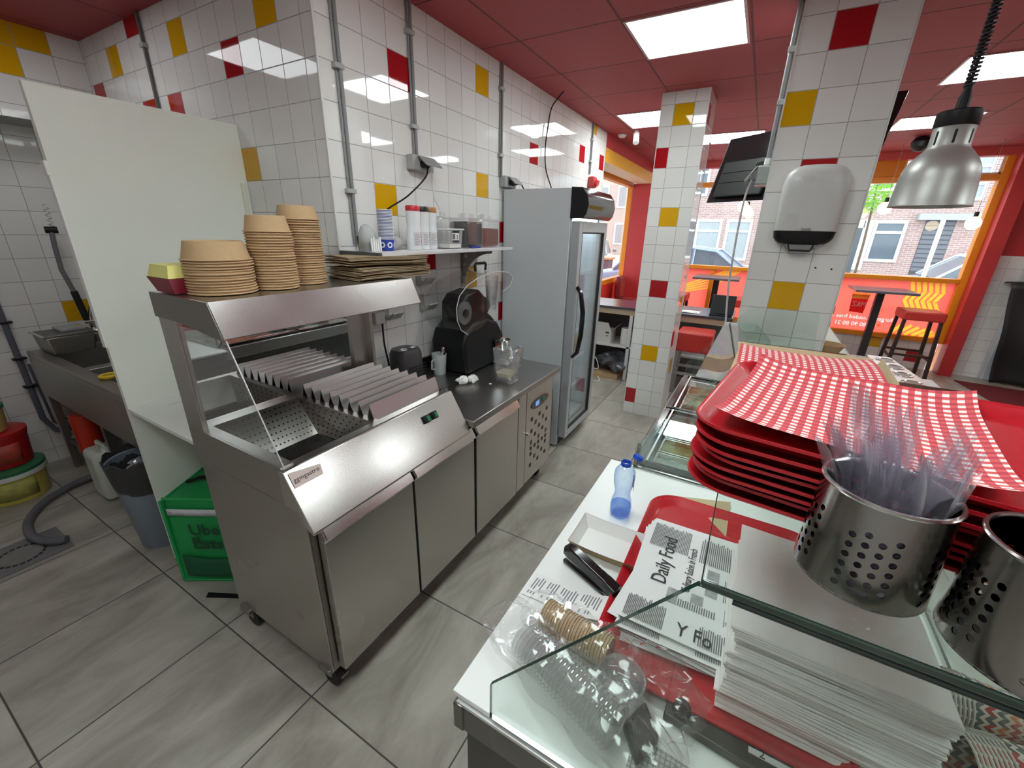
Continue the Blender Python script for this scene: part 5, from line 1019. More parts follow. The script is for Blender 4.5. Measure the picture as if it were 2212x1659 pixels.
for k, (a, b, c, l) in enumerate(((1.47, 1.60, (.52, .54, .50), 'pale sliced filling'), (1.61, 1.74, (.42, .38, .12), 'yellow green pickles'), (1.75, 1.98, (.10, .09, .07), 'dark empty'), (2.05, 2.20, (.34, .20, .10), 'brown fried onion'), (2.21, 2.36, (.66, .60, .46), 'pale cheese'), (2.37, 2.55, (.45, .22, .12), 'reddish sauce'))):
    t2 = thing('food_pan', 'steel food pan of %s under the glass lid' % l, 'food pan', ((a + b) / 2, .1, .8), 'food pans in the second unit')
    m = MB()
    for q in ((a, b, .205, .212), (a, b, -.03, -.023), (a, a + .006, -.023, .205), (b - .006, b, -.023, .205)): m.box(*q, .72, .868)
    m.box(a, b, -.03, .212, .715, .72); build('pan', m, STEELB, t2, smooth=False)
    m = MB(); m.grid(lambda u, v: (a + .006 + (b - a - .012) * u, -.023 + .228 * v, .845 + .010 * math.sin(13 * u + 3 * k) * math.sin(11 * v) + .004 * math.sin(37 * u + 29 * v)), 20, 20, th=.05); build('contents', m, P('filling %d' % k, c, .5, noise=.35, nscale=60, bump=.5, bscale=90), t2)
m = MB(); m.prism([(1.70, .06, .912), (1.86, .06, .912), (1.86, -.12, .912), (1.70, -.12, .912)], (0, 0, .003)); solo('white_card', m, PAPER, 'small white card lying on the glass lid of the second unit', 'card')
guard('glass_guard', 1.425, 2.62, 'clear glass guard over the second unit with the food pans, beyond the tray stack', 1.66)
t = thing('printed_end_panel', 'slanted panel printed with marble and wood waves at the far unit end', 'panel', (2.63, .0, .9))
def marble():
    mt, nt, out = newmat('printed marble and wood'); N = nt.nodes; L = nt.links; b = N.new('ShaderNodeBsdfPrincipled'); L.new(b.outputs[0], out.inputs[0]); b.inputs['Roughness'].default_value = .3
    tc = N.new('ShaderNodeTexCoord'); sp = N.new('ShaderNodeSeparateXYZ'); L.new(tc.outputs['Object'], sp.inputs[0]); nz = N.new('ShaderNodeTexNoise'); nz.inputs['Scale'].default_value = 18; nz.inputs['Detail'].default_value = 6; L.new(tc.outputs['Object'], nz.inputs['Vector'])
    w = N.new('ShaderNodeMath'); w.operation = 'SINE'; a = N.new('ShaderNodeMath'); a.operation = 'MULTIPLY'; a.inputs[1].default_value = 26; L.new(sp.outputs[1], a.inputs[0]); L.new(a.outputs[0], w.inputs[0])
    s = N.new('ShaderNodeMath'); s.operation = 'MULTIPLY_ADD'; s.inputs[1].default_value = .018; L.new(w.outputs[0], s.inputs[0]); L.new(sp.outputs[2], s.inputs[2])
    s2 = N.new('ShaderNodeMath'); s2.operation = 'MULTIPLY_ADD'; s2.inputs[1].default_value = .35; L.new(sp.outputs[1], s2.inputs[0]); L.new(s.outputs[0], s2.inputs[2])
    cr = N.new('ShaderNodeValToRGB'); cr.color_ramp.interpolation = 'CONSTANT'; L.new(s2.outputs[0], cr.inputs[0]); e = cr.color_ramp.elements
    e[0].color = (.62, .60, .58, 1); e[1].position = .095; e[1].color = (.38, .22, .12, 1); x = e.new(.175); x.color = (.66, .48, .28, 1); x = e.new(.195); x.color = (.52, .48, .49, 1)
    h = N.new('ShaderNodeMix'); h.data_type = 'RGBA'; h.blend_type = 'MULTIPLY'; h.inputs[0].default_value = .5; L.new(cr.outputs[0], h.inputs[6]); L.new(nz.outputs[1], h.inputs[7]); 
    g = N.new('ShaderNodeHueSaturation'); g.inputs['Saturation'].default_value = .75; g.inputs['Value'].default_value = 1.7; L.new(h.outputs[2], g.inputs['Color']); L.new(g.outputs[0], b.inputs['Base Color']); return mt
m = MB(); m.prism([(2.600, .205, .888), (2.600, .100, 1.245), (2.600, .035, 1.245), (2.600, -.16, 1.0), (2.600, -.2, .888)], (.006, 0, 0)); build('panel', m, marble(), t, smooth=False)
m = MB(); m.prism([(2.599, .1005, 1.232), (2.599, .0985, 1.247), (2.599, .036, 1.247), (2.599, .031, 1.232)], (.008, 0, 0)); build('white_cap', m, WHITEP, t, smooth=False)
m = MB(); m.tube([(2.596, .075, 1.245), (2.596, -.01, .98)], .004, 6); build('rod', m, STEELD, t)
t = thing('glass_screen', 'greenish upright glass screens with a dark edge in front of the near pillar', 'glass screen', (2.5, -.1, 1.3))
m = MB(); m.prism([(2.60, .034, 1.25), (2.60, -.055, 1.255), (2.60, -.055, .99), (2.60, -.04, .9)], (.006, 0, 0), 0, 1); m.prism([(2.60, -.055, 1.255), (2.56, -.13, 1.19), (2.56, -.17, 1.10), (2.60, -.055, 1.05)], (.006, 0, 0), 0, 1); build('pane', m, [clear('green screen glass', (.88, .93, .90), 1.5, .03, .02), GEDGE], t, smooth=False)

# ---- customer ledge, bowl, sauce holder
t = thing('customer_ledge', 'pale grey ledge running past the right side of the near pillar', 'ledge', (3.0, -.46, 1.1))
m = MB(); m.box(2.64, 3.95, -.53, -.396, 1.085, 1.10); build('ledge_top', m, P('pale grey laminate', (.46, .47, .43), .35), t, bev=.002)
m = MB(); m.box(2.64, 3.95, -.55, -.535, .0, 1.084); m.box(3.2, 3.95, -.534, -.40, .0, .06); build('front_panel', m, P('grey front panel', (.30, .30, .29), .4), t, smooth=False)
m = MB(); m.lathe([(.05, 0), (.072, .045), (.075, .047), (.072, .043), (.048, .005), (.001, .005)], (2.86, -.435, 1.1005), 32, cap=False); solo('kraft_bowl', m, KRAFT, 'single open kraft bowl on the ledge beside the near pillar', 'bowl')
m = MB(); m.box(3.55, 3.85, -.50, -.42, 1.101, 1.104); solo('leaflets', m, P('printed leaflet', (.7, .62, .5), .5, noise=.3, nscale=60), 'printed leaflets at the far end of the pale ledge', 'leaflet')
t = thing('sauce_holder', 'long steel sauce holder with four round pots on the customer side', 'sauce holder', (2.6, -.70, 1.06))
ax = Vector((2.90, -.615, 1.10)); bx = Vector((2.31, -.640, 1.10)); dy = Vector((-.0, -.135, 0))
m = MB(); L_ = (bx - ax)
m.prism([ax, ax + dy * .75, bx + dy * 1.0, bx], (0, 0, .004)); build('top_plate', m, P('satin pinkish steel', (.60, .52, .50), .35, .7), t, smooth=False)
m = MB(); m.prism([ax + Vector((0, 0, -.002)), ax + dy * .75 + Vector((0, 0, -.002)), bx + dy + Vector((0, 0, -.002)), bx + Vector((0, 0, -.002))], (0, 0, -.05)); build('box', m, P('dark holder body', (.05, .05, .05), .4), t, smooth=False)
for k in range(4):
    c = ax + L_ * (.14 + .235 * k) + dy * .46 + Vector((0, 0, .0045)); m = MB(); m.lathe([(.043, 0), (.042, .003), (.039, .003), (.037, .0005), (.001, .0003)], c, 28, cap=False)
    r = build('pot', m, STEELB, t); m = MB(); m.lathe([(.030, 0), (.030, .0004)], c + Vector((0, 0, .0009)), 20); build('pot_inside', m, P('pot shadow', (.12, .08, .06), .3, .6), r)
m = MB(); m.box(2.28, 2.95, -.93, -.56, .99, 1.0); m.box(2.30, 2.34, -.90, -.60, .0, .99); m.box(2.88, 2.92, -.90, -.60, .0, .99); m.box(2.5, 2.8, -.72, -.66, 1.0, 1.047); solo('side_table', m, P('pinkish white laminate', (.62, .57, .55), .4), 'narrow pale stand carrying the sauce holder', 'stand', smooth=False)
t = thing('steel_ashtray', 'round shiny steel cup between the gingham pack and the sauce holder', 'cup', (2.45, -.59, 1.0))
m = MB(); m.lathe([(.035, 0), (.037, .04), (.042, .052), (.044, .05), (.038, .035), (.001, .01)], (2.52, -.60, 1.001), 28, cap=False); build('cup', m, STEELB, t)

# ================================================================ things on the white board
# water bottle
t = thing('water_bottle', 'blue-tinted water bottle with flipped cap at the far end of the white board', 'bottle', (1.10, .225, ZB))
bo = (1.10, .225, ZB)
m = MB(); m.lathe([(.001, .006), (.020, .004), (.028, .001), (.0315, .012), (.032, .035), (.029, .055), (.0235, .075), (.024, .09), (.030, .115), (.0315, .135), (.029, .155), (.019, .170), (.0125, .176), (.0122, .182)], bo, 32, cap=False)
m.v = [(x + .0012 * math.sin(5 * math.atan2(y - bo[1], x - bo[0])) * (z < ZB + .06), y, z) for x, y, z in m.v]; build('body', m, BLUEB, t)
m = MB(); m.lathe([(.001, .0075), (.028, .008), (.030, .014), (.0305, .033), (.029, .040), (.001, .040)], bo, 28); build('water', m, clear('blue water', (.66, .80, .98), 1.33, .02, .02, edge=(.35, .5, .9), milk=.05, milkcol=(.3, .45, .9)), t)
m = MB(); m.lathe([(.0140, .172), (.0152, .174), (.0152, .184), (.0135, .186), (.012, .185), (.012, .178)], bo, 24, cap=False); cpb = P('bright blue cap', (.01, .09, .62), .25); ring = build('cap_ring', m, cpb, t)
m = MB(); c = Vector((1.122, .200, ZB + .190)); m.lathe([(.0152, 0), (.0152, .011), (.013, .013), (.001, .013)], c, 24, (.3, -.35, .9)); build('cap', m, cpb, ring)
m = MB(); m.grid(lambda u, v: (bo[0] + .0305 * math.cos(-1.75 + 1.0 * u), bo[1] + .0305 * math.sin(-1.75 + 1.0 * u), ZB + .095 + .042 * v), 8, 1); build('printed_label', m, milky('dark blue label', (.10, .20, .42), .35), t)
# open paper tray
t = thing('paper_food_tray', 'open white and kraft paper food tray next to the stapler', 'food tray', (.94, .21, ZB))
def pt_(u, v, h): return Vector((.868 + .135 * u, .322 - .22 * v, ZB + h))
m = MB(); xa, xb, ya_, yb2 = .885, .985, .13, .285; f_ = .018; hh = .036
B4 = [(xa, ya_), (xb, ya_), (xb, yb2), (xa, yb2)]; T4 = [(xa - f_, ya_ - f_), (xb + f_, ya_ - f_), (xb + f_, yb2 + f_), (xa - f_, yb2 + f_)]
for off, mi in ((0, 0), (.0012, 1)):
    b4 = [Vector((x, y, ZB + .001 + (0.001 if mi == 0 else 0))) for x, y in B4]
    if mi == 0: m.add(b4, [(0, 1, 2, 3)], 0)
    for i in range(4):
        j = (i + 1) % 4; n_s = 8; vs = []
        for k in range(n_s + 1):
            f = k / n_s; bq = b4[i].lerp(b4[j], f); tq = Vector((*T4[i], ZB + hh)).lerp(Vector((*T4[j], ZB + hh)), f); nrm = Vector((tq.x - bq.x, tq.y - bq.y, 0)); sag = (.010 if i in (1, 3) else .006) * math.sin(PI * f)
            tq = tq + Vector((0, 0, -sag * .5)) ; out_ = Vector((((0, -1), (1, 0), (0, 1), (-1, 0))[i][0], ((0, -1), (1, 0), (0, 1), (-1, 0))[i][1], 0)) * off; vs += [bq + out_, tq + out_]
        m.add(vs, [(2 * k, 2 * k + 2, 2 * k + 3, 2 * k + 1) for k in range(n_s)], mi)
build('tray', m, [PAPER, P('kraft outside', (.50, .38, .20), .7)], t, smooth=False)
# stapler
t = thing('stapler', 'black stapler with small white lettering lying half under the red tray', 'stapler', (.79, .20, ZB))
def sp_(u, v, z): d = Vector((-.06, -.155, 0)).normalized(); n = Vector((-d.y, d.x, 0)); return Vector((.835, .292, ZB + z)) + d * u + n * v
m = MB(); m.prism([sp_(0, -.014, .001), sp_(.16, -.018, .001), sp_(.16, .018, .001), sp_(0, .014, .001)], (0, 0, .010)); m.prism([sp_(.01, -.011, .011), sp_(.16, -.014, .012), sp_(.16, .014, .012), sp_(.01, .011, .011)], (0, 0, .006)); build('base', m, BLACKG, t, bev=.003)
m = MB(); rows = []
for u, z0, z1, w in ((-.004, .030, .044, .010), (.0, .026, .052, .013), (.02, .024, .056, .0155), (.08, .022, .048, .016), (.13, .016, .042, .017), (.165, .010, .036, .018)): rows.append([sp_(u, -w, z0), sp_(u, -w * .8, z1), sp_(u, w * .8, z1), sp_(u, w, z0)])
for r in rows: m.v += [tuple(p) for p in r]
for j in range(5):
    for i in range(4): m.f.append((j * 4 + i, (j + 1) * 4 + i, (j + 1) * 4 + (i + 1) % 4, j * 4 + (i + 1) % 4)); m.m.append(0)
m.f += [(0, 1, 2, 3), (23, 22, 21, 20)]; m.m += [0, 0]; arm = build('arm', m, BLACKG, t, bev=.004, seg=3)
m = MB(); m.prism([sp_(.004, -.010, .018), sp_(.15, -.010, .016), sp_(.15, .010, .016), sp_(.004, .010, .018)], (0, 0, .006)); build('magazine', m, STEELB, t, smooth=False)
dr_ = (sp_(.16, 0, .043) - sp_(.08, 0, .051)).normalized(); 
text('lettering', '¤ Stanler', .014, frame(sp_(.085, .006, .0525), dr_, sp_(0, 1, 0) - sp_(0, 0, 0)), WHITETXT, arm, depth=.0003)
# receipt
t = thing('till_receipt', 'curled printed till receipt in front of the stapler', 'receipt', (.70, .25, ZB))
ra, rb_ = Vector((.740, .345, ZB)), Vector((-.0, -.185, 0)); rc = Vector((-.075, -.004, 0))
def rf(u, v, e=0): p = Vector((.752, .338, ZB + .002)) + Vector((.0 + .012 * u, -.190 * u, 0)) + Vector((-.076, .004, 0)) * v; p.z += .020 * max(0, u - .55) ** 2 * 4 + .004 * math.sin(PI * v) * u + e; return p
m = MB(); m.grid(lambda u, v: rf(u, v), 14, 4); rcp = build('sheet', m, P('thermal paper', (.80, .80, .79), .6), t)
m = MB(); r_ = random.Random(5)
for k in range(24):
    u = .05 + k * .037
    if k in (4, 9, 16): continue
    a = .12 + r_.random() * .1; b = a + .25 + r_.random() * .3; m.grid(lambda p, q: rf(u + .016 * p, a + (b - a) * q, .0005), 1, 3)
    if r_.random() > .4: m.grid(lambda p, q: rf(u + .016 * p, .76 + .12 * q, .0005), 1, 1)
build('print', m, P('grey receipt print', (.22, .22, .24), .7), rcp, smooth=False)
# brown folded paper behind the tray
m = MB(); m.add([(1.29, .085, ZB + .001), (1.12, -.07, ZB + .002), (1.33, -.07, ZB + .012)], [(0, 1, 2)]); m.add([(1.27, .10, ZB + .0005), (1.10, .06, ZB + .0008), (1.11, -.06, ZB + .001)], [(0, 1, 2)]); solo('brown_paper', m, P('kraft sheet', (.50, .40, .24), .8), 'loose folded brown paper corner under the glass top beyond the red tray', 'paper', solid=.001, smooth=False)

def tray_mesh(L, Wd, h=.022, rc=.055, flare=.018, lip=.006):
    """rounded rectangular cafeteria tray, centred, bottom at z=0"""
    def ring(hl, hw, r, z, n=8):
        r = max(r, .004); out = []
        for cx, cy, a0 in ((hl - r, hw - r, 0), (-hl + r, hw - r, PI / 2), (-hl + r, -hw + r, PI), (hl - r, -hw + r, 1.5 * PI)):
            for k in range(n + 1): a = a0 + PI / 2 * k / n; out.append((cx + r * math.cos(a), cy + r * math.sin(a), z))
        return out
    hl, hw = L / 2, Wd / 2; R = []
    prof = [(-flare - .012, .003), (-flare - .004, .004), (-.008, h - .004), (-.002, h), (0, h + .0002), (.0005, h - .004), (-.0035, h - .006), (-.006, h - .006), (-flare - .002, .0), (-flare - .012, 0)]
    for d, z in prof: R.append(ring(hl + d, hw + d, rc + d, z))
    m = MB(); n = len(R[0])
    for r in R: m.v += r
    for j in range(len(R) - 1):
        for i in range(n): m.f.append((j * n + i, j * n + (i + 1) % n, (j + 1) * n + (i + 1) % n, (j + 1) * n + i)); m.m.append(0)
    m.f.append(tuple(range(n))); m.m.append(0); m.f.append(tuple((len(R) - 1) * n + i for i in range(n))[::-1]); m.m.append(0)
    return m
o = solo('serving_tray', tray_mesh(.665, .455, .024, .085, .024), REDP, 'red serving tray holding papers and napkins on the white board under the glass', 'tray', ang=60); o.location = (.922, -.075, ZB + .001); o.rotation_euler = (0, 0, .0)
ZT = ZB + .006
# newsprint sheets
def news_pt(u, v, z, rot, dx, dy):
    c, s_ = math.cos(rot), math.sin(rot); X = (u - .5) * .37; Y = (v - .5) * .26; return (.885 + dx + X * c - Y * s_, -.012 + dy + X * s_ + Y * c, z)
news_rot = [.05, -.07, .09, -.02, .12, -.05, .02, -.12, .04, .0, .03, -.01, .015, .02]
nz_ = len(news_rot)
for k in range(nz_):
    z = ZT + .003 + k * .0028; r0 = news_rot[k]; dxx = .02 * math.sin(k * 2.3); dyy = -.006 * math.sin(k * 1.7)
    if k == nz_ - 1: r0, dxx, dyy = 0, 0, 0
    l = 'newsprint sheet, %s of the pile on the lower red tray' % ordn(nz_ - 1 - k)
    t = thing('newsprint_sheet', l, 'paper sheet', (.885, 0, z), 'newsprint sheets on the red tray')
    m = MB(); m.grid(lambda u, v: tuple(Vector(news_pt(u, v, z, r0, dxx, dyy)) + Vector((0, 0, .002 * math.sin(PI * u) * math.sin(3 * v + k)))), 8, 6, th=.0012); sh = build('sheet', m, P('newsprint paper', (.74, .75, .74), .85), t, smooth=False)
    if k < nz_ - 4: continue
    zt = z + .0024; m = MB(); r_ = random.Random(40 + k); q = lambda u, v: Vector(news_pt(u, v, zt + .002 * math.sin(PI * u) * math.sin(3 * v + k) * 0, r0, dxx, dyy))
    def col(u0, u1, v0, v1, n):   # text lines run across u1-u0; stacked in v
        for i in range(n):
            a = v0 + (v1 - v0) * i / n; e = u1 - (u1 - u0) * r_.random() * .15; m.add([q(u0, a), q(e, a), q(e, a + (v1 - v0) / n * .5), q(u0, a + (v1 - v0) / n * .5)], [(0, 1, 2, 3)])
    for b in ((.02, .20, .66, .98, 24), (.02, .16, .05, .40, 22), (.70, .97, .60, .97, 26), (.24, .30, .30, .60, 16), (.40, .62, .05, .26, 14), (.68, .95, .05, .5, 26), (.22, .36, .02, .24, 14)): col(*b)
    build('print_columns', m, P('newsprint grey text', (.16, .16, .165), .8), sh, smooth=False)
    m = MB()
    for a, b, c, d in ((.24, .36, .60, .69), (.30, .38, .40, .50), (.40, .64, .30, .40)): m.add([q(a, c), q(b, c), q(b, d), q(a, d)], [(0, 1, 2, 3)])
    build('halftone_pictures', m, P('halftone grey', (.34, .35, .35), .8, noise=.6, nscale=45), sh, smooth=False)
    ux = (q(1, .5) - q(0, .5)).normalized(); uy = (q(.5, .0) - q(.5, 1)).normalized() * -1
    if k == nz_ - 1:
        text('headline', 'Daily Food', .050, frame(q(.36, .72) + Vector((0, 0, .0006)), ux, uy), DARKTXT, sh, depth=.0002, sx=.80)
        text('headline', 'Culinary fusion in French', .026, frame(q(.37, .52) + Vector((0, 0, .0006)), ux, uy), DARKTXT, sh, depth=.0002, sx=.60)
        text('headline', 'Y Fo', .046, frame(q(.035, .56) + Vector((0, 0, .0006)), -uy, ux), DARKTXT, sh, depth=.0002, sx=.8)
# napkins
nb_ = None
for k in range(34):
    if nb_ is None:
        m = MB(); w = .165; d_ = .330
        m.grid(lambda u, v: (-.155 + .31 * u, -.145 + .29 * v, .0024 + .0012 * math.sin(9 * v + 5 * u)), 6, 12, th=.0022)
        m.tube([(-.155, -.145 + .29 * j / 6, .0002) for j in range(7)], .0027, 6); nb_ = o = solo('paper_napkin', m, NAPKIN, '', 'napkin', 'white paper napkins stacked on the lower red tray')
    else: o = nb_.copy(); COL.objects.link(o)
    o['label'] = 'white paper napkin, %s of the thick stack on the lower tray' % ordn(33 - k) if k < 33 else 'topmost white paper napkin of the thick stack on the lower red tray'
    lean = k * .0006
    o.location = (.795 + lean + random.uniform(-.004, .004) + .006 * math.sin(k * .55), -.232 + random.uniform(-.003, .003) + .004 * math.sin(k * .4), ZT + .004 + k * .0052); o.rotation_euler = (0, 0, .02 * math.sin(k * 1.1) + random.uniform(-.012, .012))
# patterned cups lying behind the napkins
CUPM = bpy.data.materials.new('zigzag patterned paper')
def zig():
    mt, nt, out = newmat('zigzag cup paper'); N = nt.nodes; L = nt.links; b = N.new('ShaderNodeBsdfPrincipled'); L.new(b.outputs[0], out.inputs[0]); b.inputs['Roughness'].default_value = .6
    uv = N.new('ShaderNodeUVMap'); uv.uv_map = 'UVMap'; sp = N.new('ShaderNodeSeparateXYZ'); L.new(uv.outputs[0], sp.inputs[0])
    def M(op, a, b_=None, c_=None):
        n = N.new('ShaderNodeMath'); n.operation = op
        for i, v in enumerate((a, b_, c_)):
            if v is None: continue
            if isinstance(v, (int, float)): n.inputs[i].default_value = v
            else: L.new(v, n.inputs[i])
        return n.outputs[0]
    zz = M('MULTIPLY', M('PINGPONG', M('MULTIPLY', sp.outputs[0], 20), .5), 1.0); t_ = M('FRACT', M('ADD', M('MULTIPLY', sp.outputs[1], 6), zz))
    row = M('FLOOR', M('ADD', M('MULTIPLY', sp.outputs[1], 6), zz)); cell = M('FLOOR', M('MULTIPLY', sp.outputs[0], 20)); cb = N.new('ShaderNodeCombineXYZ'); L.new(row, cb.inputs[0]); L.new(cell, cb.inputs[1]); wn_ = N.new('ShaderNodeTexWhiteNoise'); wn_.noise_dimensions = '2D'; L.new(cb.outputs[0], wn_.inputs['Vector'])
    cr = N.new('ShaderNodeValToRGB'); cr.color_ramp.interpolation = 'CONSTANT'; L.new(wn_.outputs[0], cr.inputs[0]); e = cr.color_ramp.elements; e[0].color = (.38, .04, .04, 1); e[1].position = .35; e[1].color = (.10, .12, .12, 1); x = e.new(.6); x.color = (.50, .17, .05, 1); x = e.new(.8); x.color = (.05, .06, .07, 1)
    mx = N.new('ShaderNodeMix'); mx.data_type = 'RGBA'; L.new(M('GREATER_THAN', t_, .42), mx.inputs[0]); mx.inputs[6].default_value = (.60, .56, .47, 1); L.new(cr.outputs[0], mx.inputs[7]); L.new(mx.outputs[2], b.inputs['Base Color']); return mt
ZIG = zig()
def zcup(): 
    m = MB(); prof = [(.046, .0), (.047, .002), (.046, .004), (.031, .095)]; n = 28
    for j, (r, h) in enumerate(prof):
        for i in range(n): a = 2 * PI * i / n; m.v.append((h, r * math.cos(a), r * math.sin(a)))
    for j in range(3):
        for i in range(n): m.uv[len(m.f)] = [(i / n, prof[j][1] * 10), ((i + 1) / n, prof[j][1] * 10), ((i + 1) / n, prof[j + 1][1] * 10), (i / n, prof[j + 1][1] * 10)]; m.f.append((j * n + i, j * n + (i + 1) % n, (j + 1) * n + (i + 1) % n, (j + 1) * n + i)); m.m.append(0 if j == 2 else 1)
    m.uv[len(m.f)] = [(0, 0)] * n; m.f.append(tuple(3 * n + i for i in range(n))); m.m.append(0); return m
zc = None
for s_, (p0, d, n, w) in enumerate((((.700, -.415, ZB + .062), Vector((.22, -.97, .05)), 9, 'front'), ((.815, -.400, ZB + .062), Vector((.10, -.99, .02)), 9, 'rear'))):
    d.normalize()
    for k in range(n):
        if zc is None: zc = o = solo('patterned_cup', zcup(), [ZIG, P('cream cup rim', (.62, .60, .54), .5)], '', 'cup', 'zigzag patterned cups behind the napkins', solid=.0008)
        else: o = zc.copy(); COL.objects.link(o)
        o.location = Vector(p0) + d * (.0058 * k); o.rotation_euler = d.to_track_quat('X', 'Z').to_euler(); o['label'] = '%s zigzag patterned cup of the %s nested row at the bottom right' % (('frontmost', 'second', 'third', 'fourth', 'fifth', 'sixth', 'seventh', 'eighth', 'ninth')[k], w)
# wrapped lids at the near end of the board
NUM = 'one two three four five six seven eight nine ten eleven twelve thirteen fourteen fifteen sixteen seventeen eighteen nineteen twenty twenty-one twenty-two twenty-three twenty-four twenty-five twenty-six twenty-seven'.split()
def sleeve(p0, d, n, step, r, mat, label_fn, group, h=.006, name='clear_lid'):
    d = Vector(d).normalized(); o0 = None
    for k in range(n):
        if o0 is None: m = MB(); m.lathe([(r, 0), (r, .0018), (r * .93, .003), (r * .90, h), (r * .80, h), (r * .78, .0035), (.001, .0035)], (0, 0, 0), 28, (1, 0, 0), cap=False); o0 = o = solo(name, m, mat, '', 'cup', group)
        else: o = o0.copy(); COL.objects.link(o)
        o.location = Vector(p0) + d * step * k + Vector((0, random.uniform(-.0006, .0006), random.uniform(-.0006, .0006))); o.rotation_euler = d.to_track_quat('X', 'Z').to_euler(); o['label'] = label_fn(k)
CLID = clear('clear lid plastic', (.97, .97, .97), 1.45, .08, .08, edge=(.86, .87, .87), milk=.14)
sleeve((.552, .272, ZB + .044), (-.30, -.95, 0), 26, .0088, .041, CLID, lambda k: 'clear plastic lid, number %s from the far end of the wrapped clear roll' % NUM[k], 'clear lids in the plastic wrapped roll')
sleeve((.628, .255, ZB + .036), (-.12, -.99, .02), 24, .0062, .033, P('brown fibre lid', (.50, .36, .20), .7, noise=.1), lambda k: 'brown fibre lid, number %s from the far end of the wrapped brown roll' % NUM[k], 'brown lids in the plastic wrapped roll', name='fibre_lid')
def film(name, c0, c1, r, seed, label):
    rr_ = random.Random(seed); ph = [rr_.uniform(0, 6.3) for _ in range(6)]; a = Vector(c0); b = Vector(c1); d = (b - a).normalized(); w = Vector((-d.y, d.x, 0))
    def f(u, v):
        ang = 2 * PI * v; end = min(1, 7 * u * (1 - u)) ** .6; k = 1 + .10 * math.sin(5 * ang + ph[0] + 6 * u) + .07 * math.sin(11 * ang + ph[1] - 14 * u) + .05 * math.sin(23 * u + 3 * ang + ph[2])
        fl = .35 + .65 * end; p = a.lerp(b, u) + w * (r * 1.12 * k * math.cos(ang) * (.75 + .25 * end)) + Vector((0, 0, r * k * math.sin(ang) * fl)); p.z = max(p.z, ZB + .0015); return p
    m = MB(); m.grid(f, 34, 30); return solo(name, m, BAGM, label, 'plastic bag', smooth=True, ang=25)
film('plastic_wrap', (.580, .350, ZB + .040), (.452, -.035, ZB + .045), .050, 2, 'crinkled clear plastic wrap around the roll of clear lids')
film('plastic_wrap', (.636, .300, ZB + .036), (.600, .055, ZB + .040), .040, 4, 'crinkled clear plastic wrap around the roll of brown lids')
m = MB(); m.grid(crump((.575, .03, ZB + .002), .085, .10, .030, 12), 40, 26); m.v = [(x, y, max(z, ZB + .0015)) for x, y, z in m.v]; solo('plastic_wrap', m, BAGM, 'loose crumpled clear bag around the small bowl beneath the glass guard', 'plastic bag', ang=20)
m = MB(); m.lathe([(.025, 0), (.040, .038), (.043, .040), (.041, .036), (.026, .004), (.001, .004)], (.560, .072, ZB + .022), 32, cap=False); solo('sauce_cup', m, clear('clear sauce cup', (.95, .96, .96), 1.45, .08, .12, edge=(.75, .77, .77), milk=.08), 'open round clear sauce cup standing in the loose plastic bag', 'cup', solid=.001)
m = MB()
def blk(u, v): c = Vector((.552, .018, ZB)); a = Vector((-.085, -.035, 0)); b = Vector((.028, -.052, 0)); return c + a * u + b * v
m.prism([(.570, .026, ZB + .001), (.520, -.010, ZB + .001), (.467, .015, ZB + .001), (.512, .052, ZB + .001)], (0, 0, .024)); solo('black_case', m, BLACK, 'black rounded case lying near the clear sauce cup', 'case', bev=.008, seg=4)
t = thing('foil_cutter', 'dark metal bar with a round black knob in front of the red tray', 'cutter', (.56, -.12, ZB))
def fc(u, v): a = Vector((.602, -.010, ZB + .001)); return a + Vector((-.03, -.36, 0)) * u + Vector((-.036, .003, 0)) * v
m = MB(); m.prism([fc(0, 0), fc(1, 0), fc(1, 1), fc(0, 1)], (0, 0, .018)); build('bar', m, P('dark metal bar', (.06, .06, .055), .35, .6), t, bev=.003)
m = MB(); p = fc(.07, .45); m.lathe([(.014, 0), (.0165, .006), (.014, .016), (.001, .019)], p + Vector((0, 0, .018)), 20); build('knob', m, BLACKG, t)
m = MB(); m.box(.575, .585, -.30, -.14, ZB + .019, ZB + .021); build('label_strip', m, P('pale label strip', (.55, .56, .55), .5), t, smooth=False)
text('lettering', '2', .018, frame((.576, -.155, ZB + .0215), (0, -1, 0), (1, 0, 0)), DARKTXT, t)
m = MB(); m.grid(lambda u, v: (.445 + .07 * u, .03 - .09 * v, ZB + .002 + .003 * math.sin(6 * u + 4 * v)), 6, 6); solo('crumpled_print', m, gridmat('grey checked paper', (.62, .63, .62), (.30, .31, .31), .008, .008, 0, 0, .0016, .7), 'scrap of grey checked paper under the glass guard at the bottom edge', 'paper', solid=.0005)
# dark lid handle standing at the far corner
m = MB(); m.prism([(1.395, .262, ZB + .004), (1.40, .248, ZB + .004), (1.44, .250, ZB + .075), (1.436, .262, ZB + .078)], (.012, 0, 0)); solo('lid_handle', m, P('dark brown plastic', (.03, .015, .015), .25), 'small dark handle standing up behind the blue bottle cap', 'handle', bev=.003)

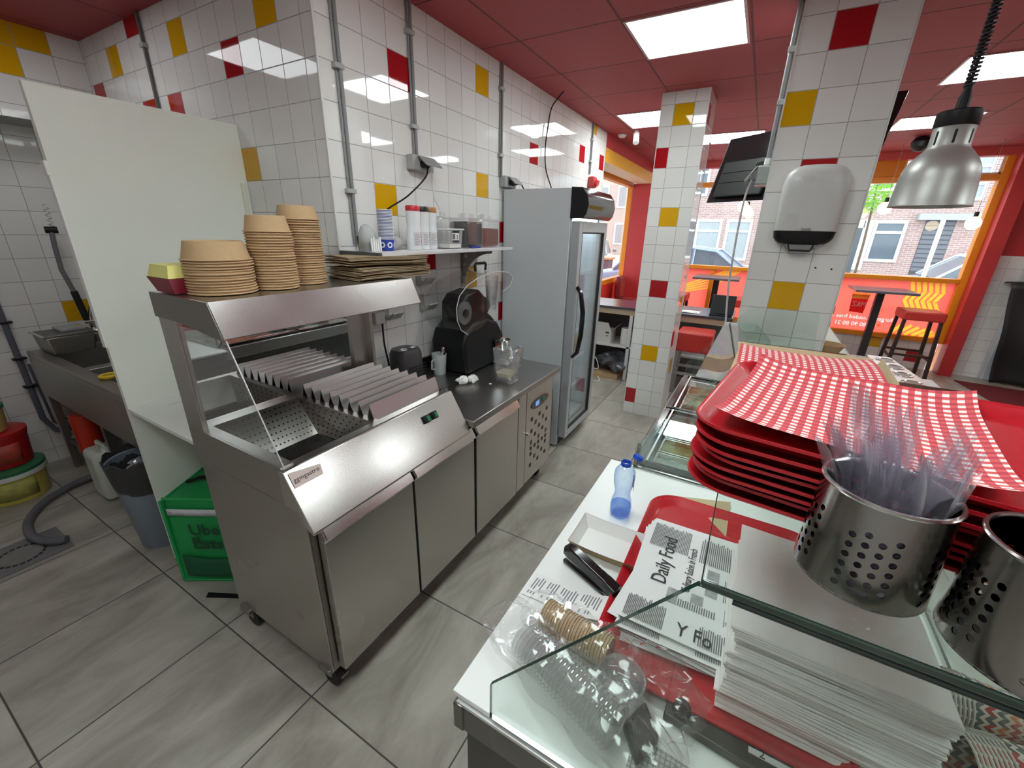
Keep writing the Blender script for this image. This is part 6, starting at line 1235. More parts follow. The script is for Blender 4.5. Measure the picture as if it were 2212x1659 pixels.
# ================================================================ on the glass top: trays, papers, cutlery baskets
ZG = 1.343 + .0125
TR0 = None
TB = [(-.10, 0, .004), (-.115, .004, -.003), (-.09, .0, .002), (-.125, -.004, .003), (-.08, .004, -.004), (-.11, -.006, 0), (-.10, .003, .004), (-.13, .008, .0)]
for k, (a, dx, dy) in enumerate(TB):
    kk = len(TB) - 1 - k; last = k == len(TB) - 1
    if TR0 is None: TR0 = o = solo('serving_tray', tray_mesh(.405, .505, .022, .060, .026), REDP, '', 'tray', 'red serving trays stacked on the glass top', ang=60)
    else: o = TR0.copy(); COL.objects.link(o)
    o['label'] = 'red serving tray, %s of the stack on the glass top' % ('topmost' if last else 'bottom one' if k == 0 else ordn(kk))
    o.location = (.742 + dx + (.006 if last else 0), -.235 + dy + (.004 if last else 0), ZG + k * .0115); o.rotation_euler = (0, 0, a)
ZTT = ZG + (len(TB) - 1) * .0115 + .004
def gp_(u, v, lift=0):
    """gingham liner on the top tray: u to the customer side, v towards the viewer, corners curl up"""
    c, s_ = math.cos(-.165), math.sin(-.165); X = (.5 - v) * .365; Y = (.5 - u) * .310; x = .770 + X * c - Y * s_; y = -.165 + X * s_ + Y * c
    z = ZTT + .001 + .020 * (abs(v - .5) * 2) ** 4 * 1.0 + .016 * (abs(u - .5) * 2) ** 4 + .004 * math.sin(5 * u) * v + lift; return (x, y, z)
m = MB(); m.grid(gp_, 20, 20, uvfn=lambda u, v: (u * .31, v * .365)); solo('gingham_liner', m, GINGHAM, 'curled red and white gingham paper on the topmost red tray', 'paper liner', ang=60)
t = thing('gingham_pack', 'open kraft pack of red gingham papers on the glass top behind the tray stack', 'paper pack', (1.35, -.16, ZG))
m = MB(); m.prism([(1.235, .012, ZG + .001), (1.475, .004, ZG + .001), (1.475, -.335, ZG + .001), (1.235, -.320, ZG + .001)], (0, 0, .003)); m.prism([(1.235, -.320, ZG + .004), (1.475, -.335, ZG + .004), (1.478, -.352, ZG + .036), (1.225, -.335, ZG + .036)], (0, -.001, 0)); m.prism([(1.475, .004, ZG + .004), (1.475, -.335, ZG + .004), (1.49, -.335, ZG + .03), (1.49, .010, ZG + .03)], (.001, 0, 0)); build('carton', m, P('kraft carton', (.55, .42, .26), .7), t, smooth=False)
m = MB(); m.grid(lambda u, v: (1.465 - .225 * v, -.000 - .322 * u, ZG + .022 + .010 * (abs(u - .5) * 2) ** 3 + .006 * math.sin(4 * v)), 12, 8, uvfn=lambda u, v: (u * .32, v * .225)); build('paper_stack', m, GINGHAM, t)
m = MB(); m.box(1.242, 1.463, -.318, -.004, ZG + .0045, ZG + .021); build('paper_edges', m, P('pink paper edges', (.62, .30, .28), .8), t, smooth=False)

# perforated cutlery baskets
def basket(cx, cy, label, rot=0.0, R=.0590, Hh=.111):
    t = thing('cutlery_basket', label, 'cutlery basket', (cx, cy, ZG), 'perforated steel cutlery baskets'); m = MB(); n = 72; rows = 7; rad_h = .0034
    # wall built as columns of quads with real round holes
    K = 30; zlo, zhi = .010, .092; cell_h = (zhi - zlo) / rows; segs = 16
    def P3(a, z, r=None):
        r = (r or CUR[0]) * (1.0 - .075 * z / Hh); return (cx + r * math.cos(a + rot), cy + r * math.sin(a + rot), ZG + z)
    for CUR, i in [([R], q_) for q_ in range(K)] + [([R - .0011], q_) for q_ in range(K)]:
        a0 = 2 * PI * i / K; a1 = 2 * PI * (i + 1) / K; am = (a0 + a1) / 2; off = .5 * (i % 2)
        open_ = (i % 6) not in (4, 5)
        def band(z0, z1): o = len(m.v); m.v.extend([P3(a0, z0), P3(am, z0), P3(a1, z0), P3(a1, z1), P3(am, z1), P3(a0, z1)]); m.f.extend([(o, o + 1, o + 4, o + 5), (o + 1, o + 2, o + 3, o + 4)]); m.m.extend([0, 0])
        band(0, zlo + off * cell_h); ztop = zhi + (off - .5) * cell_h; band(ztop, Hh)
        nr_ = rows - (0 if i % 2 else 1)
        z = zlo + off * cell_h
        while z + cell_h <= ztop + 1e-6:
            z1 = z + cell_h
            if not open_: band(z, z1)
            else:
                zc_ = (z + z1) / 2; o = len(m.v); outer = []
                for s in range(segs):
                    th = 2 * PI * s / segs; ca, sa = math.cos(th), math.sin(th); k_ = 1 / max(abs(ca), abs(sa)); outer.append(P3(am + ca * k_ * (a1 - a0) / 2, zc_ + sa * k_ * cell_h / 2))
                inner = [P3(am + rad_h / R * math.cos(2 * PI * s / segs), zc_ + rad_h * math.sin(2 * PI * s / segs)) for s in range(segs)]
                m.v.extend(outer + inner)
                for s in range(segs): s2 = (s + 1) % segs; m.f.append((o + s, o + s2, o + segs + s2, o + segs + s)); m.m.append(0)
            z = z1
        if ztop - z > 1e-5: band(z, ztop)
    build('wall', m, steel('basket steel', (.40, .39, .37), .17, axis=2, dents=.02), t, ang=180)
    wl = [c_ for c_ in t.children if c_.name.startswith('wall')][0]; wl.data.normals_split_custom_set_from_vertices([tuple(Vector((v.co.x, v.co.y, 0)).normalized() * (1 if math.hypot(v.co.x, v.co.y) > (R - .0005) * (1.0 - .075 * (v.co.z) / Hh) else -1)) for v in wl.data.vertices])
    m = MB(); m.lathe([(R * .925 + .0014, -.001), (R * .925 + .0024, .001), (R * .925 + .0014, .003), (R * .925 - .0012, .003), (R * .925 - .002, .001), (R * .925 - .0012, -.001)], (cx, cy, ZG + Hh - .001), 64, closed=True); build('rolled_rim', m, STEELB, t)
    m = MB(); m.lathe([(R, .001), (R, .0025)], (cx, cy, ZG), 48); build('bottom', m, STEELD, t)
    return t
B1 = (.508, -.160); B2 = (.463, -.274)
basket(*B1, 'perforated steel cutlery basket crammed with clear forks in front of the tray stack'); basket(*B2, 'second perforated steel cutlery basket at the right edge', rot=.13)
def fork_mesh():
    m = MB()
    # handle pointing down from z=0 to -0.10, neck and four tines up to z=.062; built flat in the y/z plane with a gentle bow in x
    def bow(z): return .010 * (z / .06) ** 2 if z > 0 else .004 * (z / .1) ** 2
    rows = [(-.100, .0065), (-.085, .0070), (-.04, .0052), (-.01, .0042), (.0, .005), (.010, .0105), (.018, .0125), (.024, .0128)]
    for z, w in rows:
        b = bow(z); m.v += [(b - .0010, -w, z), (b - .0010, w, z), (b + .0010, w, z), (b + .0010, -w, z)]
    for j in range(len(rows) - 1):
        for i in range(4): m.f.append((j * 4 + i, j * 4 + (i + 1) % 4, (j + 1) * 4 + (i + 1) % 4, (j + 1) * 4 + i)); m.m.append(0)
    m.f.append((3, 2, 1, 0)); m.m.append(0)
    for k in range(4):
        yc = -.0096 + .0064 * k; o = len(m.v); tr_ = [(.023, .0026), (.036, .0022), (.050, .0019), (.058, .0013), (.062, .0004)]
        for z, w in tr_:
            b = bow(z); m.v += [(b - w * .6, yc - w, z), (b - w * .6, yc + w, z), (b + w * .6, yc + w, z), (b + w * .6, yc - w, z)]
        for j in range(4):
            for i in range(4): m.f.append((o + j * 4 + i, o + j * 4 + (i + 1) % 4, o + (j + 1) * 4 + (i + 1) % 4, o + (j + 1) * 4 + i)); m.m.append(0)
        m.f.append((o + 16, o + 17, o + 18, o + 19)); m.m.append(0)
    return m
fk = None; rf_ = random.Random(21)
def put_fork(c, dx, dy, up, yaw, tx, ty, label, group, sc=1.0):
    global fk
    if fk is None: fk = o = solo('plastic_fork', fork_mesh(), FORKM, '', 'fork', group, ang=60)
    else: o = fk.copy(); COL.objects.link(o)
    o.location = (c[0] + dx, c[1] + dy, ZG + up); o.rotation_euler = (Matrix.Rotation(ty, 3, 'Y') @ Matrix.Rotation(tx, 3, 'X') @ Matrix.Rotation(yaw, 3, 'Z')).to_euler(); o.scale = (sc, sc, sc); o['label'] = label; o['group'] = group
g1 = 'clear plastic forks in the front cutlery basket'
# the bulk, standing at about rim height
for k in range(25):
    a = rf_.uniform(0, 2 * PI); r = .045 * math.sqrt(rf_.random()); yaw = rf_.uniform(-.9, .9) + 1.9
    put_fork(B1, r * math.cos(a), r * math.sin(a), .092 + rf_.uniform(-.012, .008), yaw, -r * math.sin(a) / .05 * .22 + rf_.uniform(-.08, .08), r * math.cos(a) / .05 * .22 + rf_.uniform(-.08, .08), 'clear plastic fork packed at rim height in the front basket, %s' % (('left' if r * math.sin(a) > .006 else 'right' if r * math.sin(a) < -.006 else 'middle') + (' back' if r * math.cos(a) > .012 else ' front' if r * math.cos(a) < -.012 else ' centre')), g1)
# taller ones
for k, (dx, dy, up, yaw, tx, ty, w) in enumerate(((.030, .030, .146, 2.2, -.12, .12, 'left rim, rising highest'), (.026, .026, .140, 2.3, -.10, .12, 'left rim, just behind the highest one'), (.024, .016, .126, 2.0, -.06, .06, 'left of centre'), (.030, -.004, .130, 2.5, -.02, .12, 'back centre'), (.034, -.010, .126, 2.6, .0, .14, 'back centre, to the right'), (.025, .004, .120, 2.4, -.04, .10, 'behind the middle'),
        (-.012, -.030, .115, 2.1, .22, .0, 'right side, leaning out'), (-.002, -.034, .112, 2.3, .26, .05, 'far right, leaning out'), (.010, -.026, .124, 2.0, .40, .12, 'right rear, leaning strongly right'), (.005, .036, .112, 2.1, -.32, -.05, 'left front rim, leaning out left'), (.016, .034, .114, 2.2, -.26, .02, 'left rim, leaning out left'))):
    put_fork(B1, dx, dy, up, yaw, tx, ty, 'clear plastic fork in the front basket at the %s' % w, g1)
for k, (dx, dy, up, yaw, tx, ty) in enumerate(((.045, -.02, .095, 2.3, .1, .1), (.035, -.03, .10, 2.0, .1, .05), (.02, -.045, .10, 2.2, .2, .0), (-.02, -.03, .09, 1.8, .1, -.1))):
    put_fork(B2, dx, dy, up, yaw, tx, ty, 'clear plastic fork in the second basket at the right edge', 'clear plastic forks in the second cutlery basket')

# ================================================================ fittings on the near pillar
PX = 2.768
t = thing('towel_dispenser', 'white paper towel dispenser with a black base on the near tiled pillar', 'dispenser', (PX, -.17, 1.65))
def disp(z0, z1, w0, w1, d0, d1, y0=-.172, n=1.0):
    pass
m = MB(); rows = [(1.735, .136, .085), (1.80, .139, .092), (1.90, .141, .096), (1.965, .139, .098), (2.005, .128, .092), (2.028, .105, .078), (2.040, .075, .058), (2.045, .03, .03)]; N_ = 20
def drow(z, w, d): return [(PX - d * abs(math.sin(PI * k / N_)) ** .38 if 0 < k < N_ else PX, -.172 + w * math.copysign(abs(math.cos(PI * k / N_)) ** .55, math.cos(PI * k / N_)) if k != N_ // 2 else -.172, z) for k in range(N_ + 1)]
for r in rows: m.v += drow(*r)
for j in range(len(rows) - 1):
    for i in range(N_): m.f.append((j * (N_ + 1) + i, j * (N_ + 1) + i + 1, (j + 1) * (N_ + 1) + i + 1, (j + 1) * (N_ + 1) + i)); m.m.append(0)
m.f.append(tuple(range(N_ + 1))[::-1]); m.m.append(0); m.f.append(tuple((len(rows) - 1) * (N_ + 1) + i for i in range(N_ + 1))); m.m.append(0); build('cover', m, P('satin white plastic', (.60, .60, .59), .28), t, ang=50)
m = MB(); rows = [(1.672, .100, .070), (1.682, .116, .080), (1.70, .130, .084), (1.734, .1365, .0862)]; m.v = []
for r in rows: m.v += drow(*r)
for j in range(3):
    for i in range(N_): m.f.append((j * (N_ + 1) + i, j * (N_ + 1) + i + 1, (j + 1) * (N_ + 1) + i + 1, (j + 1) * (N_ + 1) + i)); m.m.append(0)
m.f.append(tuple(range(N_ + 1))[::-1]); m.m.append(0); m.f.append(tuple(3 * (N_ + 1) + i for i in range(N_ + 1))); m.m.append(0); build('base', m, BLACK, t, ang=50)
m = MB(); m.prism([(PX - .002, -.09, 1.672), (PX - .002, -.25, 1.672), (PX - .002, -.225, 1.64), (PX - .002, -.115, 1.64)], (-.06, 0, 0)); build('outlet', m, P('grey outlet', (.22, .22, .21), .5), t, bev=.006)
m = MB(); m.tube([(PX - .065, -.115, 1.668), (PX - .068, -.125, 1.638), (PX - .068, -.215, 1.638), (PX - .065, -.225, 1.668)], .004, 6); build('tear_bar', m, BLACK, t)
m = MB(); m.box(PX - .0965, PX - .095, -.192, -.152, 1.741, 1.749); bd = build('badge', m, P('badge grey', (.25, .25, .24), .4), t, smooth=False)
m = MB(); m.box(PX - .0975, PX - .0966, -.186, -.158, 1.7435, 1.7465); build('badge_mark', m, P('badge silver', (.6, .6, .6), .3), bd, smooth=False)
for y, z in ((-.265, 1.555), (-.335, 1.552)): m = MB(); m.lathe([(.0045, 0), (.0045, .0006)], (PX - .0008, y, z), 10, (-1, 0, 0)); solo('screw_hole', m, BLACK, 'dark screw hole in the near pillar, %s of the two' % ('left' if y > -.3 else 'right'), 'screw hole', 'screw holes in the near pillar')
t = thing('pillar_conduit', 'grey conduit with clips down the left edge of the near pillar', 'conduit', (2.80, .055, 2.08))
m = MB(); m.cyl((2.80, .062, 2.08), (2.80, .062, CZ - .001), .010); m.box(2.806, 2.83, .043, .050, 2.1, CZ - .001); build('pipe', m, GRAYC, t)
for z in (2.56, 2.34): m = MB(); m.box(2.785, 2.83, .0425, .075, z - .012, z + .012); build('clip', m, GRAYP, t, bev=.002)
m = MB(); m.cyl((2.80, .062, 2.06), (2.80, .062, 2.09), .015); build('gland', m, WHITEP, t)
t = thing('pillar_socket', 'grey-green socket box with a lifted lid on the side of the near pillar', 'socket', (2.80, .08, 2.02))
m = MB(); m.box(2.775, 2.86, .0425, .10, 1.965, 2.055); build('box', m, P('grey green plastic', (.36, .42, .39), .45), t, bev=.006)
m = MB(); m.prism([(2.775, .10, 2.052), (2.775, .105, 2.056), (2.775, .155, 1.985), (2.775, .15, 1.98)], (.085, 0, 0)); build('lid', m, GRAYP, t, bev=.002)
m = MB(); m.box(2.78, 2.855, .045, .10, 1.957, 1.9645); build('pink_underside', m, P('pinkish plastic', (.55, .42, .4), .4), t, smooth=False)
cable('power_cable', [(2.80, .12, 1.99), (2.80, .135, 1.90), (2.80, .138, 1.75), (2.80, .135, 1.60), (2.81, .13, 1.45), (2.80, .115, 1.30), (2.78, .10, 1.18), (2.76, .09, 1.05)], .0055, P('white grey cable', (.55, .53, .53), .45), 'pale cable hanging from the pillar socket box down to the counter')
# hanging menu screens, seen from behind and from the side
def screen(o_, u, w, h, lean, label, th=.03, up=None):
    u = Vector(u).normalized(); n = Vector((u.y, -u.x, 0)); o_ = Vector(o_); t = thing('menu_screen', label, 'screen', o_); up = Vector(up) if up else (Vector((0, 0, 1)) * h + n * lean)
    m = MB(); m.prism([o_, o_ + u * w, o_ + u * w + up, o_ + up], n * th); build('frame', m, BLACKG, t, bev=.004)
    m = MB(); q = lambda a, b: o_ + u * a + up * b - n * .001; m.prism([q(.05, .08), q(w - .05, .08), q(w - .05, .62), q(.05, .62)], -n * .025); bk = build('back_cover', m, P('matt black back', (.016, .016, .017), .5), t, bev=.008)
    m = MB()
    for b in (.30, .45): m.prism([q(.06, b) - n * .0262, q(w - .06, b) - n * .0262, q(w - .06, b + .012) - n * .0262, q(.06, b + .012) - n * .0262], -n * .003)
    build('ribs', m, P('rib black', (.03, .03, .03), .4), bk)
    m = MB(); m.prism([o_ + u * w + u * .0005, o_ + u * w + u * .004, o_ + u * w + u * .004 + up, o_ + u * w + u * .0005 + up], n * (th * .8)); build('silver_side', m, P('silver side', (.35, .36, .37), .35, .7), t, smooth=False)
    m = MB(); m.cyl(o_ + u * w * .3 + up * .5 - n * .02, Vector((3.12, .02, o_.z + h * .5)), .02); build('arm', m, BLACK, t)
    return t
screen((3.16, .03, 1.915), (.586, .81, 0), .455, .405, .128, 'black menu screen seen from behind, hanging left of the near pillar')
screen((3.20, -.435, 2.02), (-.05, 1, 0), .38, .42, .10, 'second black menu screen, a thin sliver right of the near pillar', up=(.05, -.075, .42))

# ================================================================ heat lamp
D_ = 1.80
def ray(px, py, d): return Vector((0, 0, 1.7037)) + (FW * 894.39 + RT * (px - 1106) + UP * (829.5 - py)) * (d / 894.39)
c = ray(2004, 447, D_); lx, ly, lz = c
t = thing('heat_lamp', 'hanging brushed grey heat lamp with a spiral cord', 'heat lamp', (lx, ly, lz))
m = MB(); prof = [(.138, -.001), (.1385, .002), (.136, .006), (.129, .10), (.127, .125), (.121, .150), (.105, .180), (.085, .205), (.070, .222), (.066, .232), (.0655, .315), (.0645, .316), (.064, .232), (.082, .204), (.118, .150), (.126, .10), (.134, .004)]
m.lathe(prof, (lx, ly, lz), 64, closed=True); sh_ = build('shade', m, LAMPM, t, ang=50)
m = MB(); m.lathe([(.055, .0), (.06, .06), (.04, .12), (.001, .125)], (lx, ly, lz + .10), 32, cap=False); build('reflector', m, P('dark lamp inside', (.03, .03, .03), .4), t)
m = MB(); m.lathe([(.069, .300), (.070, .302), (.070, .352), (.066, .356), (.001, .356)], (lx, ly, lz), 48); build('collar', m, BLACK, t)
for k in range(7):
    m = MB(); a = 2 * PI * k / 7 + .35; d = Vector((math.cos(a), math.sin(a), 0)); q = Vector((-d.y, d.x, 0)); b = Vector((lx, ly, lz)) + d * .0652
    pts = [b + q * (.0045 * math.cos(s)) + Vector((0, 0, (.262 if math.sin(s) > 0 else .238) + .0045 * math.sin(s) + (.018 if math.sin(s) > 0 else 0))) for s in [2 * PI * s_ / 12 for s_ in range(12)]]; m.prism(pts, d * .0012); build('vent_slot', m, BLACK, sh_, smooth=False)
m = MB(); m.lathe([(.020, .356), (.020, .40), (.013, .43), (.012, .445)], (lx, ly, lz), 20); build('strain_relief', m, BLACK, t)
m = MB(); top = CZ - .03; z0_ = lz + .44; n = int((top - z0_) / .0135); m.tube([(lx, ly, z0_ - .03), (lx, ly, top + .03)], .006, 8)
m.tube([(lx + .0135 * math.cos(a), ly + .0135 * math.sin(a), z0_ + (top - z0_) * a / (2 * PI * n)) for a in [2 * PI * k / 12 for k in range(12 * n + 1)]], .0048, 6); build('spiral_cord', m, P('spiral cord black', (.02, .02, .025), .4), t)
m = MB(); m.lathe([(.05, -.001), (.05, -.02), (.015, -.03)], (lx, ly, CZ), 24); build('ceiling_cap', m, BLACK, t)

# ================================================================ seating area
t = thing('window_desk', 'dark-topped desk with beech apron running behind the pillars', 'desk', (5.15, 1.0, 0))
m = MB(); m.box(4.86, 5.46, .12, 1.98, .865, .89); build('desk_top', m, P('glossy dark laminate', (.05, .055, .08), .18), t, bev=.002)
m = MB(); m.box(4.88, 4.90, .14, 1.96, .80, .8645); build('apron', m, P('beech apron', (.46, .36, .25), .5), t, smooth=False)
for y in (.16, 1.17, 1.92): m = MB(); m.box(4.84 + .04, 4.915, y - .018, y + .018, 0, .80); build('leg', m, WHITEM, t, bev=.002)
m = MB(); m.box(4.88, 5.40, .16, 1.95, .40, .42); build('undershelf', m, P('white laminate shelf', (.62, .62, .60), .45), t, smooth=False)
m = MB(); m.box(5.42, 5.44, .14, 1.96, .0, .8645); build('back_panel', m, P('dark grey back panel', (.10, .10, .10), .5), t, smooth=False)
t = thing('cardboard_box', 'open white cardboard box on the shelf under the dark desk', 'box', (5.0, 1.52, .42))
m = MB(); m.box(4.92, 5.12, 1.40, 1.66, .422, .58); m.prism([(4.92, 1.40, .58), (4.92, 1.66, .58), (4.90, 1.62, .68), (4.90, 1.44, .68)], (.003, 0, 0)); m.prism([(4.93, 1.399, .58), (5.12, 1.399, .58), (5.12, 1.33, .65), (4.93, 1.33, .65)], (0, .003, 0)); build('carton', m, P('white carton', (.62, .61, .58), .7), t, smooth=False)
m = MB(); m.box(4.917, 4.9195, 1.425, 1.47, .545, .565); m.box(4.917, 4.9195, 1.43, 1.46, .51, .52); build('print', m, DARKTXT, t, smooth=False)
m = MB(); m.lathe([(.06, 0), (.063, .005), (.063, .19), (.058, .2), (.001, .2)], (5.02, 1.24, .4205), 28); solo('white_canister', m, WHITEP, 'white cylindrical canister beside the cardboard box under the desk', 'canister')
m = MB(); m.grid(crump((5.05, 1.35, .08), .22, .20, .10, 31), 30, 20); m.v = [(x, y, max(z, .003)) for x, y, z in m.v]; solo('bag_pile', m, P('crumpled grey plastic', (.08, .085, .10), .3, noise=.5, nscale=20), 'heap of crumpled dark grey plastic bags under the desk', 'plastic bag', smooth=False)
m = MB(); m.prism([(4.80, 1.55, .002), (4.86, 1.25, .002), (5.1, 1.25, .002), (5.1, 1.55, .002)], (0, 0, .06)); solo('flat_carton', m, KRAFT, 'flattened brown carton on the floor beneath the grey bags', 'carton', smooth=False)
cable('floor_cable', [(4.85, 1.50, .01), (4.70, 1.42, .008), (4.62, 1.45, .008), (4.66, 1.58, .008), (4.85, 1.70, .008)], .008, P('white cord', (.70, .68, .62), .5), 'loop of white cord on the floor by the fridge')
cable('floor_cable', [(4.9, 1.62, .20), (4.84, 1.60, .12), (4.86, 1.50, .10), (4.9, 1.56, .22), (4.86, 1.64, .16)], .006, P('white cord', (.70, .68, .62), .5), 'tangled white cords on the grey bags under the desk')
m = MB(); m.box(4.95, 5.30, .14, .36, .891, .905); m.prism([(5.0, .13, .905), (5.0, .36, .905), (5.06, .36, 1.10), (5.06, .13, 1.10)], (.015, 0, 0)); solo('card_terminal', m, BLACK, 'black till screen on the right end of the dark desk', 'till', bev=.004)
m = MB(); m.grid(lambda u, v: (4.95 + .16 * u, .46 + .22 * v, .893 + .004 * math.sin(7 * u + 3 * v)), 6, 6, th=.002); m.grid(lambda u, v: (4.98 + .12 * u, .52 + .10 * v, .899 + .003 * math.sin(5 * u)), 4, 4, th=.004); solo('paper_slips', m, PAPER, 'white paper slips on the dark desk beside the till', 'paper', smooth=False)
def stool(x, y, zs, label, w=.40, rot=0.0, h=.11, group='red bar stools', frame_mat=None):
    t = thing('bar_stool', label, 'stool', (x, y, 0), group); t.rotation_euler = (0, 0, rot); L0 = Vector((x, y, 0)); wm = frame_mat or P('dark stained wood', (.025, .015, .012), .4)
    m = MB(); m.box(x - w / 2, x + w / 2, y - w / 2, y + w / 2, zs - h, zs); build('seat', m, REDL, t, bev=.018, seg=3)
    for sx in (-1, 1):
        for sy in (-1, 1):
            m = MB(); a = (x + sx * (w / 2 - .03), y + sy * (w / 2 - .03)); b = (x + sx * (w / 2 + .005), y + sy * (w / 2 + .005)); r = .018
            m.add([(a[0] - r, a[1] - r, zs - h), (a[0] + r, a[1] - r, zs - h), (a[0] + r, a[1] + r, zs - h), (a[0] - r, a[1] + r, zs - h), (b[0] - r, b[1] - r, 0), (b[0] + r, b[1] - r, 0), (b[0] + r, b[1] + r, 0), (b[0] - r, b[1] + r, 0)], [(0, 1, 2, 3), (7, 6, 5, 4), (0, 4, 5, 1), (1, 5, 6, 2), (2, 6, 7, 3), (3, 7, 4, 0)]); build('leg', m, wm, t, smooth=False)
    m = MB(); k = w / 2 - .012
    for zz, q in ((.30, ((-k, k, -k - .01, -k + .01), (-k, k, k - .01, k + .01))), (.34, ((-k - .01, -k + .01, -k, k), (k - .01, k + .01, -k, k)))):
        for b in q: m.box(x + b[0], x + b[1], y + b[2], y + b[3], zz - .014, zz + .014)
    build('stretcher', m, wm, t, smooth=False); return t
stool(7.05, -1.88, .885, 'red-topped dark wood bar stool at the right of the shopfront')
stool(7.12, -.80, .86, 'red bar stool partly hidden at the right edge of the near pillar')
stool(6.75, .10, .88, 'red bar stool glimpsed between hanging cable and near pillar')
stool(6.75, 1.02, .88, 'red bar stool seen just right of the middle pillar')
stool(4.62, .42, .775, 'large red padded stool behind the middle pillar under the desk', w=.34, h=.20, frame_mat=P('grey metal', (.35, .35, .36), .4, .5))
def bar_table(x, y, z, label, w=.62):
    t = thing('high_table', label, 'table', (x, y, 0), 'dark high tables'); dk_ = P('near black table', (.020, .016, .018), .3)
    m = MB(); m.box(x - w / 2, x + w / 2, y - w / 2, y + w / 2, z - .028, z); build('table_top', m, P('dark grey blue top', (.10, .10, .13), .22), t, bev=.003)
    m = MB(); m.box(x - .04, x + .04, y - .04, y + .04, .02, z - .029); build('column', m, dk_, t, smooth=False)
    m = MB(); m.box(x - .20, x + .20, y - .20, y + .20, .001, .018); build('base_plate', m, dk_, t, bev=.004); return t
bar_table(7.12, -1.45, 1.10, 'dark square high table right of the near pillar'); bar_table(7.12, .50, 1.12, 'dark square high table between the two pillars')
t = thing('side_stool', 'dark red seat seen through the side window bay', 'chair', (7.0, 1.75, 0)); m = MB(); m.box(6.75, 7.05, 1.85, 1.95, .70, 1.05); build('backrest', m, P('dark red leatherette', (.22, .02, .02), .35), t, bev=.03, seg=3); m = MB(); m.box(6.75, 7.05, 1.58, 1.95, .62, .70); build('seat', m, P('dark red leatherette', (.22, .02, .02), .35), t, bev=.02); 
for a_, b_ in ((6.8, 1.60), (6.98, 1.60), (6.8, 1.90), (6.98, 1.90)): m = MB(); m.box(a_, a_ + .04, b_, b_ + .04, 0, .62); build('leg', m, BLACK, t, smooth=False)
m = MB(); m.prism([(7.30, -2.50, .001), (7.05, -4.5, .001), (6.35, -4.5, .001), (6.35, -2.62, .001)], (0, 0, .008)); solo('door_mat', m, P('dark red carpet', (.13, .01, .015), .95, noise=.2, nscale=200), 'dark red mat on the floor at the right edge', 'mat', smooth=False)
m = MB()
def drape(u, v): y = -2.86 - 1.7 * u; return (7.42 - .25 * u + .03 * math.sin(24 * u) * (1 - v) + .02 * math.sin(9 * v + 5 * u), y + .16 * v * (1 - u), .012 + 1.22 * v + .03 * math.sin(7 * u))
m.grid(drape, 40, 20); m.grid(lambda u, v: tuple(Vector(drape(u, 1)) + Vector((.22 * v, 0, .02 * math.sin(PI * v)))), 40, 4); t = solo('black_cover', m, P('black draped cover', (.012, .012, .014), .5, bump=.6, bscale=15), 'large black draped cover at the right edge of the room', 'cover', solid=.004)
m = MB(); m.tube([(7.28, -3.12, 1.0), (7.25, -3.12, .98), (7.25, -3.12, .90)], .012, 8); build('buckle', m, STEELB, t)

# ================================================================ street outside
SZ = -.02
m = MB(); m.box(XF + .15, 40, -22, 40, SZ - .1, SZ); struct('ground_pavement', m, gridmat('grey paving', (.42, .40, .38), (.25, .24, .23), .3, .3, 0, 0, .01, .8), smooth=False)
m = MB(); m.box(XF + 1.7, XF + 7.8, -22, 40, SZ + .0005, SZ + .004); struct('ground_road', m, P('pale asphalt', (.26, .26, .26), .9, noise=.2, nscale=30), smooth=False)
m = MB(); m.box(-2, XF + .15, YS + .12, 40, SZ - .1, SZ - .001); struct('ground_side_street', m, P('sunlit paving', (.46, .44, .42), .9, noise=.15, nscale=20), smooth=False)
XO = 19.5; SC = XO / 16.0
def OY(y): return y * SC
def OZ(z): return 1.7037 + (z - 1.7037) * SC
WHT = P('white window frame', (.68, .72, .76), .5); PANE = P('street window pane', (.10, .13, .16), .12); PANE2 = P('curtained pane', (.30, .34, .36), .25)
t = thing('brick_house', 'row house of purple brown brick across the street', 'building', (XO, -2, SZ))
m = MB(); m.box(XO, XO + 6, -18, 3.4, SZ, 9); build('wall', m, BRICK, t, smooth=False)
def win(y0, y1, z0, z1, par, bars=(.72,), pane=PANE, fw=.09):
    y0, y1 = OY(y0), OY(y1); z0, z1 = OZ(z0), OZ(z1); m = MB(); x = XO - .05
    for q in ((y0, y0 + fw, z0, z1), (y1 - fw, y1, z0, z1), (y0 + fw, y1 - fw, z0, z0 + fw), (y0 + fw, y1 - fw, z1 - fw, z1)): m.box(x, XO + .01, *q)
    for b in bars: m.box(x, XO + .01, y0 + fw, y1 - fw, z0 + (z1 - z0) * b - .04, z0 + (z1 - z0) * b + .04)
    w = build('window', m, WHT, par, smooth=False); m = MB(); m.box(XO - .02, XO - .005, y0 + fw, y1 - fw, z0 + fw, z1 - fw); build('pane', m, pane, w, smooth=False); return w
win(1.27, 2.05, .95, 2.19, t, pane=PANE2); win(.40, 1.14, .95, 2.19, t, pane=PANE2); win(1.88, 2.9, 2.90, 4.3, t, (.5,)); win(.3, 1.4, 2.90, 4.3, t, (.5,)); win(-3.35, -2.63, 1.10, 2.20, t); win(-2.85, -2.28, 2.96, 4.0, t, (.5,)); win(-1.4, -.5, 2.96, 4.2, t, (.5,)); win(-1.6, -.2, .95, 2.19, t)
win(-4.65, -3.6, 2.7, 3.9, t, (.33, .66), pane=P('shuttered pane', (.30, .34, .42), .4)); win(-6.4, -5.2, 2.7, 3.9, t, (.33, .66))
m = MB(); m.box(XO - .04, XO + .01, OY(-2.62), OY(-2.40), OZ(.85), OZ(2.2)); m.box(XO - .04, XO + .01, OY(-2.42), OY(-2.05), OZ(2.0), OZ(2.22)); build('door_frame', m, WHT, t, smooth=False)
